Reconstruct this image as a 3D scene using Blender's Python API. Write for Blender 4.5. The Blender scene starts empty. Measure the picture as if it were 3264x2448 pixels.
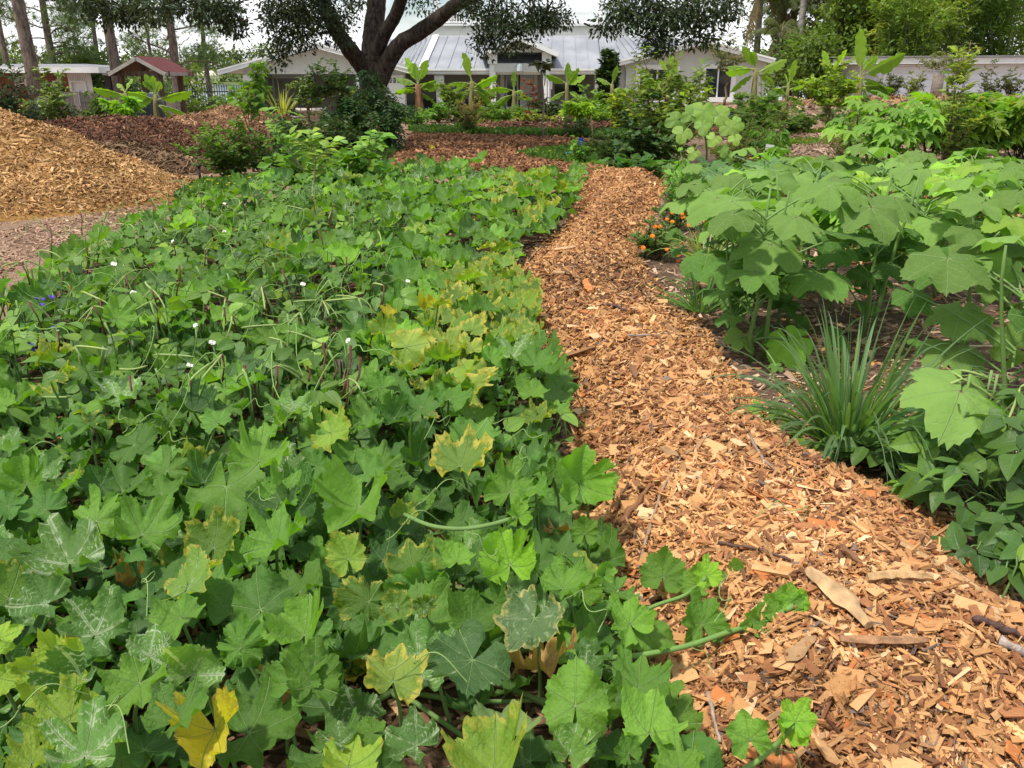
import bpy, math, random, zlib
import numpy as np
from mathutils import Vector, Matrix

# ------------------------------------------------------------------ scene, camera, light
S = bpy.context.scene
COL = S.collection
random.seed(7)
RNG = np.random.default_rng(7)
PI = math.pi

cam = bpy.data.cameras.new("camera")
cam.sensor_width = 36.0
cam.lens = 36.0 * 858.0 / 1024.0
cam.clip_start = 0.05
cam.clip_end = 4000.0
cam_o = bpy.data.objects.new("camera", cam)
COL.objects.link(cam_o)
cam_o.location = (0, 0, 1.55)
cam_o.rotation_euler = (math.radians(90 - 19.6), 0, 0)
S.camera = cam_o

SUN_EL, SUN_AZ = math.radians(64), math.radians(-125)   # azimuth from +Y towards +X
world = bpy.data.worlds.new("World")
S.world = world
world.use_nodes = True
wt = world.node_tree
wt.nodes.clear()
w_out = wt.nodes.new("ShaderNodeOutputWorld")
w_bg = wt.nodes.new("ShaderNodeBackground")
w_sky = wt.nodes.new("ShaderNodeTexSky")
w_sky.sky_type = 'NISHITA'
w_sky.sun_disc = False
w_sky.sun_elevation = SUN_EL
w_sky.sun_rotation = SUN_AZ
w_tc = wt.nodes.new("ShaderNodeTexCoord")
w_map = wt.nodes.new("ShaderNodeMapping")
w_map.inputs["Scale"].default_value = (2.2, 2.2, 5.0)
w_n = wt.nodes.new("ShaderNodeTexNoise")
w_n.inputs["Scale"].default_value = 1.6
w_n.inputs["Detail"].default_value = 6
w_n.inputs["Roughness"].default_value = 0.55
w_r = wt.nodes.new("ShaderNodeValToRGB")
w_r.color_ramp.elements[0].position = 0.42
w_r.color_ramp.elements[1].position = 0.57
w_mix = wt.nodes.new("ShaderNodeMix")
w_mix.data_type = 'RGBA'
w_mix.inputs[7].default_value = (10.0, 10.1, 10.3, 1)     # bright white cloud cover
wt.links.new(w_tc.outputs["Generated"], w_map.inputs[0])
wt.links.new(w_map.outputs[0], w_n.inputs["Vector"])
wt.links.new(w_n.outputs["Fac"], w_r.inputs[0])
wt.links.new(w_r.outputs[0], w_mix.inputs[0])
wt.links.new(w_sky.outputs[0], w_mix.inputs[6])
wt.links.new(w_mix.outputs[2], w_bg.inputs["Color"])
w_bg.inputs["Strength"].default_value = 0.10
wt.links.new(w_bg.outputs[0], w_out.inputs[0])

sun = bpy.data.lights.new("sun", 'SUN')
sun.energy = 3.3
sun.angle = math.radians(4)
sun.color = (1.0, 0.95, 0.86)
sun_o = bpy.data.objects.new("sun", sun)
COL.objects.link(sun_o)
sd = Vector((math.cos(SUN_EL) * math.sin(SUN_AZ), math.cos(SUN_EL) * math.cos(SUN_AZ), math.sin(SUN_EL)))
sun_o.rotation_euler = sd.to_track_quat('Z', 'Y').to_euler()

S.view_settings.view_transform = 'Standard'
S.view_settings.look = 'None'
S.view_settings.gamma = 1.0
S.view_settings.exposure = 0.5
S.cycles.max_bounces = 6
S.cycles.diffuse_bounces = 3
S.cycles.transmission_bounces = 3

# ------------------------------------------------------------------ terrain height
def smst(t):
    t = np.clip(t, 0, 1)
    return t * t * (3 - 2 * t)
def gz(x, y):
    x = np.asarray(x, float); y = np.asarray(y, float)
    z = -0.3 * smst((y - 20) / 20) * smst((-x - 2) / 6)
    z = z - 2.6 * smst((y - 44) / 30)
    return z + 0.6 * smst((x - 5) / 5) * smst((y - 25) / 9) * (1 - smst((y - 40) / 20))

# ------------------------------------------------------------------ mesh builder
def unit(v):
    v = np.asarray(v, float)
    return v / np.maximum(np.linalg.norm(v, axis=-1, keepdims=True), 1e-9)

class MB:
    def __init__(s):
        s.v = []; s.f = []; s.c = []; s.uv = []; s.n = 0; s.m = []
    def add(s, v, f, col=None, uv=None, mat=0):
        v = np.asarray(v, float).reshape(-1, 3)
        fs = f if isinstance(f, list) and len(f) and isinstance(f[0], np.ndarray) else None
        if fs is None:
            by = {}
            for q in f: by.setdefault(len(q), []).append(q)
            fs = [np.array(q, int) for q in by.values()]
        for a in fs:
            if len(a):
                s.f.append(a + s.n); s.m.append(np.full(len(a), mat, int))
        s.v.append(v); s.n += len(v)
        c = np.ones((len(v), 4))
        if col is not None: c[:, :3] = np.asarray(col, float)[..., :3]
        s.c.append(c)
        u = np.zeros((len(v), 2))
        if uv is not None: u[:] = uv
        s.uv.append(u)
        return s
    def box(s, c, d, rz=0.0, ry=0.0, rx=0.0, col=None, mat=0):
        x, y, z = np.array(d, float) / 2
        v = np.array([[a * x, b * y, e * z] for a in (-1, 1) for b in (-1, 1) for e in (-1, 1)])
        R = np.array(Matrix.Rotation(rz, 3, 'Z') @ Matrix.Rotation(ry, 3, 'Y') @ Matrix.Rotation(rx, 3, 'X'))
        f = [(0, 1, 3, 2), (4, 6, 7, 5), (0, 4, 5, 1), (2, 3, 7, 6), (0, 2, 6, 4), (1, 5, 7, 3)]
        return s.add(v @ R.T + np.array(c, float), f, col, mat=mat)
    def bar(s, a, b, w, h, col=None, mat=0):
        a = np.array(a, float); b = np.array(b, float)
        d = unit(b - a); up = np.array([0, 0, 1.0])
        if abs(d[2]) > 0.95: up = np.array([0, 1.0, 0])
        x = unit(np.cross(d, up)); z = np.cross(x, d)
        v = [p + i * x * w / 2 + k * z * h / 2 for p in (a, b) for i, k in ((-1, -1), (1, -1), (1, 1), (-1, 1))]
        f = [(0, 1, 2, 3), (7, 6, 5, 4), (0, 4, 5, 1), (1, 5, 6, 2), (2, 6, 7, 3), (3, 7, 4, 0)]
        return s.add(v, f, col, mat=mat)
    def prism(s, prof, axis_a, axis_b, col=None, mat=0):
        # prof: list of 3D points (a planar polygon at axis_a), extruded by vector axis_b
        p = np.array(prof, float); n = len(p)
        v = np.vstack([p, p + np.array(axis_b, float)])
        f = [tuple(range(n))[::-1], tuple(range(n, 2 * n))]
        f += [(i, (i + 1) % n, n + (i + 1) % n, n + i) for i in range(n)]
        return s.add(v, f, col, mat=mat)
    def tube(s, pts, r, n=6, col=None, jit=0.0, cap=True, mat=0):
        p = np.array(pts, float); m = len(p)
        r = np.broadcast_to(np.asarray(r, float), (m,)) if np.ndim(r) < 2 else r
        t = np.gradient(p, axis=0); t = unit(t)
        ref = np.array([0, 1.0, 0]) if abs(t[0][1]) < 0.9 else np.array([1.0, 0, 0])
        x = unit(np.cross(ref, t)); y = np.cross(t, x)
        a = np.linspace(0, 2 * PI, n, endpoint=False)
        rr = r[:, None] * (1 + jit * RNG.normal(size=(m, n)))
        v = p[:, None] + rr[..., None] * (np.cos(a)[None, :, None] * x[:, None] + np.sin(a)[None, :, None] * y[:, None])
        i = np.arange(m - 1)[:, None] * n; j = np.arange(n)[None]; k = (j + 1) % n
        q = np.stack([i + j, i + k, i + n + k, i + n + j], -1).reshape(-1, 4)
        fs = [q]
        if cap:
            fs.append(np.array([range(n)][0])[::-1][None].copy() if False else np.array([list(range(n))[::-1], list(range((m - 1) * n, m * n))]))
        c = None
        if col is not None:
            c = np.asarray(col, float)
            if c.ndim == 2: c = np.repeat(c, n, 0)
        return s.add(v.reshape(-1, 3), fs, c, mat=mat)
    def scatter(s, proto, P, D, Nn, Sz, col=None):
        # proto (V,F arrays, uv) copied to points P with tip direction D, normal Nn, size Sz (N) or (N,3)
        V, Fs, UV = proto
        P = np.asarray(P, float); N_ = len(P)
        if N_ == 0: return s
        y = unit(D); z = np.asarray(Nn, float); z = unit(z - (z * y).sum(1, keepdims=True) * y); x = np.cross(y, z)
        Sz = np.asarray(Sz, float)
        if Sz.ndim == 1: Sz = np.repeat(Sz[:, None], 3, 1)
        L = V[None] * Sz[:, None]
        W = P[:, None] + L[..., 0:1] * x[:, None] + L[..., 1:2] * y[:, None] + L[..., 2:3] * z[:, None]
        m = len(V); off = (np.arange(N_) * m)[:, None, None]
        fs = [(f[None] + off).reshape(-1, f.shape[1]) for f in Fs]
        c = None
        if col is not None: c = np.repeat(np.asarray(col, float), m, 0)
        return s.add(W.reshape(-1, 3), fs, c, np.tile(UV, (N_, 1)))
    def mesh(s, name, mats, smooth=False, org=(0, 0, 0)):
        me = bpy.data.meshes.new(name)
        v = np.vstack(s.v) - np.array(org, float)
        me.vertices.add(len(v)); me.vertices.foreach_set("co", v.astype(np.float32).ravel())
        loops = np.concatenate([a.ravel() for a in s.f]); tot = np.concatenate([np.full(len(a), a.shape[1]) for a in s.f])
        st = np.concatenate([[0], np.cumsum(tot)[:-1]])
        me.loops.add(len(loops)); me.loops.foreach_set("vertex_index", loops.astype(np.int32))
        me.polygons.add(len(tot)); me.polygons.foreach_set("loop_start", st.astype(np.int32))
        me.polygons.foreach_set("material_index", np.concatenate(s.m).astype(np.int32))
        uv = me.uv_layers.new(name="UVMap")
        u = np.vstack(s.uv); uv.data.foreach_set("uv", u[loops].astype(np.float32).ravel())
        at = me.color_attributes.new("tint", 'FLOAT_COLOR', 'POINT')
        at.data.foreach_set("color", np.vstack(s.c).astype(np.float32).ravel())
        me.polygons.foreach_set("use_smooth", np.full(len(tot), bool(smooth)))
        for m in (mats if isinstance(mats, (list, tuple)) else [mats]): me.materials.append(m)
        me.update(calc_edges=True)
        return me
    def build(s, name, mats, parent=None, smooth=False, kind=None, label=None):
        org = parent_org(parent)
        o = bpy.data.objects.new(name, s.mesh(name, mats, smooth, org))
        COL.objects.link(o)
        ORG[o.name] = org
        if parent is not None: o.parent = parent
        if kind: o["kind"] = kind
        if label: o["label"] = label
        return o

ORG = {}
def parent_org(p):
    return ORG.get(p.name, (0, 0, 0)) if p is not None else (0, 0, 0)
LABELS = set()
def thing(name, label, cat, loc=(0, 0, 0), group=None):
    o = bpy.data.objects.new(name, None)
    o.empty_display_size = 0.2
    COL.objects.link(o)
    o.location = loc
    o["label"] = label; o["category"] = cat
    if group: o["group"] = group
    if label in LABELS: print("DUP LABEL", label)
    LABELS.add(label)
    ORG[o.name] = tuple(loc)
    return o
def tag(o, label, cat, group=None):
    o["label"] = label; o["category"] = cat
    if group: o["group"] = group
    LABELS.add(label)
    return o
def inst(name, me, parent, P, D, Nn, sc):
    """one piece of its own that shares its mesh; P is in world coordinates"""
    y = unit(D); z = np.asarray(Nn, float); z = unit(z - (z @ y) * y); x = np.cross(y, z)
    o = bpy.data.objects.new(name, me)
    COL.objects.link(o)
    p = np.asarray(P, float) - np.array(parent_org(parent))
    s = sc if np.ndim(sc) else (sc, sc, sc)
    m = Matrix(((x[0] * s[0], y[0] * s[1], z[0] * s[2], p[0]), (x[1] * s[0], y[1] * s[1], z[1] * s[2], p[1]),
                (x[2] * s[0], y[2] * s[1], z[2] * s[2], p[2]), (0, 0, 0, 1)))
    o.parent = parent
    o.matrix_local = m
    return o

# ------------------------------------------------------------------ materials
class NT:
    def __init__(s, name):
        s.m = bpy.data.materials.new(name); s.m.use_nodes = True
        s.t = s.m.node_tree; s.t.nodes.clear()
        s.out = s.t.nodes.new("ShaderNodeOutputMaterial")
    def n(s, typ, **kw):
        q = s.t.nodes.new(typ)
        for k, v in kw.items():
            if k.startswith("i_"):
                s.set(q.inputs[k[2:].replace("_", " ")], v)
            else: setattr(q, k, v)
        return q
    def set(s, sock, v):
        if isinstance(v, bpy.types.NodeSocket): s.t.links.new(v, sock)
        else: sock.default_value = v
    def math(s, op, a, b=0.0, c=0.0, clamp=False):
        q = s.t.nodes.new("ShaderNodeMath"); q.operation = op; q.use_clamp = clamp
        for i, v in enumerate((a, b, c)): s.set(q.inputs[i], v)
        return q.outputs[0]
    def mix(s, f, a, b, mode='MIX'):
        q = s.t.nodes.new("ShaderNodeMix"); q.data_type = 'RGBA'; q.blend_type = mode; q.clamp_factor = True
        s.set(q.inputs[0], f)
        for i, v in ((6, a), (7, b)): s.set(q.inputs[i], v if isinstance(v, bpy.types.NodeSocket) else tuple(v)[:3] + (1,))
        return q.outputs[2]
    def ramp(s, f, lo, hi):
        q = s.t.nodes.new("ShaderNodeMapRange"); q.interpolation_type = 'SMOOTHSTEP'
        for k, v in (("Value", f), ("From Min", lo), ("From Max", hi)): s.set(q.inputs[k], v)
        return q.outputs[0]
    def noise(s, scale, vec=None, detail=3.0, rough=0.5, out="Fac"):
        q = s.n("ShaderNodeTexNoise"); q.inputs["Scale"].default_value = scale; q.inputs["Detail"].default_value = detail
        q.inputs["Roughness"].default_value = rough
        if vec is not None: s.set(q.inputs["Vector"], vec)
        return q.outputs[out]
    def obj(s): return s.n("ShaderNodeTexCoord").outputs["Object"]
    def pos(s): return s.n("ShaderNodeNewGeometry").outputs["Position"]
    def mapv(s, vec, scale):
        q = s.n("ShaderNodeMapping"); s.set(q.inputs["Vector"], vec); q.inputs["Scale"].default_value = scale
        return q.outputs[0]
    def bump(s, h, strength=0.4, dist=0.02):
        q = s.n("ShaderNodeBump"); q.inputs["Strength"].default_value = strength; q.inputs["Distance"].default_value = dist
        s.set(q.inputs["Height"], h); return q.outputs[0]
    def pbsdf(s, col, rough=0.7, bump=None, metal=0.0, spec=0.4):
        q = s.n("ShaderNodeBsdfPrincipled")
        s.set(q.inputs["Base Color"], col if isinstance(col, bpy.types.NodeSocket) else tuple(col)[:3] + (1,))
        s.set(q.inputs["Roughness"], rough); q.inputs["Metallic"].default_value = metal
        q.inputs["Specular IOR Level"].default_value = spec
        if bump is not None: s.set(q.inputs["Normal"], bump)
        return q.outputs[0]
    def done(s, sh):
        s.t.links.new(sh, s.out.inputs[0]); return s.m
    def translucent(s, sh, col, f, bump=None):
        q = s.n("ShaderNodeBsdfTranslucent"); s.set(q.inputs[0], col)
        if bump is not None: s.set(q.inputs["Normal"], bump)
        m = s.n("ShaderNodeMixShader"); s.set(m.inputs[0], f)
        s.t.links.new(sh, m.inputs[1]); s.t.links.new(q.outputs[0], m.inputs[2])
        return m.outputs[0]

def plain(name, col, rough=0.7, var=0.12, scale=6.0, bump=0.0, metal=0.0, spec=0.4, stretch=(1, 1, 1)):
    t = NT(name)
    v = t.mapv(t.obj(), stretch)
    f = t.noise(scale, v, 4, 0.6)
    a = tuple(c * (1 - var) for c in col); b = tuple(min(1, c * (1 + var)) for c in col)
    c = t.mix(t.ramp(f, 0.3, 0.7), a, b)
    bp = t.bump(f, bump, 0.02) if bump else None
    return t.done(t.pbsdf(c, rough, bp, metal, spec))
def tinted(name, rough=0.85, grain=(60, 60, 60), gv=0.25, trans=0.0, spec=0.25, bump=0.3):
    """colour comes from each piece's own 'tint' with a fine grain over it"""
    t = NT(name)
    a = t.n("ShaderNodeAttribute", attribute_name="tint").outputs["Color"]
    f = t.noise(1.0, t.mapv(t.pos(), grain), 3, 0.6)
    k = t.mix(f, (1 - gv,) * 3, (1 + gv,) * 3)
    c = t.mix(1.0, a, k, 'MULTIPLY')
    bp = t.bump(f, bump, 0.01) if bump else None
    sh = t.pbsdf(c, rough, bp, 0, spec)
    if trans:
        tc = t.mix(1.0, c, (1.3, 1.5, 0.45), 'MULTIPLY')
        sh = t.translucent(sh, tc, trans)
    return t.done(sh)
def bark(name, c1, c2, sx=14.0, sz=3.0, bump=0.9):
    t = NT(name)
    v = t.mapv(t.obj(), (sx, sx, sz))
    f = t.noise(1.0, v, 6, 0.65)
    c = t.mix(t.ramp(f, 0.35, 0.65), c1, c2)
    return t.done(t.pbsdf(c, 0.9, t.bump(f, bump, 0.05), 0, 0.15))
def leaf_mat(name, c1, c2, vein=(0.2, 0.3, 0.12), vw=0.035, v2=0.35, mottle=0.0, edge=0.0, ecol=(0.42, 0.38, 0.06), trans=0.3,
             rough=0.5, boost=(2.15, 1.6, 1.03), centre=None, bump=0.5, nsec=6.0, spots=0.0, tfac=(1.5, 1.7, 0.35)):
    """uv.x: 0 on a main vein, 1 between veins; uv.y: 0 at the stalk, 1 at the margin"""
    c1, c2 = [tuple(min(.62, q * k) for q, k in zip(c, boost)) for c in (c1, c2)]
    t = NT(name)
    uv = t.n("ShaderNodeSeparateXYZ"); t.set(uv.inputs[0], t.n("ShaderNodeUVMap").outputs[0])
    a, r = uv.outputs[0], uv.outputs[1]
    rnd = t.n("ShaderNodeObjectInfo").outputs["Random"]
    ob = t.n("ShaderNodeVectorMath", operation='ADD'); t.set(ob.inputs[0], t.obj())
    cx = t.n("ShaderNodeCombineXYZ"); rs = t.math('MULTIPLY', rnd, 37.0)
    for i in range(3): t.set(cx.inputs[i], rs)
    t.set(ob.inputs[1], cx.outputs[0]); vec = ob.outputs[0]
    n1 = t.noise(1.6, vec, 3); n2 = t.noise(5.5, vec, 4, .6)
    base = t.mix(t.ramp(t.math('ADD', t.math('MULTIPLY', n1, 0.6), t.math('MULTIPLY', rnd, 0.5)), 0.25, 0.85), c1, c2)
    kb = t.math('ADD', 0.72, t.math('MULTIPLY', t.math('FRACT', t.math('MULTIPLY', rnd, 7.31)), 0.6))
    kc = t.n('ShaderNodeCombineXYZ')
    for i in range(3): t.set(kc.inputs[i], kb)
    base = t.mix(1.0, base, kc.outputs[0], 'MULTIPLY')
    d = t.math('MULTIPLY', a, t.math('POWER', r, 0.8))
    main = t.math('SUBTRACT', 1.0, t.ramp(d, vw * 0.4, vw * 1.6))
    fr = t.math('FRACT', t.math('SUBTRACT', t.math('MULTIPLY', r, nsec), t.math('MULTIPLY', a, 1.5)))
    sd_ = t.math('ABSOLUTE', t.math('SUBTRACT', fr, 0.5))
    sec = t.math('SUBTRACT', 1.0, t.ramp(sd_, 0.03, 0.12))
    vm = t.math('MAXIMUM', main, t.math('MULTIPLY', sec, v2), clamp=True)
    if mottle:
        wide = t.math('MAXIMUM', t.math('SUBTRACT', 1.0, t.ramp(d, 0.04, 0.22)), t.math('SUBTRACT', 1.0, t.ramp(sd_, 0.05, 0.3)))
        wide = t.math('MAXIMUM', t.math('SUBTRACT', 1.0, t.ramp(d, 0.03, 0.13)), t.math('SUBTRACT', 1.0, t.ramp(t.math('ADD', sd_, t.math('MULTIPLY', t.math('SUBTRACT', n2, .45), 1.3)), 0.04, 0.26)))
        mo = t.math('MULTIPLY', wide, t.ramp(t.math('ADD', t.math('MULTIPLY', n1, .5), t.math('MULTIPLY', n2, .5)), 0.6 - 0.2 * mottle, 0.7 - 0.18 * mottle))
        base = t.mix(t.math('MULTIPLY', mo, 0.9), base, (0.52, 0.6, 0.42))
    if edge:
        e = t.ramp(t.math('ADD', r, t.math('MULTIPLY', t.math('SUBTRACT', n2, 0.5), 0.9)), 1.02 - 0.5 * edge, 1.15 - 0.3 * edge)
        base = t.mix(e, base, ecol)
        rim = t.ramp(t.math('ADD', r, t.math('MULTIPLY', t.math('SUBTRACT', n2, 0.5), 0.35)), 0.985, 1.06)
        base = t.mix(rim, base, (0.3, 0.17, 0.06))
    if spots:
        sp = t.ramp(t.noise(14.0, vec, 2), 0.66, 0.71)
        base = t.mix(t.math('MULTIPLY', sp, spots), base, (0.4, 0.36, 0.08))
    c = t.mix(t.math('MULTIPLY', vm, 0.75), base, vein)
    if centre is not None:
        c = t.mix(t.math('SUBTRACT', 1.0, t.ramp(r, 0.0, 0.07)), c, centre)
    h = t.math('SUBTRACT', t.math('MULTIPLY', n2, 0.5), t.math('MULTIPLY', vm, 0.22))
    bp = t.bump(h, bump, 0.02)
    sh = t.pbsdf(c, rough, bp, 0, 0.25)
    tc = t.mix(1.0, c, tfac, 'MULTIPLY')
    return t.done(t.translucent(sh, tc, trans))

M = {}
def lazy(name, fn):
    if name not in M: M[name] = fn()
    return M[name]

# ------------------------------------------------------------------ leaf shapes
def palmate(seed, nl=5, A=2.1, side=0.75, sinus=0.82, notch=0.35, endr=0.45, seg=6, rings=(0.25, 0.55, 0.8, 1.0), teeth=0.05, tn=40,
            cup=0.25, fold=0.12, wave=0.06, wm=7, droop=0.0, pw=1.0, rough=0.02, asym=0.0, rise=0.0, torn=0.0, bend=0.0):
    r_ = random.Random(seed)
    th = [-A + 2 * A * k / (nl - 1) for k in range(nl)]
    mid = (nl - 1) / 2
    R = [(1 - (1 - side) * (abs(k - mid) / mid) ** 1.3) * (1 + r_.uniform(-0.07, 0.07)) for k in range(nl)]
    E = PI - notch * (1 + r_.uniform(-.3, .3))
    ang, aa, rr = [], [], []
    def sector(t0, t1, a0, a1, Rk, bd, first):
        for i in range(seg + 1):
            if i == 0 and not first: continue
            f = i / seg; a = a0 + (a1 - a0) * f
            ang.append(t0 + (t1 - t0) * f); aa.append(a); rr.append(bd + (Rk - bd) * (1 - a) ** pw if pw != 2 else bd + (Rk - bd) * (1 - a * a))
    sector(-E, th[0], 1, 0, R[0], endr, True)
    for k in range(nl):
        if k:
            bd = sinus * (R[k - 1] + R[k]) / 2 * (1 + r_.uniform(-.05, .05)); m = (th[k - 1] + th[k]) / 2
            sector(th[k - 1], m, 0, 1, R[k - 1], bd, False)
            sector(m, th[k], 1, 0, R[k], bd, False)
    sector(th[-1], E, 0, 1, R[-1], endr, False)
    ang = np.array(ang); aa = np.array(aa); rr = np.array(rr)
    n = len(ang)
    if teeth:
        am = np.array([r_.uniform(.3, 1.5) for _ in range(n)]); lw_ = np.sin(ang * r_.uniform(2, 4) + r_.uniform(0, 6)) * .05 + np.sin(ang * r_.uniform(5, 9) + r_.uniform(0, 6)) * .03
        rr = rr * (1 + teeth * am * (np.abs(((ang * tn / (2 * PI)) % 1) - 0.5) * 4 - 1) + np.array([r_.gauss(0, rough) for _ in range(n)]) + lw_)
    if torn:
        for _ in range(int(torn)):
            i = r_.randrange(4, n - 4); rr[i:i + 2] *= r_.uniform(0.45, 0.8)
    ph, ph2 = r_.uniform(0, 6), r_.uniform(0, 6)
    bk_, bp_ = r_.uniform(-bend, bend), r_.uniform(0, PI)
    V = [[0, 0, 0]]; UV = [[0, 0]]
    for q in rings:
        d = rr * q
        x = d * np.sin(ang); y = d * np.cos(ang)
        z = cup * d ** 2 + fold * (.5 - .5 * np.cos(PI * aa)) * d * (0.4 + 0.6 * q) + wave * q ** 4 * np.sin(wm * ang + ph) + wave * 0.45 * q ** 5 * np.sin((wm * 2 + 1) * ang + ph2) + bk_ * (x * math.cos(bp_) + y * math.sin(bp_)) ** 2 + .05 * np.sin(4 * x + ph) * np.sin(5 * y + ph2) * q
        z = z - droop * np.clip(d, 0, None) ** 2 + asym * x * np.abs(x) + rise * np.abs(x) * q
        V += np.stack([x, y, z], 1).tolist(); UV += np.stack([aa, np.full(n, q)], 1).tolist()
    T = [(0, 1 + i + 1, 1 + i) for i in range(n - 1)]
    Q = []
    for k in range(len(rings) - 1):
        b = 1 + k * n
        Q += [(b + i, b + i + 1, b + n + i + 1, b + n + i) for i in range(n - 1)]
    return np.array(V), [np.array(T), np.array(Q)], np.array(UV)

def ovate(L=1.0, Wd=0.6, nl=6, na=2, fold=0.25, droop=0.25, wave=0.03, tip=1.4, seed=0, belly=0.38):
    r_ = random.Random(seed)
    V, UV = [], []
    ts = [i / nl for i in range(nl + 1)]
    ph = r_.uniform(0, 6)
    for t in ts:
        w = Wd / 2 * (math.sin(PI * t ** (0.69 / -math.log(belly) if belly < 1 else 1)) ** 0.85 if 0 < t < 1 else 0.0)
        for j in range(-na, na + 1):
            u = j / na
            x = u * w; y = t * L
            z = abs(u) * w * fold - droop * L * t * t + wave * L * abs(u) * math.sin(9 * t + ph + u)
            V.append([x, y, z]); UV.append([abs(u), t])
    m = 2 * na + 1
    Q = [(i * m + j, i * m + j + 1, (i + 1) * m + j + 1, (i + 1) * m + j) for i in range(nl) for j in range(m - 1)]
    return np.array(V), [np.array(Q)], np.array(UV)
def rot_z(p, a, off=(0, 0, 0), s=1.0):
    V, F, U = p; c, q = math.cos(a), math.sin(a)
    R = np.array([[c, -q, 0], [q, c, 0], [0, 0, 1]])
    return (V * s) @ R.T + np.array(off, float), F, U
def joinp(ps):
    V, F, U, n = [], {}, [], 0
    for v, fs, u in ps:
        V.append(v); U.append(u)
        for f in fs: F.setdefault(f.shape[1], []).append(f + n)
        n += len(v)
    return np.vstack(V), [np.vstack(x) for x in F.values()], np.vstack(U)
def pmesh(name, p, mat):
    b = MB(); b.add(p[0], p[1], None, p[2]); return b.mesh(name, mat, True)
# small leaves for far foliage: a kite of two folded halves, and a thin blade
KITE = (np.array([[0, 0, 0], [0.28, 0.45, 0.06], [0, 1, -0.08], [-0.28, 0.45, 0.06]], float), [np.array([[0, 1, 2], [0, 2, 3]])],
        np.array([[0, 0], [1, .5], [0, 1], [1, .5]], float))
BLADE = (np.array([[-.06, 0, 0], [.06, 0, 0], [.075, .45, .05], [-.075, .45, .05], [0, 1, -.12]], float),
         [np.array([[0, 1, 2, 3]]), np.array([[3, 2, 4]])], np.array([[1, 0], [1, 0], [1, .5], [1, .5], [0, 1]], float))
ROUND = (np.array([[0, 0, 0], [.3, .25, .04], [.36, .6, .06], [0, 1, -.1], [-.36, .6, .06], [-.3, .25, .04]], float),
         [np.array([[0, 1, 2, 3], [0, 3, 4, 5]])], np.array([[0, 0], [1, .2], [1, .6], [0, 1], [1, .6], [1, .2]], float))
TUFT = None
def mk_tuft():
    r_ = random.Random(3); V, F = [], []
    for k in range(16):
        a = r_.uniform(0, 2 * PI); e = r_.uniform(-.5, 1.3)
        d = np.array([math.cos(a) * math.cos(e), math.sin(e), math.sin(a) * math.cos(e)])
        s = unit(np.cross(d, [0.3, 0.2, 1])) * 0.045
        n = len(V); V += [list(-s), list(s), list(d)]; F.append((n, n + 1, n + 2))
    return np.array(V, float), [np.array(F)], np.zeros((len(V), 2))
TUFT = mk_tuft()
PINN = joinp([rot_z((KITE[0] * np.array([.9, 1, 1]), KITE[1], KITE[2]), s * -1.05, (0, 0.12 + 0.2 * k, -0.05 * k * k * .3), 0.42 - .03 * k) for k in range(4) for s in (-1, 1)] +
             [rot_z(KITE, 0, (0, .86, -.14), .34)])
PALM5 = palmate(5, nl=7, A=2.3, side=.7, sinus=.42, notch=.3, endr=.3, seg=2, rings=(.5, 1), teeth=0, cup=-.1, fold=.1, wave=.03, droop=.25)

def tints(n, base, v=0.18, warm=0.1, rng=RNG):
    base = np.array(base) * (1.85, 1.55, 1.1) if max(base) < .45 else base
    k = rng.normal(1, v, (n, 1)); h = rng.normal(0, warm, (n, 1))
    c = np.array(base)[None] * np.clip(k, .35, 2) * (1 + np.hstack([h * 1.4, h * .3, -h]))
    return np.clip(c, .003, 1)
def rdir(n, up=0.0, rng=RNG):
    d = rng.normal(size=(n, 3)); d[:, 2] += up; return unit(d)

# ------------------------------------------------------------------ setting materials
def m_ground():
    t = NT("ground")
    p = t.pos()
    n1 = t.noise(0.5, p, 5, 0.6); n2 = t.noise(22.0, t.mapv(p, (1, 1.0, 1)), 4, 0.7); n3 = t.noise(70.0, p, 2)
    c = t.mix(t.ramp(n2, 0.36, 0.64), (0.15, 0.085, 0.05), (0.44, 0.30, 0.21))
    c = t.mix(t.ramp(n1, 0.35, 0.75), c, (0.30, 0.19, 0.125))
    c = t.mix(t.math('MULTIPLY', t.ramp(n3, 0.5, 0.75), 0.6), c, (0.5, 0.36, 0.26))
    return t.done(t.pbsdf(c, 0.95, t.bump(t.math('ADD', n2, n3), 0.8, 0.05), 0, 0.1))
def m_mulch(name, a, b, sc=26.0):
    t = NT(name)
    p = t.pos()
    v = t.n("ShaderNodeTexVoronoi"); v.inputs["Scale"].default_value = sc; t.set(v.inputs["Vector"], t.mapv(p, (1, 1.6, 1)))
    n2 = t.noise(sc * 1.7, p, 4, 0.7); n1 = t.noise(1.3, p, 3)
    sp = t.n("ShaderNodeSeparateXYZ"); t.set(sp.inputs[0], v.outputs["Color"])
    c = t.mix(t.math('ADD', t.math('MULTIPLY', sp.outputs[0], 0.6), t.math('MULTIPLY', n2, 0.4)), a, b)
    c = t.mix(t.math('MULTIPLY', t.ramp(n1, 0.4, 0.7), 0.35), c, tuple(x * .55 for x in a))
    return t.done(t.pbsdf(c, 0.95, t.bump(t.math('ADD', n2, v.outputs["Distance"]), 0.9, 0.05), 0, 0.1))
MG = m_ground()
M_PATH = m_mulch("path_mulch", (0.16, 0.075, 0.03), (0.36, 0.185, 0.075))
M_DARK = m_mulch("dark_mulch", (0.055, 0.027, 0.016), (0.18, 0.09, 0.05))
M_BED = m_mulch("bed_mulch", (0.05, 0.028, 0.018), (0.17, 0.10, 0.06))
M_PALE = m_mulch("pale_mulch", (0.2, 0.13, 0.09), (0.46, 0.32, 0.23))
M_CHIP = tinted("wood_chip", 0.8, (40, 130, 130), 0.28, 0, 0.25, 0.35)

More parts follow.
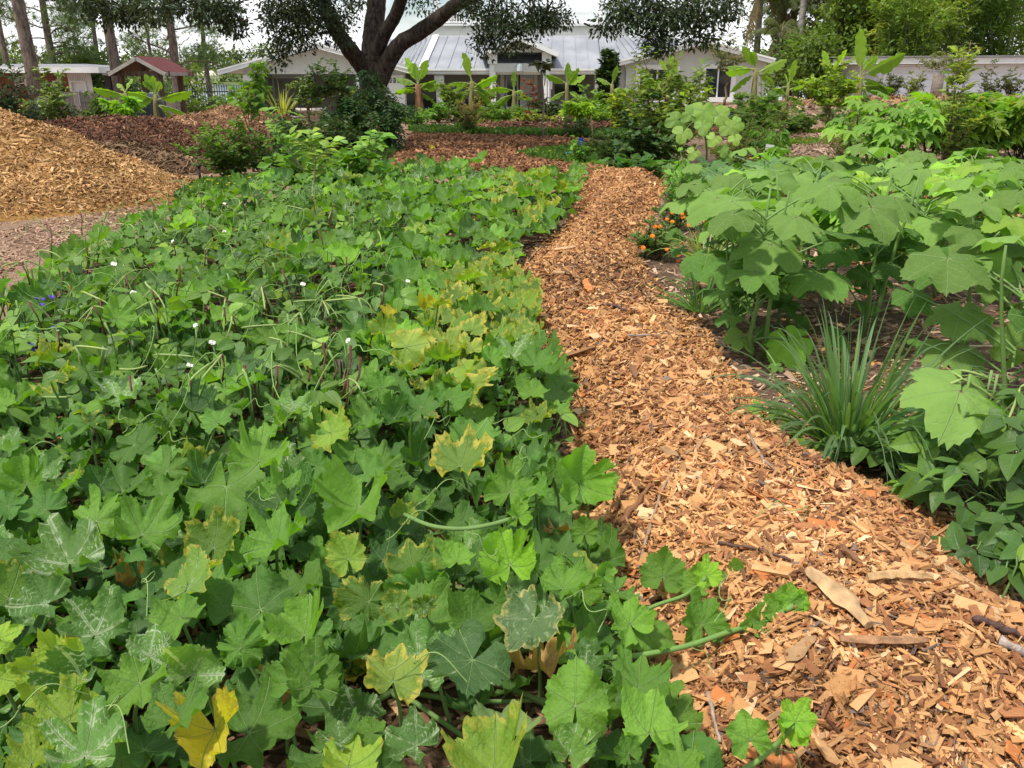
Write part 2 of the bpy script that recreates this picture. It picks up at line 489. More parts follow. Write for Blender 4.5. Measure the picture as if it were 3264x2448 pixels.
# ------------------------------------------------------------------ ground, lake, far shore
def grid_sheet(x0, x1, y0, y1, st, zf, name, mat, kind="structure"):
    xs = np.arange(x0, x1 + st / 2, st); ys = np.arange(y0, y1 + st / 2, st)
    X, Y = np.meshgrid(xs, ys)
    V = np.stack([X, Y, zf(X, Y)], -1).reshape(-1, 3)
    nx = len(xs); i = (np.arange(len(ys) - 1)[:, None] * nx + np.arange(nx - 1)[None]).ravel()
    Q = np.stack([i, i + 1, i + nx + 1, i + nx], 1)
    b = MB(); b.add(V, [Q]); o = b.build(name, mat, None, True, kind); return o
def ground_z(x, y):
    z = gz(x, y)
    return z + 0.012 * np.sin(x * 3.1 + y * 1.7) * np.cos(y * 2.3 - x)
g = grid_sheet(-90, 90, -6, 100, 0.5, ground_z, "ground", MG)
b = MB(); b.box((0, 420, -3.4), (3600, 3200, 0.4)); b.build("terrain", plain("lake_bed", (0.12, 0.1, 0.07), 0.9), None, False, "structure")
def m_water():
    t = NT("water")
    f = t.noise(0.35, t.mapv(t.pos(), (1, 3, 1)), 4)
    return t.done(t.pbsdf((0.12, 0.16, 0.22), 0.12, t.bump(f, 0.25, 0.3), 0, 0.6))
b = MB(); b.box((-150, 322, -2.45), (900, 520, 0.5)); b.build("lake", m_water(), None, False, "structure")
b = MB()
xs = np.linspace(-700, 500, 70)
prof = [(572, -2.6), (590, -1.0), (680, 3), (800, 9), (1000, 12)]
V = []; 
for (yy, zz) in prof:
    for x in xs: V.append((x, yy, zz + (2.5 * math.sin(x * .02) + 2 * math.sin(x * .051)) * (yy > 650)))
n = len(xs)
b.add(V, [(k * n + i, k * n + i + 1, (k + 1) * n + i + 1, (k + 1) * n + i) for k in range(len(prof) - 1) for i in range(n - 1)])
b.build("hills", plain("far_grass", (0.09, 0.13, 0.04), 0.9, 0.3, 0.05), None, True, "structure")

# ------------------------------------------------------------------ wood chips
def chip_protos():
    P = []
    r_ = random.Random(11)
    for k in range(7):
        V = []
        for e in (-.5, .5):
            for w in (-.5, .5):
                for h in (-.5, .5):
                    V.append([w * r_.uniform(.55, 1.25) + r_.uniform(-.12, .12), e * r_.uniform(.75, 1.15), h * r_.uniform(.5, 1.2) + .25 * (abs(w) - .3) * (k % 2)])
        P.append((np.array(V), [np.array([(0, 1, 3, 2), (4, 6, 7, 5), (0, 4, 5, 1), (2, 3, 7, 6), (0, 2, 6, 4), (1, 5, 7, 3)])], np.zeros((8, 2))))
    return P
CHIPS = chip_protos()
def add_chips(b, P, Nrm, size, pal, rng=RNG, tilt=0.45, lw=(0.1, 0.38), th=0.12, yaw=None, v=0.22):
    """P points, Nrm surface normals, size mean length per chip, pal list of (weight, colour)"""
    n = len(P)
    L = np.broadcast_to(size, (n,)) * np.clip(np.exp(rng.normal(0, .45, n)), .35, 2.2)
    Wd = L * rng.uniform(lw[0], lw[1], n) * np.where(rng.random(n) < .25, .45, 1); T = np.minimum(L * th * rng.uniform(.5, 1.6, n), .012)
    a = rng.uniform(0, 2 * PI, n) if yaw is None else rng.normal(yaw, .6, n)
    N2 = unit(Nrm + rng.normal(0, tilt, (n, 3)) * np.array([1, 1, .2]))
    D = np.stack([np.cos(a), np.sin(a), np.zeros(n)], 1); D = unit(D - (D * N2).sum(1, keepdims=True) * N2)
    lg_ = rng.random(n) < .07; L = np.where(lg_, L * 1.9, L); Wd = np.where(lg_, Wd * .6, Wd)
    w = np.array([p[0] for p in pal], float); w /= w.sum()
    k = rng.choice(len(pal), n, p=w)
    C = np.array([p[1] for p in pal])[k] * np.clip(rng.normal(1, v, (n, 1)), .35, 1.7)
    s1 = np.sin(P[:, 0] * 3.3 + 1.3 * np.sin(P[:, 1] * 2.1)) * np.sin(P[:, 1] * 2.7 + 1.1 * np.sin(P[:, 0] * 2.6)) + .5 * np.sin(P[:, 0] * 8.1 + P[:, 1] * 5.3) * np.sin(P[:, 1] * 7.7 - P[:, 0] * 3.1)
    C = C * (1 + .16 * s1)[:, None] * (1 + np.clip(s1, -1.5, 0)[:, None] * np.array([[.05, .1, .12]]))
    pk = rng.integers(0, len(CHIPS), n)
    for q in range(len(CHIPS)):
        m = pk == q
        b.scatter(CHIPS[q], P[m], D[m], N2[m], np.stack([Wd[m], L[m], T[m]], 1), C[m])
PAL_PATH = [(6, (0.435, 0.222, 0.086)), (4, (0.53, 0.30, 0.132)), (3.5, (0.33, 0.145, 0.06)), (1.9, (0.18, 0.08, 0.039)), (.6, (0.58, 0.39, 0.21)), (.2, (0.42, 0.15, 0.045)), (.25, (0.17, 0.12, 0.09))]
PAL_GOLD = [(5, (0.46, 0.275, 0.115)), (3, (0.54, 0.34, 0.155)), (3, (0.35, 0.19, 0.075)), (1.2, (0.2, 0.09, 0.035))]
PAL_DARK = [(5, (0.13, 0.06, 0.033)), (3, (0.2, 0.09, 0.05)), (2, (0.07, 0.035, 0.022)), (.6, (0.32, 0.2, 0.11))]
PAL_MID = [(4, (0.27, 0.15, 0.08)), (3, (0.36, 0.2, 0.1)), (2, (0.17, 0.09, 0.05)), (1, (0.46, 0.3, 0.18))]
PAL_PALE = [(4, (0.38, 0.26, 0.18)), (3, (0.46, 0.325, 0.225)), (2, (0.26, 0.16, 0.1)), (1, (0.15, 0.09, 0.06))]
PAL_BED = [(4, (0.17, 0.09, 0.05)), (3, (0.27, 0.15, 0.085)), (2, (0.1, 0.055, 0.035)), (1.3, (0.42, 0.25, 0.13))]

def inside(poly, x, y):
    p = np.array(poly); r = np.zeros(np.shape(x), bool); j = len(p) - 1
    for i in range(len(p)):
        xi, yi = p[i]; xj, yj = p[j]
        c = ((yi > y) != (yj > y)) & (x < (xj - xi) * (y - yi) / (yj - yi + 1e-12) + xi)
        r ^= c; j = i
    return r
def edge_dist(poly, x, y):
    p = np.array(poly); d = np.full(np.shape(x), 1e9)
    for i in range(len(p)):
        a, c = p[i], p[(i + 1) % len(p)]
        e = c - a; t = np.clip(((x - a[0]) * e[0] + (y - a[1]) * e[1]) / (e @ e), 0, 1)
        d = np.minimum(d, np.hypot(x - a[0] - t * e[0], y - a[1] - t * e[1]))
    return d
def in_view(x, y, m=0.35):
    d = y * .942 + .52
    return np.abs(x) < d * .597 + m + .03 * y
def berm(poly, h, w, base=0.012):
    return lambda x, y: gz(x, y) + base + h * smst(np.where(inside(poly, x, y), edge_dist(poly, x, y), 0) / w)
def poly_sheet(name, poly, st, zf, mat, kind="structure", label=None, cat=None, parent=None):
    p = np.array(poly)
    x0, y0 = p.min(0) - st; x1, y1 = p.max(0) + st
    xs = np.arange(x0, x1 + st, st); ys = np.arange(y0, y1 + st, st)
    X, Y = np.meshgrid(xs, ys); nx = len(xs)
    cx = X[:-1, :-1] + st / 2; cy = Y[:-1, :-1] + st / 2
    k = inside(poly, cx, cy) & in_view(cx, cy, 1.5)
    i = (np.arange(len(ys) - 1)[:, None] * nx + np.arange(nx - 1)[None])[k]
    Q = np.stack([i, i + 1, i + nx + 1, i + nx], 1)
    u, inv = np.unique(Q, return_inverse=True)
    V = np.stack([X, Y, zf(X, Y)], -1).reshape(-1, 3)[u]
    b = MB(); b.add(V, [inv.reshape(-1, 4)]); return b.build(name, mat, parent, True, kind)
def sample_poly(poly, n, rng=RNG, dens=None):
    p = np.array(poly); lo, hi = p.min(0), p.max(0)
    out = np.zeros((0, 2))
    while len(out) < n:
        q = rng.uniform(lo, hi, (n * 2, 2))
        k = inside(poly, q[:, 0], q[:, 1]) & in_view(q[:, 0], q[:, 1])
        if dens is not None: k &= rng.random(len(q)) < dens(q[:, 0], q[:, 1])
        out = np.vstack([out, q[k]])
        if not k.any(): break
    return out[:n]
def on_surf(q, zf, lift=0.0):
    e = .03
    z = zf(q[:, 0], q[:, 1])
    N_ = unit(np.stack([-(zf(q[:, 0] + e, q[:, 1]) - zf(q[:, 0] - e, q[:, 1])) / (2 * e), -(zf(q[:, 0], q[:, 1] + e) - zf(q[:, 0], q[:, 1] - e)) / (2 * e), np.ones(len(q))], 1))
    return np.stack([q[:, 0], q[:, 1], z + lift], 1), N_

# ---- the garden path: a raised berm of orange wood chips
PATH = [(1.211,14.87),(0.743,10.343),(0.314,8.302),(-0.031,7.054),(0.124,5.655),(0.119,4.532),(0.28,4.011),(0.265,3.338),(0.202,2.94),(0.267,2.571),(0.357,2.263),(0.364,1.915),(0.386,1.698),(0.415,1.398),(1.389,1.398),(1.637,1.838),(1.545,2.196),(1.562,2.558),(1.554,2.87),(1.386,3.215),(1.269,3.644),(1.232,4.43),(1.233,5.434),(1.148,6.278),(1.158,7.688),(1.735,10.565),(2.413,13.517)]
zpath0 = berm(PATH, 0.2, 0.42)
def zpath(x, y):
    return zpath0(x, y) + 0.02 * np.sin(x * 5 + y * 2.2) * np.sin(y * 3.7 - x * 2)
path_o = poly_sheet("path", PATH, 0.06, zpath, M_PATH)
q = sample_poly(PATH, 72000, dens=lambda x, y: np.clip(2.6 / np.maximum(y, 1.6), .12, 1) ** 1.25)
P_, N_ = on_surf(q, zpath, 0.0)
P_[:, 2] += RNG.uniform(-.004, .02, len(P_))
b = MB(); add_chips(b, P_, N_, 0.028 + 0.0023 * P_[:, 1], PAL_PATH, tilt=.55, v=.16)
# darker, finer litter along the berm's right flank, its shade put into the colour
q = sample_poly(PATH, 4000, dens=lambda x, y: np.clip(1 - np.hypot(x - 1.151, y - 6.0) / 1.1, 0, 1))
P_, N_ = on_surf(q, zpath, 0.012)
add_chips(b, P_, N_, 0.05, [(3, (0.12, 0.06, 0.03)), (2, (0.22, 0.11, 0.05)), (1, (0.3, 0.2, 0.13))], lw=(.08, .25))
b.build("wood_chips", M_CHIP, path_o, False, "stuff")
# the largest chips lie on top, each a piece of its own
chip_me = []
for k in range(8):
    rg = np.random.default_rng(50 + k); bb = MB()
    bb.scatter(CHIPS[k % 7], np.zeros((1, 3)), np.array([[0, 1, 0]]), np.array([[0, 0, 1.]]), np.array([[rg.uniform(.3, .65), 1, rg.uniform(.07, .12)]]),
               np.array([PAL_PATH[(0, 1, 4, 2, 0, 1, 5, 0)[k]][1]]) * 1.05)
    chip_me.append(bb.mesh("wood_chip", M_CHIP))
q = sample_poly(PATH, 300, dens=lambda x, y: np.clip(2.2 / np.maximum(y, 1.6), .02, 1) ** 2)
P_, N_ = on_surf(q, zpath, 0.02)
for i in range(len(P_)):
    a = random.uniform(0, 2 * PI)
    inst("wood_chip", chip_me[i % 8], path_o, P_[i], (math.cos(a), math.sin(a), 0), N_[i] + RNG.normal(0, .35, 3) * (1, 1, .2), random.uniform(.055, .105))

# ---- the wide mulch area where the path turns towards the oak
TURN = [(1.159,14.206),(2.413,13.517),(2.604,15.952),(2.144,16.832),(1.21,17.182),(0.568,18.202),(0.126,19.841),(1.991,21.013),(2.169,23.855),(-0.283,25.155),(-2.991,26.415),(-2.561,21.187),(-2.726,18.202),(-3.006,16.832),(-4.101,14.87),(-4.015,13.128),(-3.063,13.517),(-2.229,15.952),(-0.382,14.87)]
zturn = berm(TURN, 0.05, 0.5, 0.016)
turn_o = poly_sheet("mulch_bed", TURN, 0.25, zturn, m_mulch("turn_mulch", (0.11, 0.05, 0.025), (0.3, 0.145, 0.065), 14))
q = sample_poly(TURN, 9000)
P_, N_ = on_surf(q, zturn, .01)
b = MB(); add_chips(b, P_, N_, 0.10, [(3, (0.34, 0.17, 0.08)), (3, (0.24, 0.11, 0.05)), (2, (0.15, 0.07, 0.035)), (1, (0.45, 0.26, 0.13))], tilt=.6)
b.build("wood_chips", M_CHIP, turn_o, False, "stuff")

# ---- planted beds: flat dark mulch under the leaves
BED = [(0.644,12.179),(-0.33,12.851),(-1.892,13.56),(-3.185,12.179),(-3.621,10.144),(-3.665,8.472),(-3.675,6.946),(-3.33,5.582),(-3.448,4.838),(-1.566,1.398),(0.438,1.351),(0.386,1.698),(0.364,1.915),(0.357,2.263),(0.267,2.571),(0.202,2.94),(0.265,3.338),(0.28,4.011),(0.119,4.532),(0.124,5.655),(-0.031,7.054),(0.314,8.302),(0.743,10.343),(1.211,14.87)]
zbed = lambda x, y: gz(x, y) + 0.02 + 0 * x
bed_o = poly_sheet("squash_bed", BED, 0.3, zbed, M_BED)
q = sample_poly(BED, 11000, dens=lambda x, y: np.clip(2.4 / np.maximum(y, 1.6), .1, 1) ** 1.2)
P_, N_ = on_surf(q, zbed, .008)
b = MB(); add_chips(b, P_, N_, 0.035, PAL_BED, tilt=.35, lw=(.15, .5)); b.build("wood_chips", M_CHIP, bed_o, False, "stuff")
OKBED = [(2.347,13.128),(1.735,10.565),(1.158,7.688),(1.148,6.278),(1.233,5.434),(1.232,4.43),(1.269,3.644),(1.386,3.215),(1.554,2.87),(1.562,2.558),(1.545,2.196),(1.703,1.838),(2.991,3.276),(12.048,14.87)]
zok = lambda x, y: gz(x, y) + 0.016 + 0 * x
ok_o = poly_sheet("okra_bed", OKBED, 0.3, zok, m_mulch("okra_mulch", (0.10, 0.062, 0.042), (0.31, 0.2, 0.14)))
q = sample_poly(OKBED, 9000, dens=lambda x, y: np.clip(3.4 / np.maximum(y, 2), .1, 1) ** 1.2)
P_, N_ = on_surf(q, zok, .006)
b = MB(); add_chips(b, P_, N_, 0.045, PAL_PALE + [(3, (0.4, 0.2, 0.08))], tilt=.35); b.build("wood_chips", M_CHIP, ok_o, False, "stuff")
STRIP = [(3.996,13.128),(3.044,9.629),(2.936,7.428),(4.277,7.054),(5.249,6.816),(7.212,10.086),(7.691,13.128)]
strip_o = poly_sheet("mulch_strip", STRIP, 0.3, lambda x, y: gz(x, y) + .03 + 0 * x, M_PATH)
q = sample_poly(STRIP, 3500)
P_, N_ = on_surf(q, lambda x, y: gz(x, y) + .035 + 0 * x)
b = MB(); add_chips(b, P_, N_, 0.07, PAL_PATH); b.build("wood_chips", M_CHIP, strip_o, False, "stuff")

# ---- faded litter on the open ground left of the squash, and along the rows on the right
LITL = [(-4.028,5.83),(-4.487,8.48),(-4.222,10.086),(-4.197,11.73),(-3.662,13.972),(-5.299,15.952),(-4.863,13.128),(-5.297,11.73),(-5.5,9.23),(-6.174,9.23)]
q = sample_poly(LITL, 9000)
P_, N_ = on_surf(q, ground_z, .004)
b = MB(); add_chips(b, P_, N_, 0.045, [(4, (0.36, 0.235, 0.155)), (3, (0.44, 0.30, 0.205)), (1, (0.25, 0.15, 0.09))], tilt=.25); b.build("wood_litter", M_CHIP, None, False, "stuff")
ROWS = [(3.548,14.87),(9.923,14.87),(23.597,36.336),(-1.615,34.968),(-3.75,32.228),(-1.281,27.627),(6.107,25.99)]
q = sample_poly(ROWS, 6500)
P_, N_ = on_surf(q, ground_z, .006)
b = MB(); add_chips(b, P_, N_, 0.16, PAL_PALE, tilt=.3); b.build("row_litter", M_CHIP, None, False, "stuff")

# ---- dark raised beds and green strips between the rows beyond
def band(name, px, h, w, mat, pal, n, size, st=.35):
    z = berm(px, h, w, .02)
    o = poly_sheet(name, px, st, z, mat)
    q = sample_poly(px, n); P_, N_ = on_surf(q, z, .01)
    b = MB(); add_chips(b, P_, N_, size, pal, tilt=.5); b.build("wood_chips", M_CHIP, o, False, "stuff")
band("mulch_bed", [(-1.44,26.96),(-1.548,29.01),(0.698,29.246),(3.717,28.775),(7.425,27.533),(6.938,25.675),(3.405,26.31),(0.644,26.96)], .22, .8, M_DARK, PAL_DARK, 2600, .16)
band("mulch_bed", [(-4.014,34.523),(-4.211,36.239),(5.524,33.722),(17.396,29.842),(16.716,28.617),(5.182,31.595),(-0.361,32.243)], .12, .8, M_PALE, PAL_PALE, 2500, .22)
band("mulch_bed", [(4.637,18.733),(5.042,20.42),(7.997,21.187),(15.03,22.806),(12.067,18.202),(7.746,17.182)], .1, .6, M_PALE, PAL_PALE, 3500, .1)
band("mulch_bed", [(6.582,22.806),(7.1,24.647),(10.26,24.949),(17.492,26.652),(16.214,24.647),(9.398,22.806)], .1, .6, M_PALE, PAL_PALE, 2500, .12)

# ---- heaps of mulch
def heap(name, label, cx, cy, rx, ry, h, pal, n, size, mat, skew=0.0, lumps=0.1, seed=1, rot=0.0, chunk=None, pw=1.0):
    rg = np.random.default_rng(seed); ph = rg.uniform(0, 6, 4)
    cr, sr = math.cos(rot), math.sin(rot)
    def zf(x, y):
        dx, dy = x - cx, y - cy
        X, Y = (dx * cr + dy * sr) / rx, (-dx * sr + dy * cr) / ry
        r = np.sqrt(X ** 2 + Y ** 2)
        a = np.arctan2(Y, X)
        r = r * (1 + lumps * np.sin(3 * a + ph[0]) + lumps * .6 * np.sin(5 * a + ph[1]))
        p = np.clip(1 - r, 0, 1) ** pw
        k = h * (p * (1.35 - .35 * p)) * (1 + skew * X)
        return gz(x, y) - .03 + np.maximum(k + .075 * h * (np.sin(x * 2.1 + ph[2]) * np.sin(y * 2.4 + ph[3]) + .5 * np.sin(x * 4.7 + ph[0] + y) * np.sin(y * 5.3 + ph[1])) * np.clip(p * 3, 0, 1), 0)
    t = thing(name, label, "mulch pile", (cx, cy, float(gz(cx, cy))))
    rr = np.linspace(0, 1.12, 24); aa = np.linspace(0, 2 * PI, 64, endpoint=False)
    V = []
    for r in rr:
        for a in aa:
            X, Y = r * math.cos(a) * rx, r * math.sin(a) * ry
            V.append((cx + X * cr - Y * sr, cy + X * sr + Y * cr))
    V = np.array(V); Z = zf(V[:, 0], V[:, 1])
    Q = [(k * 64 + i, k * 64 + (i + 1) % 64, (k + 1) * 64 + (i + 1) % 64, (k + 1) * 64 + i) for k in range(23) for i in range(64)]
    b = MB(); b.add(np.column_stack([V, Z]), [np.array(Q)[:, ::-1]]); b.build("mound", mat, t, True)
    a = rg.uniform(0, 2 * PI, n); r = np.sqrt(rg.uniform(0, 1.0, n)); r = np.where(rg.random(n) < .06, r * 1.14, r)
    X, Y = r * np.cos(a) * rx, r * np.sin(a) * ry
    q = np.stack([cx + X * cr - Y * sr, cy + X * sr + Y * cr], 1)
    q = q[in_view(q[:, 0], q[:, 1], 1.0)]
    P_, N_ = on_surf(q, zf, .01); P_[:, 2] = np.maximum(P_[:, 2], gz(P_[:, 0], P_[:, 1]) + .012)
    b = MB(); add_chips(b, P_, N_, size * .8, pal, rg, tilt=.9); b.build("wood_chips", M_CHIP, t, False, "stuff")
    return t, zf
M_GOLD = m_mulch("gold_mulch", (0.22, 0.11, 0.035), (0.48, 0.27, 0.09), 16)
heap("mulch_pile", "big heap of golden orange wood chips on the open ground", -8.3, 12.6, 3.75, 3.3, 1.4, PAL_GOLD, 40000, .068, M_GOLD, seed=4, lumps=.07, rot=-.25)
heap("mulch_pile", "long low heap of dark brown mulch behind the golden heap", -8.6, 18.8, 4.4, 2.9, .82, PAL_DARK + [(1.0, (0.19, 0.08, 0.045))], 26000, .095, M_DARK, seed=6, lumps=.06, pw=.8)
heap("mulch_pile", "rounded heap of light brown mulch in front of the carport", -6.7, 21.3, 2.8, 2.2, 1.02, PAL_MID, 14000, .11, m_mulch("mid_mulch", (0.14, 0.075, 0.04), (0.34, 0.19, 0.1), 14), seed=9, lumps=.05)
heap("mulch_pile", "flat heap of grey brown straw mulch at the foot of the dark heap", -6.9, 15.9, 1.9, 1.2, .5, [(4, (0.21, 0.135, 0.075)), (3, (0.13, 0.075, 0.04)), (1, (0.32, 0.22, 0.13))], 6000, .12, M_DARK, seed=10)
heap("mulch_pile", "small low heap of pale wood chips beside the concrete apron", -7.0, 27.5, 2.3, 1.6, .45, PAL_MID, 2500, .18, M_PALE, seed=12)
heap("mulch_pile", "long bank of mulch in front of the long white building", 15.5, 32.5, 9.0, 2.2, .4, PAL_MID, 5000, .25, M_PALE, seed=15, lumps=.03)

# ------------------------------------------------------------------ buildings
M_WALL = plain("stucco_pale_green", (0.57, 0.58, 0.53), 0.85, .05, 3, .1)
M_WALLD = plain("stucco_shaded", (0.36, 0.355, 0.32), 0.85, .05, 3, .1)  # darker copy of the stucco, shade of porch and recesses put into the colour
M_WHITE = plain("white_paint", (0.80, 0.80, 0.78), 0.55, .04, 3)
M_GLASS = NT("dark_glass"); M_GLASS = M_GLASS.done(M_GLASS.pbsdf((0.02, 0.025, 0.03), 0.06, None, 0, 0.6))
M_PALEGLASS = NT("pale_glass"); M_PALEGLASS = M_PALEGLASS.done(M_PALEGLASS.pbsdf((0.55, 0.63, 0.66), 0.15, None, 0, 0.5))
M_DOOR = plain("dark_door", (0.05, 0.045, 0.04), 0.5)
M_SHINGLE = plain("grey_shingle", (0.22, 0.22, 0.23), 0.9, .2, 9, .4)
M_STONE = plain("stacked_stone", (0.06, 0.06, 0.065), 0.85, .5, 5, .8, stretch=(1, 1, 3))
M_METAL = NT("metal_roof")
def _mr():
    t = M_METAL
    f = t.noise(0.8, t.mapv(t.obj(), (1.5, 1, 1)), 4)
    c = t.mix(t.ramp(f, .35, .7), (0.24, 0.25, 0.275), (0.32, 0.33, 0.355))
    return t.done(t.pbsdf(c, 0.5, None, 0.0, .3))
M_METAL = _mr()
M_CONC = plain("concrete", (0.42, 0.41, 0.39), 0.9, .1, 4, .2)

def quad(b, p, mat=0):
    return b.add(p, [(0, 1, 2, 3)], mat=mat)
def slab(b, p, t):
    """a thin plate on the four corners p (counter-clockwise from above), thickness t downwards"""
    p = np.array(p, float); v = np.vstack([p, p - np.array([0, 0, t])])
    return b.add(v, [(0, 1, 2, 3), (7, 6, 5, 4), (0, 4, 5, 1), (1, 5, 6, 2), (2, 6, 7, 3), (3, 7, 4, 0)])
def roof_panels(b, e0, e1, r0, r1, step=.5, rib=.03):
    """standing seam roof between the eave e0-e1 and the ridge r0-r1"""
    e0, e1, r0, r1 = [np.array(q, float) for q in (e0, e1, r0, r1)]
    b.add([e0, e1, r1, r0], [(0, 1, 2, 3)])
    n = max(2, int(np.linalg.norm(e1 - e0) / step))
    for k in range(n + 1):
        f = k / n
        a = e0 + (e1 - e0) * f; c = r0 + (r1 - r0) * f
        b.bar(a + [0, 0, rib / 2 + .004], c + [0, 0, rib / 2 + .004], .04, rib)
def wall_open(b, x0, x1, z0, z1, y, opens, th=.2):
    """a wall in the plane y (facing -Y) with rectangular openings [(xa,xb,za,zb)]"""
    xs = sorted({x0, x1, *[v for o in opens for v in o[:2]]}); zs = sorted({z0, z1, *[v for o in opens for v in o[2:]]})
    for i in range(len(xs) - 1):
        for j in range(len(zs) - 1):
            cx, cz = (xs[i] + xs[i + 1]) / 2, (zs[j] + zs[j + 1]) / 2
            if any(o[0] < cx < o[1] and o[2] < cz < o[3] for o in opens): continue
            b.box((cx, y + th / 2, cz), (xs[i + 1] - xs[i], th, zs[j + 1] - zs[j]))
def window(parent, x0, x1, z0, z1, y, trim=.14, bars=1, glass=None, fr=None):
    f = MB(); w = .06
    for (a, c) in (((x0 - trim, z1 + trim / 2), (x1 + trim, z1 + trim / 2)), ((x0 - trim, z0 - trim / 2), (x1 + trim, z0 - trim / 2))):
        f.box(((a[0] + c[0]) / 2, y - .03, a[1]), (c[0] - a[0], .1, trim))
    for x in (x0 - trim / 2, x1 + trim / 2): f.box((x, y - .03, (z0 + z1) / 2), (trim, .1, z1 - z0))
    for k in range(bars): f.box((x0 + (x1 - x0) * (k + 1) / (bars + 1), y + .03, (z0 + z1) / 2), (w, .05, z1 - z0))
    o = f.build("window", fr or M_WHITE, parent)
    g_ = MB(); g_.box(((x0 + x1) / 2, y + .08, (z0 + z1) / 2), (x1 - x0, .03, z1 - z0)); g_.build("pane", glass or M_GLASS, o)
    return o
def P(name, b, mat, parent, **k): return b.build(name, mat, parent, **k)

# ---- carport wing, main block, porch, right wing: one house
Yg, Ym, Yr = 38.5, 42.5, 40.0
zg = -0.3
house = thing("house", "pale green house with metal roof, porch gables and upstairs balcony behind the oak", "house", (0, Ym, zg))
xL, xR, eL, eR, aX = -11.312, -4.525, -12.237, -3.872, -8.119
zE, zA, zO = 1.85, 2.908, 1.726
oL, oR = -11.02, -6.583
ov = .55
b = MB()   # gable wall: a triangle above the opening, and the beam
k = (zA - zE) / (aX - eL)
zw = zE - .12
def gable(b, x0, x1, zb, y, th, ax, za, slope):
    b.prism([(x0, y, zb), (x1, y, zb), (x1, y, za - slope * (x1 - ax)), (ax, y, za), (x0, y, za - slope * (ax - x0))], None, (0, th, 0))
gable(b, xL, xR, zO, Yg, .25, aX, zA - .16, k)
b.box(((oR + xR) / 2, Yg + .125, (zg + zO) / 2), (xR - oR, .25, zO - zg))
b.box(((xL + oL) / 2, Yg + .125, (zg + zO) / 2), (oL - xL - .02, .24, zO - zg))
P("gable_wall", b, M_WALL, house)
b = MB(); b.box(((oL + oR) / 2, Yg + 4.6, (zg + zO) / 2 + .1), (oR - oL + 1.2, .15, zO - zg + .2)); b.box((oL - .35, Yg + 2.4, (zg + zO) / 2), (.12, 4.2, zO - zg)); b.box((oR + .25, Yg + 2.4, (zg + zO) / 2), (.12, 4.2, zO - zg))
P("carport_wall", b, M_WALLD, house)
b = MB(); b.box(((oL + oR) / 2, Yg + 2.3, zO + .06), (oR - oL + .6, 4.4, .08)); P("carport_ceiling", b, M_WHITE, house)
b = MB(); b.box(((xL + oL) / 2, Yg - .06, zO - .28), (oL - xL + .06, .1, .5)); b.box((oR + .1, Yg - .06, (zg + zO) / 2), (.2, .1, zO - zg)); P("post", b, M_WHITE, house)
for sgn, ex in ((-1, eL), (1, eR)):
    b = MB()
    z_e = zA - k * abs(ex - aX)
    pts = [(aX, Yg - ov, zA + .05), (ex, Yg - ov, z_e + .05), (ex, Yg + 9, z_e + .05), (aX, Yg + 9, zA + .05)]
    slab(b, pts if sgn < 0 else pts[::-1], .06); P("roof", b, M_SHINGLE, house)
    b = MB(); b.bar((aX, Yg - ov - .02, zA - .07), (ex, Yg - ov - .02, z_e - .07), .05, .2); b.bar((aX, Yg - ov - .06, zA + .0), (ex, Yg - ov - .06, z_e + .0), .04, .06); P("rake_board", b, M_WHITE, house)
    b = MB(); slab(b, [(p[0], p[1] + (.1 if p[1] < Yg else 0), p[2] - .1) for p in (pts if sgn < 0 else pts[::-1])], .04); P("soffit", b, M_WHITE, house)
window(house, -11.249, -9.553, -0.467, 1.552, Yg + 4.5, .22, 0)
b = MB(); b.box((-10.449, Yg + 4.48, 0.595), (1.9, .06, .12)); P("door_rail", b, M_WHITE, house)
b = MB(); cx, cz = -9.141, 1.631; b.tube([(cx + .2 * math.cos(a), 41, cz + .24 * math.sin(a)) for a in np.linspace(0, 2 * PI, 15)], .03, 6); P("lamp", b, M_WHITE, house)
# white panelled door with a row of small leaded lights beside the oak
dx0, dx1, dz1 = -5.205, -4.545, 1.676
door = MB(); door.box(((dx0 + dx1) / 2, Yg - .06, (zg + dz1) / 2), (dx1 - dx0, .1, dz1 - zg)); door = P("door", door, M_WHITE, house)
n_l = 4
for i in range(n_l):
    x = dx0 + (dx1 - dx0) * (i + .5) / n_l
    b = MB(); b.box((x, Yg - .115, 1.477), ((dx1 - dx0) / n_l - .05, .02, .2)); P("pane", b, M_GLASS, door)
    b = MB()
    for s in (-1, 1): b.bar((x - s * .045, Yg - .135, 1.402), (x + s * .045, Yg - .135, 1.551), .015, .015)
    P("muntin", b, M_WHITE, door)

# main block
mzE, mzR = 1.981, 3.521
mx0, mx1 = -4.3, 4.172
b = MB()
roof_panels(b, (-4.087, 41.5, mzE), (mx1 - .1, 41.5, mzE), (-3.777, 46, mzR), (4.261, 46, mzR), .55)
P("metal_roof", b, M_METAL, house)
b = MB(); roof_panels(b, (-6.693, 46.5, mzE + .3), (-4.087, 41.5, mzE), (-6.478, 47.5, mzR - .1), (-3.777, 46, mzR), .55); P("metal_roof", b, M_METAL, house)
b = MB(); b.bar((-4.087, 41.46, mzE + .05), (-3.777, 46, mzR + .05), .3, .06); P("ridge_cap", b, M_WHITE, house)
b = MB(); roof_panels(b, (mx1 - .1, 41.5, mzE), (9.452, 46.5, mzE + 1.2), (4.261, 46, mzR), (7.703, 47.5, mzR + .02), .55); P("metal_roof", b, M_METAL, house)
b = MB(); b.box(((mx0 + mx1) / 2, 41.45, mzE - .12), (mx1 - mx0, .1, .2)); b.box(((mx0 + mx1) / 2, 41.36, mzE - .05), (mx1 - mx0, .1, .09)); P("fascia", b, M_WHITE, house)
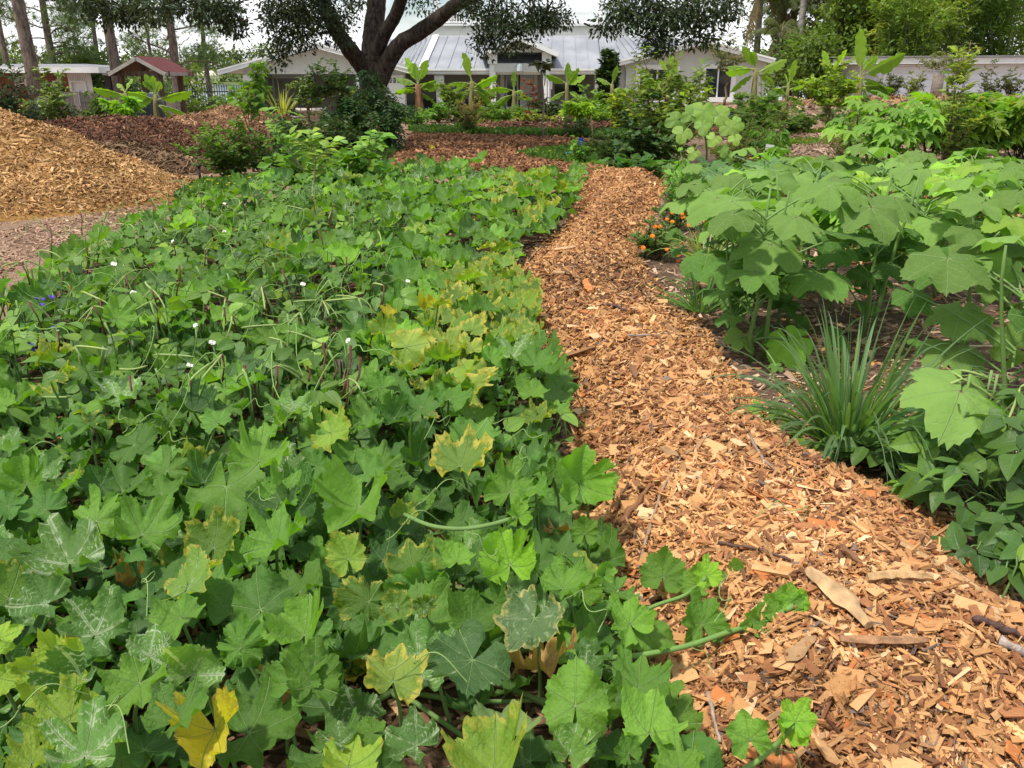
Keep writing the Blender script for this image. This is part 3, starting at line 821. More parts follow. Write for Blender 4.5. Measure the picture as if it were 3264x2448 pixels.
b = MB(); b.box(((mx0 + mx1) / 2, 42.4, mzE - .24), (mx1 - mx0, 1.9, .04)); P("soffit", b, M_WHITE, house)
dX0, dX1, dZ = -0.364, 1.031, 1.751
wX0, wX1 = 2.059, 3.391
b = MB(); wall_open(b, mx0 - 1, mx1 + 1, zg, mzE - .2, 44, [(dX0, dX1, zg, dZ), (wX0, wX1, 0.834, dZ)]); P("wall", b, M_WALLD, house)
b = MB()
for x0, x1 in ((-4.642, -3.417), (-3.2, -1.038)): b.box(((x0 + x1) / 2, 43.6, zg + .45), (x1 - x0, .3, .9))
P("stone_base", b, M_STONE, house)
window(house, dX0, dX1, zg, dZ, 44, .2, 0, M_DOOR)
for x in (1628, 1680):
    pass
dl = MB(); dl.box((0, 43.98, 1.037), (.62, .06, 1.75)); dl = P("door", dl, M_WHITE, house); b = MB(); b.box((0, 43.93, 1.037), (.46, .04, 1.55)); P("pane", b, M_GLASS, dl)
dr = MB(); dr.box((0.698, 43.98, 1.037), (.62, .06, 1.75)); dr = P("door", dr, M_WHITE, house); b = MB(); b.box((0.698, 43.93, 1.037), (.46, .04, 1.55)); P("pane", b, M_PALEGLASS, dr)
window(house, wX0, wX1, 0.834, dZ, 44, .16, 1, M_GLASS, M_WALLD)
b = MB(); b.box((2.389, 43.9, 1.552), (.7, .05, .5)); P("curtain", b, M_WHITE, house)
# columns and portico gable
for sx in (1400, 1746, 1912):
    b = MB(); x = -3.333 if sx == 1400 else (1.638 if sx == 1746 else 4.022)
    b.box((x, 41.8, (zg + mzE - .24) / 2), (.3, .3, mzE - .24 - zg)); b.box((x, 41.8, mzE - .6), (.42, .42, .6)); P("column", b, M_WHITE, house)
pY = 40.9
pa, pz = 0.333, 3.303
pe0, pe1, pze = -1.396, 2.066, 2.603
pk = (pz - pze) / (pe1 - pa)
b = MB(); gable(b, -0.809, 1.479, 2.656, pY + .4, .2, pa, pz - .12, pk); P("gable_wall", b, M_WALL, house)
for sgn, ex in ((-1, pe0), (1, pe1)):
    z_e = pz - pk * abs(ex - pa)
    b = MB(); pts = [(pa, pY, pz), (ex, pY, z_e), (ex, pY + 4, z_e), (pa, pY + 4, pz)]
    slab(b, pts if sgn < 0 else pts[::-1], .1); P("roof", b, M_METAL, house)
    b = MB(); b.bar((pa, pY - .03, pz - .06), (ex, pY - .03, z_e - .06), .05, .2); P("rake_board", b, M_WHITE, house)
    b = MB(); slab(b, [(p[0], p[1] + .02, p[2] - .12) for p in (pts if sgn < 0 else pts[::-1])], .03); P("soffit", b, M_WHITE, house)
b = MB(); b.box(((-0.808 + 1.502) / 2, 41.4, 2.005), (1.502 - -0.808, .3, .38)); P("beam", b, M_WALL, house)
for sx in (1570, 1742):
    x = -0.88 if sx == 1570 else 1.561
    b = MB(); b.box((x, 41.4, (zg + 2.666) / 2), (.28, .28, 2.666 - zg)); b.box((x, 41.4, 2.416), (.42, .42, .5)); P("column", b, M_WHITE, house)
b = MB(); b.box((0.342, 43.4, 2.42), (3.0, .2, 1.0)); P("recess_wall", b, M_WALLD, house)
b = MB(); x, z = 0.339, 1.991; b.tube([(x, 41.2, z - .2), (x, 41.2, z - .12), (x, 41.2, z + .12), (x, 41.2, z + .2)], [.06, .15, .15, .06], 8); P("lamp", b, M_PALEGLASS, house)
# upstairs: pale band, coping, balcony railing, posts
b = MB(); b.box((0.764, 47.2, 3.8), (6.015 - -4.328, .5, 4.124 - 3.475)); P("upper_wall", b, M_WALL, house)
b = MB(); b.box((0.76, 47.1, 4.104), (6.147 - -4.436, .7, .1)); b.box((0.759, 46.85, 3.532), (6.108 - -3.888, .35, .12)); P("coping", b, M_WHITE, house)
rz0, rz1 = 4.164, 4.692
b = MB()
for s0, s1 in ((1405, 1565), (1590, 1905)):
    x0 = -3.611 if s0 == 1405 else -0.668
    x1 = -1.066 if s1 == 1565 else 4.343
    for z in (rz0 + .08, rz1): b.box(((x0 + x1) / 2, 47.2, z), (x1 - x0, .06, .07))
    n = int((x1 - x0) / .13)
    for i in range(n + 1):
        x = x0 + (x1 - x0) * i / n
        b.box((x, 47.2, (rz0 + .115 + rz1 - .035) / 2), (.035, .03, rz1 - rz0 - .15))
cx = -3; cz = (rz0 + rz1) / 2 + .04; hh = (rz1 - rz0) / 2 - .06
for q in (1, .62, .28):
    for s in (-1, 1): b.box((cx, 47.12, cz + s * q * hh), (2 * q * hh, .03, .03)); b.box((cx + s * q * hh, 47.12, cz), (.03, .028, 2 * q * hh - .03))
for s in (-1, 1): b.bar((cx - hh, 47.09, cz - s * hh), (cx + hh, 47.09, cz + s * hh), .03, .02)
P("railing", b, M_WHITE, house)
b = MB(); b.box((-3.128, 47.75, (rz0 + rz1) / 2), (-2.471 - -3.722, .08, rz1 - rz0 - .06)); P("balcony_shade", b, M_DOOR, house)  # dark panel added behind the railing to stand for the balcony's shade
for sx in (0, 1, 2):
    x = (-3.805, -0.856, 4.534)[sx]
    b = MB(); b.box((x, 47.2, rz0 + 1.35), (.22, .22, 2.7)); P("column", b, M_WHITE, house)
# right wing
rx0, rx1 = 5.003, 11.107
ra, rza = 8.132, 3.093
re0, re1 = 4.395, 11.325
rk0 = (rza - 2.201) / (ra - re0)
w1 = (5.621, 7.137, 0.767, 1.914); w2 = (8.487, 9.617, 0.767, 1.952)
zc = 2.197
b = MB(); wall_open(b, rx0, rx1, zg, zc, 40, [w1, w2]); gable(b, rx0, rx1, zc, 40, .2, ra, rza - .15, rk0); P("gable_wall", b, M_WALL, house)
window(house, *w1, 40, .2, 1); window(house, *w2, 40, .2, 1)
b = MB(); b.box((rx0 - .1, 42.1, (zg + zc) / 2), (.16, 4.0, zc - zg)); P("wall", b, M_WALLD, house)
for sgn, ex in ((-1, re0), (1, re1)):
    z_e = rza - rk0 * abs(ex - ra)
    pts = [(ra, 39.5, rza + .05), (ex, 39.5, z_e + .05), (ex, 48, z_e + .05), (ra, 48, rza + .05)]
    b = MB(); slab(b, pts if sgn < 0 else pts[::-1], .06); P("roof", b, M_METAL, house)
    b = MB(); b.bar((ra, 39.47, rza - .08), (ex, 39.47, z_e - .08), .05, .22); b.bar((ra, 39.42, rza + .0), (ex, 39.42, z_e + .0), .04, .07); P("rake_board", b, M_WHITE, house)
    b = MB(); slab(b, [(p[0], p[1] + .06, p[2] - .1) for p in (pts if sgn < 0 else pts[::-1])], .04); P("soffit", b, M_WHITE, house)
b = MB(); x = 4.979; b.tube([(x, 41, 1.923), (x + .1, 41, 1.87), (x + .35, 40.2, 1.79), (x + .38, 40.05, 0.882)], .05, 6); P("downpipe", b, M_WHITE, house)
b = MB(); b.box((5.069, 40.8, 1.078), (.5, .5, 1.6)); P("utility_box", b, plain("grey_metal", (.35, .36, .37), .5), house)
b = MB(); b.box(((xL + xR) / 2, Yg + 1.0, zg - .03), (xR - xL + 1.0, 8.5, .1)); b.box((-7.634, 35, zg + .0), (4.8, 2.5, .1)); P("concrete_apron", b, M_CONC, house)

# ---- long white building on the right
lb = thing("building", "long low white building with flat white roof edge beside the bamboo", "building", (18, 43, .2))
bx0, bx1 = 16.009, 21.238 + 9
def yb(x): return 42 - (x - bx0) * .28
b = MB()
n = 6
for i in range(n):
    xa = bx0 + .8 + (bx1 - bx0 - .8) * i / n; xb = bx0 + .8 + (bx1 - bx0 - .8) * (i + 1) / n
    ya, yb_ = yb(xa), yb(xb)
    b.prism([(xa, ya, -.3), (xb, yb_, -.3), (xb, yb_ + .3, -.3), (xa, ya + .3, -.3)], None, (0, 0, 2.148 + .3))
b.prism([(bx0 + .2, yb(bx0) + 3, -.3), (bx0 + .8, yb(bx0 + .8), -.3), (bx0 + 1.0, yb(bx0) + .2, -.3), (bx0 + .4, yb(bx0) + 3.1, -.3)], None, (0, 0, 2.148 + .3))
P("wall", b, plain("white_block_wall", (0.78, 0.83, 0.90), .8, .04, 2), lb)
for r in range(9):
    z = .1 + r * .28
    b = MB(); b.bar((bx0 + .8, yb(bx0 + .8) - .004, z), (bx1, yb(bx1) - .004, z), .012, .012); P("mortar_joint", b, plain("joint", (.55, .56, .57), .9) if r == 0 else bpy.data.materials["joint"], lb)
b = MB()
zt = 2.444
def rp(x, dy, z): return (x, yb(x) + dy, z)
b.prism([rp(bx0 - .6, -.7, zt - .28), rp(bx1, -.7, zt - .28), rp(bx1, 6, zt - .28), rp(bx0 - .6, 6, zt - .28)], None, (0, 0, .26)); P("fascia", b, M_WHITE, lb)
b = MB(); b.prism([rp(bx0 - .7, -.8, zt - .01), rp(bx1, -.8, zt - .01), rp(bx1, 6.1, zt + .1), rp(bx0 - .7, 6.1, zt + .1)], None, (0, 0, .06)); P("roof", b, M_SHINGLE, lb)
b = MB()
for x in (bx0 + .25, bx0 + 1.0): b.box((x, yb(x) + .6 * (1.0 - (x - bx0)) - .1, 1.1), (.1, .1, 2.7))
P("post", b, M_WHITE, lb)

# ---- neighbour's brick house beyond the fence on the left
Yn = 36.0
nb = thing("house", "low brick house with wide white fascia behind the plank fence", "house", (-24, Yn, -.3))
zf0, zf1 = 1.761, 1.97
nx1 = -16.333
M_BRICK = NT("red_brick")
def _br():
    t = M_BRICK; q = t.n("ShaderNodeTexBrick"); t.set(q.inputs["Vector"], t.mapv(t.n("ShaderNodeTexCoord").outputs["Object"], (1, 1, 1)))
    q.inputs["Color1"].default_value = (.28, .1, .06, 1); q.inputs["Color2"].default_value = (.2, .075, .05, 1); q.inputs["Mortar"].default_value = (.3, .24, .2, 1); q.inputs["Scale"].default_value = 4
    return t.done(t.pbsdf(q.outputs[0], .9))
M_BRICK = _br()
xw = -18.165
b = MB(); b.box(((nx1 - 26 + xw) / 2, 38.2, (zf0 - .3) / 2), (xw - nx1 + 26, .3, zf0 + .3)); P("brick_wall", b, M_BRICK, nb)
b = MB(); b.box((nx1 - 13, 37.2, (zf0 + zf1) / 2), (26, 2.2, zf1 - zf0)); P("fascia", b, M_WHITE, nb)
b = MB(); xr = -19.381
b.prism([(nx1 - 26, 38.2, zf1), (nx1 - .8, 38.2, zf1), (xr, 41, 2.145), (nx1 - 26, 41, 2.132)], None, (0, .1, .02)); b.prism([(nx1 - .8, 38.2, zf1), (nx1 - .3, 43, zf1), (xr + .1, 41, 2.145)], None, (0, 0, .03)); P("roof", b, M_SHINGLE, nb)
sx0, sx1 = -18.165, -17.338
b = MB(); b.box(((sx0 + sx1) / 2, 37.4, .8), (sx1 - sx0, .3, 2.2))
for i in range(12): b.box((sx0 + (sx1 - sx0) * (i + .5) / 12, 37.23, (1.407 + zf0) / 2), (.035, .04, zf0 - 1.407))
P("white_siding", b, M_WHITE, nb)
window(nb, -18.011, -17.5, 1.069, 1.395, 37.2, .07, 0, M_PALEGLASS)
window(nb, -20.602, -20.314, 1.403, 1.576, 38.0, .06, 1)
for s in (50, 86):
    b = MB(); b.box((-20.68 if s == 50 else -20.235, 37.98, 1.477), (.22, .06, .5)); P("shutter", b, M_WHITE, nb)
window(nb, -19.101, -18.97, 1.118, 1.403, 38.0, .06, 0, M_PALEGLASS)
b = MB(); b.box((-18.891, 37.98, 1.279), (.13, .06, .75)); P("shutter", b, M_WHITE, nb)
b = MB(); M_SCREEN = plain("screen_mesh", (.09, .1, .1), .7)
x0, x1 = sx1 + .05, -16.937
b.box(((x0 + x1) / 2, 38.6, .9), (x1 - x0, .05, 2.0)); P("screen_panel", b, M_SCREEN, nb)
b = MB()
for x in (x0 + .35, (x0 + x1) / 2 + .2, x1): b.box((x, 38.5, .95), (.07, .08, 2.1))
b.box(((x0 + x1) / 2, 38.5, 1.726), (x1 - x0, .08, .1)); P("screen_frame", b, M_WHITE, nb)

# ---- houses on the far shore
for (lab, sx, Yh, w, h) in (("tiny cream house with a pale roof on the far lake shore", 655, 585, 16, 5), ("tiny white house under trees at the left end of the far shore", 490, 590, 12, 4)):
    x = -197.091 if sx == 655 else -222.173
    t = thing("house", lab, "house", (x, Yh, -1), "houses across the lake")
    b = MB(); b.box((x, Yh, 1.2), (w, 8, 4.4)); P("wall", b, plain("cream_wall", (.75, .68, .5), .8) if sx == 655 else M_WHITE, t)
    b = MB(); b.prism([(x - w / 2 - 1, Yh - 5, 3.4), (x + w / 2 + 1, Yh - 5, 3.4), (x + w / 2 - 3, Yh, 6.2), (x - w / 2 + 3, Yh, 6.2)], None, (0, 1, .1)); b.prism([(x - w / 2 - 1, Yh + 5, 3.4), (x - w / 2 + 3, Yh + 1, 6.2), (x + w / 2 - 3, Yh + 1, 6.2), (x + w / 2 + 1, Yh + 5, 3.4)], None, (0, .1, .1)); P("roof", b, plain("pale_roof", (.62, .55, .45), .8) if sx == 655 else M_SHINGLE, t)
    for q in (-.3, 0, .3):
        b = MB(); b.box((x + q * w, Yh - 4.03, 1.2), (1.6, .1, 1.6)); P("window", b, M_GLASS, t)

# ---- plank fence
fn = thing("fence", "weathered grey brown plank fence between the garden and the brick house", "fence", (-15, 30, -.2))
fp = [tinted("fence_plank", .9, (40, 40, 4), .35)]
def fence_run(a, c, h0, h1, step=.145):
    a = np.array(a, float); c = np.array(c, float); n = int(np.linalg.norm(c - a) / step); d = unit(c - a)
    for i in range(n):
        p = a + (c - a) * (i + .5) / n; h = (h0 + (h1 - h0) * i / n) * random.uniform(.975, 1.02); z = float(gz(p[0], p[1]))
        b = MB(); nx = np.array([-d[1], d[0]]) * random.uniform(-.012, .012)
        b.box((p[0] + nx[0], p[1] + nx[1], z + h / 2), (step * .95, .022, h), math.atan2(d[1], d[0]), col=np.array((.21, .175, .165)) * random.uniform(.65, 1.25)); b.build("plank", fp, fn)
    for zz in (.4, h0 - .3): 
        b = MB(); b.bar((a[0], a[1] + .04, float(gz(*a)) + zz), (c[0], c[1] + .04, float(gz(*c)) + zz), .04, .08, (.2, .17, .15)); b.build("rail", fp, fn)
fence_run((-15.341, 29), (-14.124, 29.5), 1.1, 1.35)
fence_run((-14.104, 29.5), (-14.966, 32), 1.3, 1.2)
fence_run((-15.434, 33), (-12.509, 34), 1.25, 1.1)

# ---- black metal fence towards the lake
mf = thing("metal_fence", "black metal picket fence overgrown with vines beside the carport", "fence", (-12, 36, -.3))
M_BLACK = plain("black_metal", (.02, .02, .022), .5)
x0, x1 = -13.23, -10.489
b = MB()
for z in (0.489, 1.058): b.box(((x0 + x1) / 2, 36, z), (x1 - x0, .03, .04))
b.build("rail", M_BLACK, mf)
for i in range(28):
    b = MB(); x = x0 + (x1 - x0) * (i + .5) / 28; b.box((x, 36, 0.751), (.022, .022, 1.15)); b.build("picket", M_BLACK, mf)

# ---- little red roofed well shelter
Yw = 27.0
wl = thing("well_shelter", "small open timber shelter with red shingle gable roof behind the mulch heaps", "shelter", (-10.916, Yw, -.1))
M_TIM = bark("dark_timber", (.07, .045, .032), (.16, .11, .08), 20, 3, .4)
M_RED = plain("red_shingle", (.12, .026, .024), .9, .25, 14, .5)
wx0, wx1, wa = -11.935, -10.255, -11.064
wz0, wz1 = 1.708, 2.151
dY = 2.6; sh = -10.65 - wx1
for side in (0, 1):
    e = wx0 if side == 0 else wx1
    pts = [(wa, Yw, wz1), (e, Yw, wz0), (e + sh * .25, Yw + dY, wz0), (wa + sh * .25, Yw + dY, wz1)]
    for k in range(6):
        f0, f1 = k / 6, (k + 1) / 6 + .02
        q = [np.array(pts[0]) + (np.array(pts[1]) - pts[0]) * f0, np.array(pts[0]) + (np.array(pts[1]) - pts[0]) * f1, np.array(pts[3]) + (np.array(pts[2]) - pts[3]) * f1, np.array(pts[3]) + (np.array(pts[2]) - pts[3]) * f0]
        q = [x + [0, 0, .03 - (0 if i in (0, 3) else .02)] for i, x in enumerate(q)]
        b = MB(); slab(b, q if side == 0 else q[::-1], .03); P("shingle", b, M_RED, wl)
    b = MB(); b.bar(np.array(pts[0]) + [0, -.02, -.05], np.array(pts[1]) + [0, -.02, -.05], .04, .1); P("rake_board", b, plain("grey_wood", (.34, .31, .27), .8) if side == 0 else bpy.data.materials["grey_wood"], wl)
    b = MB(); b.bar(np.array(pts[1]) + [0, 0, -.03], np.array(pts[2]) + [0, 0, -.03], .05, .1); P("eave_board", b, bpy.data.materials["grey_wood"], wl)
    b = MB(); slab(b, [np.array(p) - [0, 0, .035] for p in (pts if side == 0 else pts[::-1])], .025); P("roof_deck", b, M_TIM, wl)
px0, px1 = -11.722, -10.557
for x, y in ((px0, 27.3), (px1, 27.3), (px0 + sh * .2, 29.2), (px1 + sh * .2, 29.2)):
    b = MB(); b.box((x, y, (wz0 - .3) / 2 + .05), (.14, .14, wz0 + .35)); P("post", b, M_TIM, wl)
for y in (27.3, 29.2):
    b = MB(); b.box(((px0 + px1) / 2 + (.05 if y > 28 else 0), y - .09, wz0 - .02), (px1 - px0 + .7, .06, .14)); P("beam", b, M_TIM, wl)
b = MB(); b.bar((wa, 27.4, wz0), (wa, 27.4, wz1 - .1), .1, .1); b.bar((wa - .05, 27.45, wz0 - .5), (wa + .5, 27.45, wz1 - .3), .06, .06); P("king_post", b, M_TIM, wl)
b = MB(); b.box((-11.067, 27.2, -.02), (1.6, .9, .3)); P("brick_curb", b, plain("old_brick", (.3, .1, .06), .9, .3, 8), wl)

# ------------------------------------------------------------------ foliage materials
def fol(name, trans=0.35, rough=.5): return lazy(name, lambda: tinted(name, rough, (9, 9, 9), .22, trans, .3, 0))
F_LEAF = fol("foliage", .45); F_DARK = fol("dark_foliage", .25, .42); F_PINE = fol("pine_needles", .2, .6)
B_OAK = bark("oak_bark", (.025, .019, .015), (.10, .078, .06), 16, 3, 1.0)
B_PINE = bark("pine_bark", (.075, .058, .046), (.19, .152, .122), 9, 3, .8)
B_STEM = tinted("stem", .7, (30, 30, 8), .2, 0, .3, .2)
GREEN = (.075, .17, .035); DGREEN = (.028, .065, .024); LIME = (.17, .28, .035); YELG = (.24, .27, .04); BLUEG = (.05, .12, .05)

def curve(p0, p1, sag=0.0, n=6, wob=0.0, rng=RNG):
    p0 = np.array(p0, float); p1 = np.array(p1, float)
    t = np.linspace(0, 1, n)[:, None]
    p = p0 + (p1 - p0) * t
    p[:, 2] += sag * 4 * (t * (1 - t))[:, 0]
    if wob: p[1:-1] += rng.normal(0, wob, (n - 2, 3))
    return p

def bush(name, label, cat, x, y, h, r, leaf=(.09, .05), col=GREEN, stems=7, twigs=9, lpt=9, proto=None, droop=.2, base_h=.0, z=None, mat=None,
         group=None, v=.22, up=.4, stem_col=(.16, .11, .06), top=None, seed=None, flowers=None, spread=1.0, trunk=None, clear=.2, ry=None, sr=.012):
    """a plant of stems that branch into leafy twigs; trunk: (radius, height) for a small standard tree"""
    rng = np.random.default_rng(zlib.crc32(label.encode()) % 99991 if seed is None else seed)
    z0 = float(gz(x, y)) if z is None else z
    t = thing(name, label, cat, (x, y, z0), group)
    sb = MB(); fb = MB(); proto = proto or KITE; ry = ry or r
    hb = 0.0
    if trunk:
        tr, hb = trunk
        top_ = (x + rng.normal(0, .03) * h, y, z0 + hb)
        sb.tube(curve((x, y, z0 - .03), top_, 0, 5, .012 * h, rng), np.linspace(tr * 1.25, tr * .8, 5), 7, stem_col)
    LP, LD, LN, LS, LC = [], [], [], [], []
    for i in range(stems):
        a = 2 * PI * (i + rng.uniform(-.35, .35)) / stems; q = math.sqrt(rng.uniform(.02, 1)) * spread
        hh = h * rng.uniform(.55, 1.0) * (1 - .32 * q * q) * (1.18 if rng.random() < .18 else 1)
        b0 = np.array([x, y, z0 + hb * rng.uniform(.75, 1)]) if trunk else np.array([x + rng.normal(0, .1 * r), y + rng.normal(0, .1 * r), z0])
        b1 = np.array([x + q * r * math.cos(a), y + q * ry * math.sin(a), z0 + max(hh, hb * 1.05)])
        st = curve(b0, b1, .06 * h, 7, .025 * r, rng)
        sb.tube(st, np.linspace(sr * (1 if not trunk else .9), sr * .35, 7), 5, stem_col)
        for k in range(twigs):
            f = rng.uniform(clear, 1.0) if not trunk else rng.uniform(.3, 1)
            s = st[int(f * 5.99)] * (1 - (f * 6) % 1) + st[min(6, int(f * 5.99) + 1)] * ((f * 6) % 1)
            aa = rng.uniform(0, 2 * PI); ln = r * rng.uniform(.22, .55) * (1.15 - .5 * f)
            d = unit(np.array([math.cos(aa), math.sin(aa), rng.uniform(-.15, .8) + up * f]))
            e = s + d * ln; e[2] = max(e[2], z0 + .03)
            sb.tube(np.array([s, (s + e) / 2 + [0, 0, .04 * ln], e]), (sr * .35, sr * .25, sr * .15), 3, stem_col, cap=False)
            m = max(3, int(lpt * .78 * rng.uniform(.7, 1.3)))
            u = np.linspace(.25, 1.0, m)
            P_ = s + (e - s) * u[:, None]
            side = np.where(np.arange(m) % 2, 1, -1)[:, None]
            perp = unit(np.cross(d, [0, 0, 1]) + 1e-6)
            D_ = unit(perp * side * rng.uniform(.5, 1.1, (m, 1)) + d * rng.uniform(.2, .9, (m, 1)) + rng.normal(0, .25, (m, 3)) - [0, 0, droop])
            LP.append(P_); LD.append(D_); LN.append(unit(np.array([0, 0, 1.0]) + rng.normal(0, .38, (m, 3))))
            LS.append(leaf[0] * rng.uniform(.65, 1.25, m))
            c = tints(m, col, v, .1, rng)
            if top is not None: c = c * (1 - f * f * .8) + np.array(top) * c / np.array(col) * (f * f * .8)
            LC.append(c)
    LP, LD, LN, LS, LC = np.vstack(LP), np.vstack(LD), np.vstack(LN), np.concatenate(LS), np.vstack(LC)
    nat = .56 if proto is KITE else .72 if proto is ROUND else .15 if proto is BLADE else None
    asp = leaf[1] / leaf[0] / nat if nat else 1
    fb.scatter(proto, LP, LD, LN, np.stack([LS * asp, LS, LS], 1), np.clip(LC, .002, 1))
    sb.build("trunk" if trunk else "stem", B_STEM, t, True)
    fb.build("foliage", mat or F_LEAF, t)
    if flowers:
        fc, fn_, fs = flowers
        k = rng.choice(len(LP), min(fn_, len(LP)), replace=False)
        b = MB()
        for q in range(5):
            aa = 2 * PI * q / 5
            b.scatter(ROUND, LP[k] + [0, 0, .04], np.tile([[math.cos(aa), math.sin(aa), .4]], (len(k), 1)), np.tile([[0, 0, 1.0]], (len(k), 1)) + rng.normal(0, .3, (len(k), 3)), np.full(len(k), fs), tints(len(k), fc, .12, .05, rng))
        b.build("flowers", F_LEAF, t)
    return t

def clump_leaves(fb, C, R, n, leaf, col, proto=KITE, v=.25, rng=RNG, hang=.2, asp=1.0, flat=.0):
    """leaves filling small ellipsoid clumps; C (k,3) centres, R (k,3) radii, n per clump"""
    k = len(C); m = k * n
    d = rng.normal(size=(m, 3)); d = unit(d) * (rng.random((m, 1)) ** .45)
    P_ = np.repeat(C, n, 0) + d * np.repeat(np.broadcast_to(R, (k, 3)), n, 0)
    D_ = unit(d + rng.normal(0, .5, (m, 3)) - [0, 0, hang]); N_ = unit(np.array([0, 0, 1.0]) + rng.normal(0, .6, (m, 3)))
    s = leaf * rng.uniform(.6, 1.3, m)
    ct = np.repeat(tints(k, col, v * .7, .06, rng), n, 0) * np.clip(rng.normal(1, v, (m, 1)), .4, 1.8)
    fb.scatter(proto, P_, D_, N_, np.stack([s * asp, s, s], 1), np.clip(ct, .002, 1))

def tree(name, label, x, y, h, tr, crown, clumps=40, n=60, leaf=.25, col=GREEN, cr=.9, mat=None, group=None, bk=None, proto=KITE, seed=0, hang=.2, asp=1.0, cat="tree", v=.25, lean=0.0, limbs=10):
    """crown: (z centre, radius xy, radius z)"""
    rng = np.random.default_rng(seed + 100)
    z0 = float(gz(x, y)); t = thing(name, label, cat, (x, y, z0), group)
    zc, rx, rz = crown
    b = MB(); top_ = (x + lean, y, z0 + zc + rz * .6)
    tp = curve((x, y, z0 - .1), top_, 0, 9, .05 * rx, rng); b.tube(tp, np.linspace(tr * 1.15, tr * .3, 9), 9, (1, 1, 1), .04)
    d = unit(rng.normal(size=(clumps, 3))) * (rng.random((clumps, 1)) ** .38)
    C = np.array([x + lean * .8, y, z0 + zc]) + d * [rx, rx, rz]
    for i in range(min(limbs, clumps)):
        f = rng.uniform(.35, .9); s = tp[int(f * 8)]
        b.tube(curve(s, C[i], .03 * rx, 5, .05, rng), np.linspace(tr * .35, tr * .06, 5), 5, (1, 1, 1))
    b.build("trunk", bk or B_OAK, t, True)
    fb = MB(); clump_leaves(fb, C, cr * np.array([1, 1, .7]), n, leaf, col, proto, v, rng, hang, asp); fb.build("crown", mat or F_LEAF, t)
    return t

# ------------------------------------------------------------------ the live oak
YO = 22.4
oak = thing("oak_tree", "large spreading live oak with dark forked trunk in front of the house", "tree", (-3.53,22.526, 0))
def op(*pts): return np.array(pts)
LIMBS = [
 ([(-3.519,22.4,-0.167), (-3.494,22.4,0.29), (-3.466,22.4,0.815), (-3.434,22.4,1.259), (-3.402,22.4,1.696), (-3.398,22.4,2.056)], [.52, .43, .385, .38, .44, .40]),
 ([(-3.52,22.4,1.66), (-3.736,22.2,1.98), (-3.908,21.6,2.312), (-4.058,21,2.687), (-4.116,20.4,3.097), (-4.157,19.8,3.533), (-4.261,19,3.964)], [.3, .25, .22, .2, .18, .15, .1]),
 ([(-3.427,22.4,1.804), (-3.432,22.6,2.276), (-3.408,22.8,2.713), (-3.334,23,3.223), (-3.294,23.2,3.804), (-3.215,23.6,4.965)], [.33, .3, .29, .28, .25, .15]),
 ([(-3.306,22.4,2.056), (-3.085,22.2,2.543), (-2.788,22,2.878), (-2.545,21.6,3.254), (-2.313,21,3.717), (-2.017,20.4,4.382)], [.2, .19, .18, .17, .15, .1]),
 ([(-3.284,22.3,1.464), (-3.043,22.2,1.873), (-2.709,22,2.312), (-2.193,21.8,2.566), (-1.748,21.6,2.827), (-1.258,21.2,3.144), (-0.778,20.8,3.305), (0.121,20.2,3.512), (1.08,19.4,3.61)], [.27, .25, .235, .22, .205, .18, .155, .12, .08]),
 ([(-4.157,19.8,3.533), (-4.67,18,3.407), (-5.48,16.8,3.233), (-6.289,16,3.104)], [.14, .12, .09, .05]),
 ([(0.121,20.2,3.512), (1.656,18.6,3.413), (3.035,17.6,3.206), (3.789,17,3.047)], [.1, .09, .07, .04])]
for i, (pts, rad) in enumerate(LIMBS):
    b = MB()
    p = np.array(pts, float); k = np.linspace(0, len(p) - 1, len(p) * 4 - 3)
    q = np.stack([np.interp(k, np.arange(len(p)), p[:, a]) for a in range(3)], 1)
    for _ in range(2): q[1:-1] = (q[:-2] + 2 * q[1:-1] + q[2:]) / 4
    b.tube(q, np.interp(k, np.arange(len(p)), rad) * .84, 14, (1, 1, 1), .045)
    b.build("trunk" if i == 0 else "limb", B_OAK, oak, True)
OAKC = []
def oc(*rows):
    for r in rows: OAKC.append(r)
# (sx, sy, radius px x, radius px y, distance, clumps)
OSPOTS = [(-6.982,16,2.763, 0.61, 0.188, 12), (-6.464,16,2.64, 0.388, 0.222, 7), (-5.752,16,2.738, 0.721, 0.222, 13), (-5.186,16.4,2.718, 0.511, 0.312, 12), (-4.915,16.6,2.475, 0.259, 0.23, 5), (-6.933,16,2.565, 0.122, 0.144, 2),
 (-5.125,20,2.881, 0.52, 0.381, 12), (-4.53,20,2.757, 0.693, 0.589, 24), (-5.076,20,2.319, 0.346, 0.346, 6), (-3.991,20,2.757, 0.624, 0.554, 16), (-5.045,20,1.905, 0.152, 0.152, 1), (-4.401,20,2.256, 0.312, 0.152, 2), (-3.683,20,2.319, 0.125, 0.097, 0), (-3.608,21,3.077, 0.437, 0.291, 5), (-2.082,22,3.15, 0.305, 0.305, 3),
 (-0.618,20,2.943, 0.312, 0.416, 7), (-0.216,20,2.757, 0.485, 0.485, 14), (0.449,19.6,2.794, 0.543, 0.407, 15), (0.846,19.6,2.733, 0.34, 0.306, 7), (-0.625,20,2.319, 0.236, 0.291, 5), (0.054,20,2.319, 0.416, 0.208, 6), (-0.91,20.5,2.915, 0.208, 0.277, 4), (-0.593,20,2.097, 0.097, 0.097, 0),
 (1.989,17,2.682, 0.412, 0.324, 9), (2.564,17,2.629, 0.53, 0.442, 16), (3.209,16.8,2.668, 0.582, 0.466, 20), (3.826,16.8,2.72, 0.349, 0.291, 8), (2.761,17,2.203, 0.265, 0.265, 6), (3.45,17,2.257, 0.324, 0.206, 5), (1.713,17,2.417, 0.118, 0.153, 2), (2.599,17,1.999, 0.082, 0.118, 1)]
rng = np.random.default_rng(5)
fb = MB(); tb = MB()
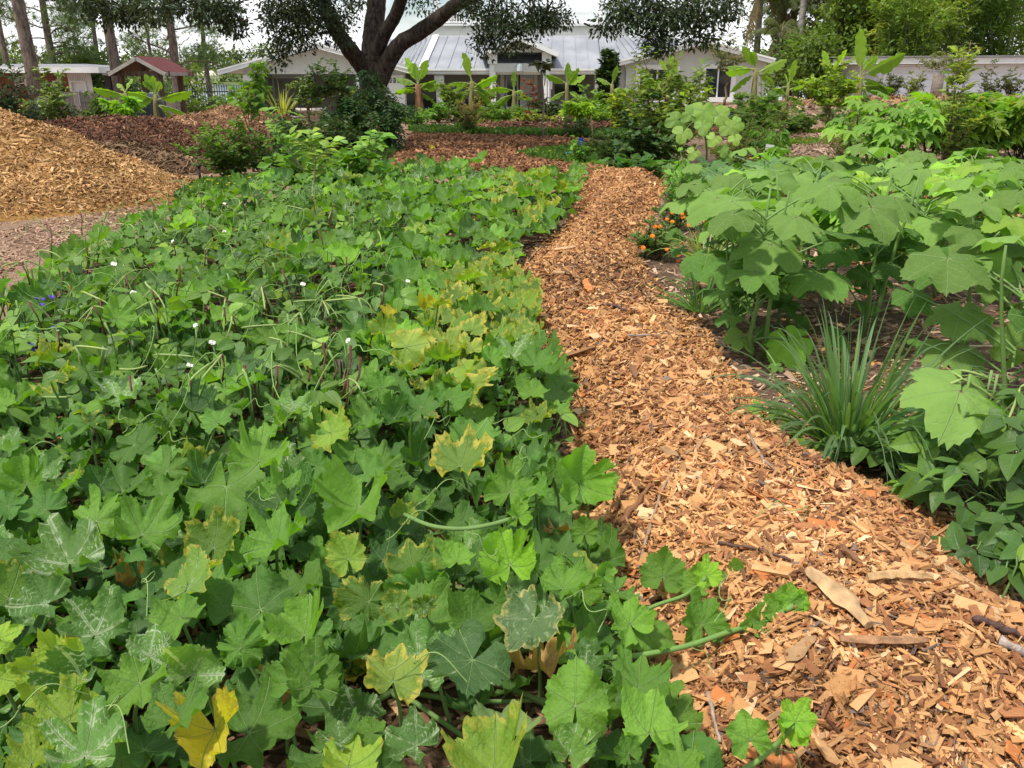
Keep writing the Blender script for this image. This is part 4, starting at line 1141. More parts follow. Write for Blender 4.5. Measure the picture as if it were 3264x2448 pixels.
for (px, py, pz, rx, rz, n) in OSPOTS:
    n = int(n * 1.5) + 1
    d = unit(rng.normal(size=(n, 3))) * (rng.random((n, 1)) ** .5)
    C = np.array([px, py, pz]) + d * [rx, rx * 1.1, rz]
    clump_leaves(fb, C, np.array([.29, .29, .2]), 46, .10, (.026, .045, .026), KITE, .3, rng, .35, .8)
    for c in C[::2]:
        tb.tube(curve(np.array([px, py, pz + rz * 1.3]) + rng.normal(0, .2, 3), c, .02, 4, .03, rng), (.02, .014, .01, .006), 4, (1, 1, 1), cap=False)
# the rest of the crown overhead, out of the picture but shading it
n = 150
d = unit(rng.normal(size=(n, 3)) + [0, 0, .3]) * (rng.random((n, 1)) ** .3)
C = np.array([-2.622, 20.2, 8.6]) + d * [8.6, 6.2, 3.0]
C = C[C[:, 2] > 5.9]
clump_leaves(fb, C, np.array([.95, .95, .6]), 70, .22, (.026, .045, .026), KITE, .3, rng, .2, .9)
for c in C[::3]: tb.tube(curve((-3.294,23.2,3.804), c, .4, 5, .1, rng), (.12, .09, .07, .05, .03), 5, (1, 1, 1), cap=False)
fb.build("crown", F_DARK, oak); tb.build("branches", B_OAK, oak, True)

# ------------------------------------------------------------------ pines
def pine(label, x, y, h, tr, seed, whorls, lean=0.0, n=9, tuft=.34, col=(.065, .115, .04), zmin=4.0, brl=3.2, per=46):
    rng = np.random.default_rng(seed); z0 = float(gz(x, y))
    t = thing("pine_tree", label, "tree", (x, y, z0), "tall pines on the left")
    tp = curve((x, y, z0 - .1), (x + lean, y, z0 + h), 0, 8, .05, rng)
    b = MB(); b.tube(tp, np.linspace(tr * 1.15, tr * .35, 8), 10, (1, 1, 1), .04)
    br = MB(); P_, D_ = [], []
    for k in range(whorls):
        f = (zmin + (h - zmin) * (k + rng.uniform(0, 1)) / whorls) / h
        s = np.array([np.interp(f, np.linspace(0, 1, 8), tp[:, i]) for i in range(3)])
        a = rng.uniform(0, 2 * PI); ln = brl * rng.uniform(.6, 1.1) * (1.15 - .6 * f)
        e = s + np.array([math.cos(a), math.sin(a), rng.uniform(-.25, .35)]) * ln
        c = curve(s, e, rng.uniform(-.12, .2) * ln, 6, .05, rng); br.tube(c, np.linspace(tr * .22, .02, 6), 5, (1, 1, 1), cap=False)
        for q in range(n):
            u = rng.uniform(.4, 1.02); p = np.array([np.interp(u, np.linspace(0, 1, 6), c[:, i]) for i in range(3)]) + rng.normal(0, .13 * ln, 3) * [1, 1, .5]
            br.tube(np.array([c[int(u * 5)] if u < 1 else c[-1], p]), (.02, .01), 3, (1, 1, 1), cap=False)
            P_.append(p); D_.append(unit(p - s + [0, 0, .4 * ln]))
    b.build("trunk", B_PINE, t, True); br.build("branches", B_PINE, t, True)
    P_ = np.array(P_); D_ = np.array(D_); m = len(P_)
    P2 = np.repeat(P_, 4, 0) + rng.normal(0, tuft * .8, (m * 4, 3)); D2 = unit(np.repeat(D_, 4, 0) + rng.normal(0, .7, (m * 4, 3)))
    fb = MB(); fb.scatter(TUFT, P2, D2, rdir(len(P2), 0, rng), tuft * rng.uniform(.7, 1.25, len(P2)), tints(len(P2), col, .25, .1, rng)); fb.build("crown", F_PINE, t)
pine("tall pine with thick leaning bare trunk behind the dark shrubs beside the brick house", -17.894, 34, 17, .23, 1, 14, -.1, zmin=8)
pine("tall pine with bare orange brown trunk just behind the red roofed well shelter", -15.599, 36, 18, .2, 2, 14, -.1, zmin=8)
pine("slim pine trunk at the far left edge over the brick house roof", -33.098, 60, 22, .2, 3, 26, zmin=7)
pine("distant pine with long horizontal tufted branches above the brick house", -36.098, 72, 20, .32, 4, 40, zmin=4.5, brl=5.0, n=12, tuft=.42)
pine("pine with straight grey trunk and tufted crown behind the shelter roof", -22.824, 62, 20, .3, 5, 34, zmin=4.0, brl=4.2, n=11)
pine("slender pine standing alone at the lake edge near the carport", -31.785, 95, 22, .26, 6, 34, zmin=5, brl=4.2, tuft=.42, n=11)
pine("faint young pine between the shelter and the lake pines", -27.569, 70, 14, .15, 7, 26, zmin=4.0, brl=3.4, n=10)
pine("pine far behind the brick house with only its crown showing", -40.588, 90, 22, .25, 8, 30, zmin=6, brl=4.6, tuft=.4, n=11)

# ------------------------------------------------------------------ far woods and trees beyond
def woods(name, pts, n, leaf, col, R, hs, mat=None):
    """a wood on the far shore that reads as one mass"""
    rng = np.random.default_rng(len(pts) * 7 + n); fb = MB()
    pts = np.array(pts)
    C = []
    for _ in range(n):
        i = rng.integers(0, len(pts) - 1); u = rng.random(); p = pts[i] * (1 - u) + pts[i + 1] * u
        C.append([p[0], p[1] + rng.uniform(0, 12), p[2] + hs * rng.random()])
    clump_leaves(fb, np.array(C), np.array([R, R, R * .9]), 40, leaf, col, KITE, .35, rng, .1)
    return fb.build(name, mat or F_LEAF, None, False, "stuff")
woods("far_woods", [(-560, 600, 1), (-330, 592, 1), (-180, 596, 1), (-60, 600, 1), (300, 610, 1)], 420, 2.2, (.09, .13, .035), 4.5, 9)
woods("far_woods", [(-560, 650, 8), (-330, 650, 9), (-160, 660, 12), (300, 690, 9)], 260, 2.6, (.06, .09, .035), 5.5, 9)
for i, (lab, sx, Y, hz, rx, col) in enumerate([
    ("round mid green tree above the white fascia of the brick house", -36.006, 75, 4.4, 3.2, (.06, .1, .035)), ("dark bushy tree behind the roof ridge of the brick house", -35.972, 78, 3.4, 3.0, (.035, .065, .03)),
    ("yellow green tree behind the far left pine trunk", -45.839, 85, 4.0, 4.5, (.11, .15, .04)), ("dark green tree at the left edge behind the brick house", -44.789, 80, 4.2, 3.0, (.035, .06, .03)),
    ("soft green tree seen just left of the shelter roof", -35.932, 80, 3.0, 3.4, (.06, .095, .04)), ("pale green tree at the lake edge behind the shelter", -38.7, 110, 3.2, 4.0, (.11, .16, .05)), ("low tree at the water right of the shelter posts", -38.346, 100, 1.6, 3.6, (.06, .1, .04))]):
    tree("broadleaf_tree", lab, sx, Y, 6, .15, (hz, rx, rx * .85), 34, 60, .42, col, 1.0, seed=i, group="trees beyond the brick house")

# ------------------------------------------------------------------ the green wall of trees on the right
def bamboo(label, x, y, h, r, seed, col, n=26, tall=True):
    rng = np.random.default_rng(seed); z0 = float(gz(x, y))
    t = thing("bamboo", label, "bamboo", (x, y, z0), "bamboo clumps behind the white building")
    sb = MB(); P_, D_, Cc = [], [], []
    for i in range(n):
        a = rng.uniform(0, 2 * PI); q = math.sqrt(rng.random())
        s = np.array([x + .35 * r * q * math.cos(a), y + .35 * r * q * math.sin(a), z0]); hh = h * rng.uniform(.6, 1.05)
        e = s + [q * r * math.cos(a), q * r * math.sin(a), hh]
        c = curve(s, e, .04 * h, 9, .03, rng); c[-2:] += np.array([math.cos(a), math.sin(a), -.35]) * .05 * h * np.array([[.4], [1]])
        sb.tube(c, np.linspace(.04, .012, 9), 5, np.array((.16, .18, .07)) * rng.uniform(.6, 1.2))
        m = 34
        for k in range(m):
            u = rng.uniform(.18, 1) ** .8; p = np.array([np.interp(u, np.linspace(0, 1, 9), c[:, j]) for j in range(3)]); aa = rng.uniform(0, 2 * PI); L_ = h * .11 * rng.uniform(.4, 1.1)
            d = np.array([math.cos(aa), math.sin(aa), rng.uniform(-.1, .9)]) * L_
            w = 9
            pp = p + d * np.linspace(.2, 1, w)[:, None] + rng.normal(0, .08, (w, 3)); P_.append(pp); D_.append(unit(d + rng.normal(0, .5, (w, 3)) * L_ - [0, 0, .25 * L_])); Cc.append(tints(w, col, .22, .08, rng) * (0.85 + .4 * u))
    sb.build("culms", B_STEM, t, True)
    P_, D_, Cc = np.vstack(P_), np.vstack(D_), np.vstack(Cc)
    fb = MB(); s = .3 * rng.uniform(.6, 1.3, len(P_)); fb.scatter(BLADE, P_, D_, rdir(len(P_), .8, rng), np.stack([s * 1.5, s, s], 1), Cc); fb.build("foliage", F_LEAF, t)
BL = [("tall yellow green bamboo clump at the right edge behind the white building", 25.429, 47, 9.5, 2.6, (.075, .135, .03)), ("dense bamboo clump with visible culms left of the right edge", 23.559, 48, 9.0, 2.5, (.06, .12, .028)),
      ("bright bamboo plume in the middle of the bamboo wall", 20.683, 46, 8.0, 2.1, (.10, .165, .032)), ("yellowish bamboo clump beside the spiky dracaena", 19.113, 46, 6.6, 1.7, (.11, .155, .035)), ("dark green bamboo clump rising behind the bamboo wall", 25.023, 54, 11, 2.8, (.06, .10, .03)),
      ("low bamboo shoots leaning over the building's left end", 19.03, 44, 5.2, 1.3, (.09, .15, .035)), ("tall dark bamboo at the far right top corner", 29.759, 52, 11, 3.0, (.1, .15, .03))]
for i, (lab, x, y, h, r, col) in enumerate(BL): bamboo(lab, x, y, h, r, 30 + i, col, 24)

def palm(label, x, y, h, tr, seed, fronds=16, fl=3.0, col=(.05, .08, .035), droop=1.0, dead=6, name="palm_tree", group="palms between the house and the white building"):
    rng = np.random.default_rng(seed); z0 = float(gz(x, y)); t = thing(name, label, "palm", (x, y, z0), group)
    b = MB(); top_ = np.array([x + rng.normal(0, .2), y, z0 + h]); b.tube(curve((x, y, z0 - .1), top_, 0, 8, .03, rng), np.linspace(tr * 1.2, tr * .8, 8), 9, (1, 1, 1), .03); b.build("trunk", lazy("palm_bark", lambda: bark("palm_bark", (.16, .14, .12), (.32, .29, .25), 3, 9, .4)), t, True)
    for i in range(fronds + dead):
        dd = i >= fronds
        a = rng.uniform(0, 2 * PI); el = rng.uniform(.1, 1.2) if not dead or not dd else rng.uniform(-1.2, -.7)
        d = np.array([math.cos(a) * math.cos(el), math.sin(a) * math.cos(el), math.sin(el)]); L_ = fl * rng.uniform(.75, 1.1)
        u = np.linspace(0, 1, 9)[:, None]; c = top_ + d * L_ * u - np.array([0, 0, 1]) * droop * L_ * .55 * u ** 2
        fb = MB(); fb.tube(c, np.linspace(.03, .006, 9), 4, (.2, .2, .08), cap=False)
        m = 46; uu = np.linspace(.12, 1, m); pp = np.stack([np.interp(uu, u[:, 0], c[:, j]) for j in range(3)], 1); tt = unit(np.stack([np.interp(uu, u[:, 0], np.gradient(c[:, j])) for j in range(3)], 1))
        for s in (-1, 1):
            pr = unit(np.cross(tt, [0, 0, 1]) + 1e-6) * s
            D_ = unit(pr * .8 + tt * .5 - np.array([0, 0, .9]) + rng.normal(0, .12, (m, 3)))
            sz = fl * .24 * np.sin(PI * np.clip(uu * .9 + .1, 0, 1)) ** .5 * rng.uniform(.8, 1.1, m)
            fb.scatter(BLADE, pp, D_, unit(np.cross(D_, tt) + 1e-6), np.stack([sz * .55, sz, sz * .4], 1), tints(m, (.085, .075, .045) if dd else col, .2, .08, rng))
        fb.build("frond", F_LEAF, t)
palm("drooping dark palm behind the house roof beside the oak foliage", 14.524, 54, 7.2, .2, 41, 16, 3.2, dead=2)
palm("palm with hanging brown fronds left of the tall grey pole trunk", 16.424, 57, 7.0, .2, 42, 16, 3.0, dead=3)
palm("darker palm close to the tall grey pole trunk", 18.18, 60, 7.4, .2, 43, 15, 3.2, dead=3)
palm("short palm with low arching fronds at the end of the house", 14.267, 50, 3.9, .16, 44, 14, 2.4, col=(.06, .085, .03))
palm("tall palm with rough pale trunk rising over the vine covered tree", 19.243, 56, 9.5, .3, 45, 14, 3.0)
palm("palm with bare grey pole trunk standing clear between the trees", 15.642, 50, 11.5, .17, 46, 12, 2.6, dead=2)
TR = [("dark moss hung oak behind the palms", 20.228, 62, 6.5, 4.6, 3.8, (.04, .055, .028), 60), ("vine smothered tree with bright leaves beside the white building", 17.905, 48, 4.4, 2.3, 2.8, (.085, .15, .035), 60),
      ("glossy leaved treetop over the vine smothered tree", 16.703, 47, 6.5, 1.2, .9, (.07, .14, .03), 26), ("dark mossy oak crown high over the bamboo", 24.065, 58, 8.6, 4.6, 2.2, (.04, .05, .028), 50), ("dark tree filling the gap behind the dracaena", 22.031, 56, 4.5, 3.4, 3.2, (.045, .08, .028), 50),
      ("dark tree behind the end gable of the house", 16.151, 52, 2.8, 2.6, 2.2, (.045, .07, .028), 40), ("low leafy shrub tree between the house and the white building", 15.275, 46, 1.8, 2.0, 1.5, (.07, .12, .035), 40), ("dark broad tree rising behind the right hand bamboo", 30.56, 60, 8.6, 4.5, 3.2, (.035, .06, .025), 50)]
for i, (lab, x, y, zc, rx, rz, col, n) in enumerate(TR):
    tree("broadleaf_tree", lab, x, y, zc, .25, (zc, rx, rz), n, 85, .27, col, .85, seed=60 + i, hang=.5 if "moss" in lab else .2, group="trees behind the white building")
bush("dracaena", "spiky dracaena with clustered strap leaves beside the bamboo", "shrub", 18.102, 45, 4.3, .55, (.55, .07), (.13, .19, .04), 5, 7, 16, BLADE, .5, seed=3, v=.25, clear=.5, top=(.25, .28, .06), sr=.04, stem_col=(.3, .24, .17))

# ------------------------------------------------------------------ bananas
M_BAN = leaf_mat("banana_leaf", (.07, .17, .03), (.11, .24, .045), (.22, .32, .1), .05, .28, trans=.42, rough=.38, nsec=26, bump=.35, tfac=(1.5, 1.75, .3))
M_BANY = leaf_mat("banana_leaf_lime", (.085, .2, .03), (.12, .25, .035), (.25, .34, .08), .05, .2, trans=.5, rough=.38, nsec=26, bump=.35)
M_BANST = bark("banana_stem", (.13, .11, .045), (.26, .25, .10), 12, 2, .4)
M_BANBR = bark("banana_sheath", (.14, .07, .035), (.27, .15, .08), 12, 2, .5)
GB = "banana plants of the food garden"
def banana(label, x, y, h, L, leaves, seed=0, lime=(), sheath=.0, r=.1, z=None, zt=None):
    """leaves: list of (angle in degrees from upright, positive to +X; depth angle; length factor; droop)"""
    rng = np.random.default_rng(seed + 900); z0 = float(gz(x, y)) if z is None else z
    if zt is not None: h = max(.5, zt - z0)
    t = thing("banana_plant", label, "banana plant", (x, y, z0), GB)
    b = MB(); st = curve((x, y, z0 - .05), (x + rng.normal(0, .04), y, z0 + h), 0, 6, .01, rng); b.tube(st, np.linspace(r * 1.2, r * .55, 6), 10, (1, 1, 1), .03); b.build("pseudostem", M_BANBR if sheath else M_BANST, t, True)
    top_ = st[-1]
    for i, (ang, dep, f, dr) in enumerate(leaves):
        a = math.radians(ang); dp = math.radians(dep)
        d = np.array([math.sin(a) * math.cos(dp), math.sin(dp) * max(.3, abs(math.sin(a))) , math.cos(a)]); d = unit(d)
        Ln = L * f; pet = .22 * Ln
        s = top_ - [0, 0, .25 * h * rng.random() * (abs(ang) > 40)]
        m = 15; u = np.linspace(0, 1, m)
        c = s + d * (pet + Ln * u[:, None]) - np.array([0, 0, 1.0]) * dr * Ln * (u[:, None] ** 2) + rng.normal(0, .004, (m, 3))
        tn = unit(np.gradient(c, axis=0)); sd_ = unit(np.cross(tn, [0, 0, 1.0]) + np.array([1e-4, 0, 0]))
        if abs(ang) < 25: sd_ = unit(np.tile(np.array([[math.cos(dp + .5), math.sin(dp + .5) * .6, .1]]), (m, 1)) - tn * (np.tile(np.array([[math.cos(dp + .5), math.sin(dp + .5) * .6, .1]]), (m, 1)) * tn).sum(1, keepdims=True))
        if abs(ang) >= 25:
            ro = rng.uniform(.55, 1.15) * (1 if ang > 0 else -1) * (-1 if dep > 0 else 1); n0 = unit(np.cross(sd_, tn)); sd_ = unit(sd_ * math.cos(ro) + n0 * math.sin(ro))
        nr = unit(np.cross(sd_, tn))
        w = Ln * .205 * np.clip(np.sin(PI * np.clip(u * .97 + .03, 0, 1)) ** .55, .02, 1); w[-1] = .004
        fv = rng.uniform(.25, .6) if abs(ang) < 45 else rng.uniform(-.7, -.3)
        lb = MB()
        for sg in (-1, 1):
            tear = np.ones(m); 
            for q in range(rng.integers(2, 6)): tear[rng.integers(2, m - 1)] *= rng.uniform(.55, .95)
            V = []; UV = []
            for k in range(m):
                for j, e in enumerate((0, .5, 1.0)):
                    ww = w[k] * e * (tear[k] if e == 1 else 1)
                    wv = .05 * Ln * e * math.sin(k * 1.9 + sg + seed) * .35
                    V.append(c[k] + sd_[k] * sg * ww + nr[k] * (ww * fv * (1 - .5 * e) + wv) - np.array([0, 0, .35 * ww * e * e * (abs(ang) > 35)])); UV.append((e, u[k]))
            F = [(k * 3 + j, k * 3 + j + 1, (k + 1) * 3 + j + 1, (k + 1) * 3 + j) for k in range(m - 1) for j in range(2)]
            if sg < 0: F = [q[::-1] for q in F]
            lb.add(V, F, uv=np.array(UV))
        lo = lb.build("leaf", M_BANY if i in lime else M_BAN, t, True)
        pb = MB(); pc = np.vstack([s - [0, 0, .12 * h], s, s + d * pet, c[4], c[9]]); pb.tube(pc, (.035, .03, .022, .014, .008), 6, (.26, .32, .1), cap=False)
        pb.build("leaf_stalk", B_STEM, lo, True)
    return t
banana("banana plant with tall upright pair of leaves and brown sheath beside the oak trunk", -3.743, 36.5, 0, .95,
       [(-26, 20, 1.0, .05), (26, -25, .95, .1), (-8, 0, .7, .0), (-62, 10, .9, .25), (-70, -30, .9, .3), (58, -20, .85, .2), (68, 15, .95, .3), (-84, -10, .85, .4), (84, -15, .75, .35), (78, 30, .75, .3), (100, 0, .65, .5)], 1, sheath=1, r=.19, zt=1.338)
banana("banana plant with one bright upright lime leaf left of the porch", -1.47, 33, 0, .74,
       [(-18, 10, 1.15, .02), (58, -10, 1.25, .12), (-78, 0, 1.0, .25), (-95, 20, .9, .4), (85, 10, 1.0, .4), (105, -20, 1.0, .5), (125, 0, 1.0, .4), (-110, -20, .8, .5)], 2, (0,), r=.13, zt=1.465)
banana("banana plant with a single rolled spear leaf in front of the porch doors", 0.069, 33, 0, .62,
       [(-2, 0, .9, .0), (-75, -10, 1.25, .25), (75, 10, .9, .4), (-95, 15, 1.0, .4), (95, -15, 1.0, .4), (-115, 0, .9, .5), (60, 40, .7, .4)], 3, r=.11, zt=1.121)
banana("banana plant with upright dark leaf and a lime leaf before the porch window", 2, 32.5, 0, .62,
       [(2, 0, .95, .0), (42, -40, 1.0, -.05), (-62, 0, 1.15, .15), (58, 20, 1.1, .1), (30, 60, .9, .2), (95, 10, .9, .4), (-100, 10, .8, .4)], 4, (1,), r=.1, zt=1.382)
banana("banana plant with broad pale leaves beside the dark cypress", 3.465, 31, 0, .62,
       [(14, -10, .85, .05), (-50, 10, .9, .3), (82, 0, 1.15, .15), (92, 20, 1.15, .3), (-80, -20, .9, .3), (60, 40, .8, .3)], 5, r=.1, zt=1.37)
banana("banana plant rising behind the big leafy bush with narrow folded leaves", 5.308, 31, 0, .68,
       [(2, 0, .85, .0), (-35, 30, .8, .1), (-80, 0, 1.15, .2), (80, 0, 1.3, .2), (92, 20, 1.1, .3), (40, 50, .8, .2)], 6, r=.11, zt=1.652)
banana("banana plant with a long dark leaf slanting across the house gable end", 8.286, 31, 0, .78,
       [(-36, 0, .95, .02), (62, 10, 1.3, .08), (-88, -15, 1.2, .15), (-70, 15, 1.1, .25), (-105, 0, .9, .5), (100, 0, .7, .4), (-22, -30, .8, .3)], 7, (6,), r=.12, zt=1.872)
banana("small yellowing banana plant between the two big banana plants", 7.259, 24, 0, .46,
       [(12, 0, 1.2, .0), (-50, 0, .9, .3), (60, 0, .9, .3), (95, 0, .8, .5), (-100, 0, .8, .5), (-20, 40, .8, .3)], 8, (0, 1, 2, 5), r=.07, zt=1.356)
banana("largest banana plant with one tall bright leaf in front of the white building", 11.112, 29, 0, .92,
       [(-9, 0, 1.25, .0), (60, 0, 1.38, .05), (-85, 0, 1.0, .25), (35, -50, .8, .3), (92, 0, 1.05, .1), (112, 0, .95, .25), (138, 10, .9, .3), (-100, 20, .8, .4)], 9, (0,), r=.16, zt=1.664)
banana("banana plant with crossed upright leaves left of the largest banana plant", 10.124, 29, 0, .7,
       [(-24, 0, 1.0, .02), (26, -20, 1.05, .02), (-78, 0, 1.0, .2), (-60, 20, .8, .15), (85, 20, .9, .3)], 10, (1,), r=.12, zt=1.617)
banana("banana plant with long flat leaf arching left before the well shelter", -10.494, 24.5, 0, .74,
       [(-76, 0, 1.0, .05), (30, 20, .55, .2), (70, 0, .7, .2), (-40, 30, .5, .3), (95, -10, .6, .4)], 11, r=.08, zt=1.183)
banana("banana plant with fan of bright leaves at the right post of the well shelter", -9.512, 24, 0, .6,
       [(-22, 0, .75, .0), (5, -30, .7, .1), (74, 0, 1.4, .05), (-70, 0, 1.1, .1), (98, 0, 1.1, .2), (-100, 0, .9, .3), (122, 0, 1.2, .3), (-35, -30, .7, .3), (40, -40, .8, .3)], 12, (1,), r=.09, zt=1.159)

# ------------------------------------------------------------------ trees and shrubs of the middle ground
GS = "mixed shrubs between the garden rows"
P5 = PALM5
def at(x, y): return x, y
bush("conifer_shrub", "dense dark conifer shrub at the left edge behind the golden heap", "shrub", -10.578, 19, 1.95, .75, (.11, .035), (.025, .055, .028), 16, 22, 12, BLADE, .1, v=.3, mat=F_DARK, clear=.05, spread=.8, seed=1)
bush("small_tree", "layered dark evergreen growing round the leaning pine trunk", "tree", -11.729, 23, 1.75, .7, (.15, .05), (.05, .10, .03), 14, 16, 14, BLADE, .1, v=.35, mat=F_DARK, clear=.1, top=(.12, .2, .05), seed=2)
bush("small_tree", "small tree with dark drooping leaves by the plank fence corner", "tree", -11.981, 26, 1.45, .42, (.3, .08), (.045, .09, .03), 7, 9, 8, None, .9, seed=3)
bush("cassava_plant", "bright green lobed leaf plant on the dark mulch heap", "shrub", -9.593, 22, .8, .5, (.2, .2), (.11, .25, .04), 8, 7, 5, P5, .15, top=(.15, .3, .05), z=.3, seed=4)
bush("vine", "wild vines smothering the black metal fence", "vine", -12.01, 35.4, 1.15, 2.1, (.2, .14), (.09, .15, .045), 14, 12, 8, ROUND, .2, ry=.5, seed=5, clear=.05)
bush("shrub", "tangled shrub at the carport post beside the fence vines", "shrub", -10.291, 33, 1.3, .8, (.22, .12), (.06, .12, .035), 9, 10, 8, None, .4, seed=6)
bush("sapling", "thin young tree tied to a slanted stake right of the mulch heaps", "tree", (-4.252,15.69)[0] - .3, (-4.252,15.69)[1] - .2, 2.0, .5, (.17, .12), (.07, .15, .04), 4, 6, 6, ROUND, .5, trunk=(.02, .7), seed=7)
bush("small_tree", "leafy young tree with drooping bright leaves before the carport door", "tree", -6.758, 24, 2.3, .42, (.26, .10), (.09, .19, .04), 8, 8, 7, None, .7, trunk=(.03, .9), seed=8, top=(.13, .25, .05))
bush("small_tree", "dark crowned small tree shading the carport beside the oak trunk", "tree", -5.207, 26, 2.35, .95, (.15, .08), (.03, .065, .022), 10, 13, 10, ROUND, .3, trunk=(.04, 1.0), mat=F_DARK, seed=9, top=(.06, .12, .03))
bush("small_tree", "dark leafy bush tree in the middle of the carport opening", "tree", -6.08, 27, 1.85, .55, (.15, .08), (.04, .085, .025), 8, 9, 9, ROUND, .3, trunk=(.035, .8), mat=F_DARK, seed=10, top=(.12, .2, .05))
bush("shrub", "pale round leaved shrub between the carport and the oak", "shrub", -4.836, 27, 1.5, .5, (.2, .18), (.14, .22, .06), 6, 7, 6, ROUND, .2, seed=11)
bush("pinnate_shrub", "dark feathery leaved shrub mounded against the foot of the oak", "shrub", (-3.168,20.253)[0], (-3.168,20.253)[1] - .6, 1.75, .85, (.34, .34), (.03, .072, .028), 14, 11, 7, PINN, .8, mat=F_DARK, v=.3, seed=12, spread=.95, clear=.1)
bush("shrub", "low dark shrub spreading left of the oak foot", "shrub", (-3.749,17.832)[0], (-3.749,17.832)[1], .95, 1.2, (.12, .06), (.032, .07, .026), 13, 14, 11, None, .2, mat=F_DARK, seed=13, ry=.9)
bush("shrub", "dark shadowed shrub behind the two leafy shoots", "shrub", (-4.107,16.556)[0], (-4.107,16.556)[1], .8, .75, (.12, .06), (.03, .07, .028), 11, 13, 11, None, .2, mat=F_DARK, seed=14)
bush("shrub", "round mid green shrub in front of the dark mulch heap", "shrub", (-4.597,14.325)[0], (-4.597,14.325)[1], .98, .72, (.075, .045), (.05, .115, .03), 14, 18, 14, ROUND, .2, seed=15, v=.3, top=(.09, .18, .045), clear=.08)
bush("shrub", "low spreading green shrub right of the round shrub", "shrub", (-4.048,14.87)[0], (-4.048,14.87)[1], .38, .85, (.075, .045), (.04, .095, .03), 12, 12, 10, ROUND, .2, seed=16, ry=.6)
bush("shrub", "feathery bush with pinkish seed heads and dark base on the far bed", "shrub", (-1.243,25.777)[0], (-1.243,25.777)[1], 1.02, .52, (.07, .03), (.05, .095, .035), 16, 16, 12, None, -.1, seed=17, top=(.26, .2, .12), clear=.05)
bush("small_tree", "thin stemmed small tree with airy crown beyond the pale strip", "tree", -2.098, 30, 1.45, .5, (.17, .09), (.09, .15, .045), 8, 9, 9, None, .3, trunk=(.02, .7), seed=18)
bush("shrub", "low bright hedge shrub at the foot of the brown sheathed banana", "shrub", -2.679, 33, .7, .65, (.12, .08), (.07, .17, .035), 11, 12, 11, ROUND, .2, seed=19)
bush("shrub", "light green ferny shrub right of the oak foot shrub", "shrub", -3.117, 29, .7, .6, (.14, .06), (.08, .18, .045), 10, 11, 11, None, .2, seed=20)
for i, (lab, sx, Y, h, r, col) in enumerate([
    ("rounded green shrub under the lime leaved banana", -0.454, 31, .72, .75, (.075, .15, .035)), ("dark shrub just left of the lime leaved banana stem", -1.728, 31, .75, .6, (.05, .105, .03)),
    ("leafy shrub left of the spear leaved banana", -0.829, 33, .7, .6, (.06, .13, .035)), ("dark glossy shrub behind the bare staked sapling", 1.221, 31, 1.0, .55, (.03, .06, .025)),
    ("fine leaved green shrub right of the spear leaved banana", 0.402, 32, .6, .55, (.075, .15, .04)), ("yellowish low shrub behind the staked sapling", 0.791, 29, .5, .7, (.13, .17, .045)),
    ("brownish twiggy shrub right of the porch bananas", 2.447, 33, .8, .7, (.10, .075, .05)), ("bright feathery shrub before the cypress", 2.556, 31, 1.45, .6, (.10, .2, .05)),
    ("light feathery shrub behind the flat topped lime plant", 2.765, 29, .85, .55, (.11, .21, .05)), ("yellow green slender tree beside the cypress bananas", 3.223, 27, 1.35, .42, (.17, .25, .045)),
    ("dark leaved thin tree right of the yellow green slender tree", 3.466, 26, 1.1, .4, (.04, .085, .03)), ("airy leaved bush behind the lime leaved banana", -1.054, 35, 1.7, .75, (.15, .17, .06))]):
    bush("shrub", lab, "shrub", sx, Y, h, r, (.15, .075), col, 9, 12, 11, ROUND if i % 2 else None, .2, seed=200 + i, group=GS, clear=.1)
bush("shrub", "thin reddish leaved shrub before the right porch door", "shrub", 0.623, 31, 1.75, .36, (.17, .08), (.10, .045, .04), 6, 7, 7, None, .2, seed=21, top=(.16, .05, .05))
bush("sapling", "bare stemmed staked sapling with a tuft of dark leaves on top", "tree", (0.826,23.181)[0], (0.826,23.181)[1], 2.15, .33, (.2, .1), (.045, .06, .03), 5, 5, 4, ROUND, .3, trunk=(.025, 1.75), seed=22, mat=F_DARK, stem_col=(.2, .16, .11))
bush("cassava_plant", "flat topped lime green plant on a thin stem in the middle row", "shrub", (1.955,26.094)[0], (1.955,26.094)[1], 1.0, .55, (.2, .2), (.19, .33, .035), 9, 6, 5, P5, .1, trunk=(.02, .55), seed=23, spread=1, up=-.2)
bush("shrub", "small dark bush under the flat topped lime plant", "shrub", (1.762,24.647)[0], (1.762,24.647)[1] - .3, .62, .5, (.1, .05), (.04, .085, .035), 9, 10, 8, None, .2, seed=24)
bush("cypress", "narrow dark cypress against the house wall", "tree", 3.832, 36, 2.7, .55, (.2, .11), (.03, .06, .025), 30, 26, 16, BLADE, -.1, seed=25, mat=F_DARK, clear=.03, spread=.7, v=.35)
for i, (lab, sx, Y, h, r, col) in enumerate([
    ("dark green shrub at the foot of the largest banana plant", 10.025, 27, .75, .9, (.055, .11, .035)), ("mid green shrub left of the round crowned young tree", 7.982, 25, .7, .75, (.075, .15, .045)),
    ("low bright shrub behind the drooping pepper plant", 6.706, 25, .85, .8, (.10, .19, .045)), ("dark low shrub on the bank under the white wall", 11.789, 29, .6, .9, (.05, .09, .035)), ("pale leaved shrub right of the round crowned young tree", 9.489, 24, .65, .7, (.10, .17, .06))]):
    bush("shrub", lab, "shrub", sx, Y, h, r, (.13, .07), col, 10, 12, 10, ROUND if i % 2 else None, .2, seed=260 + i, group=GS, clear=.08)
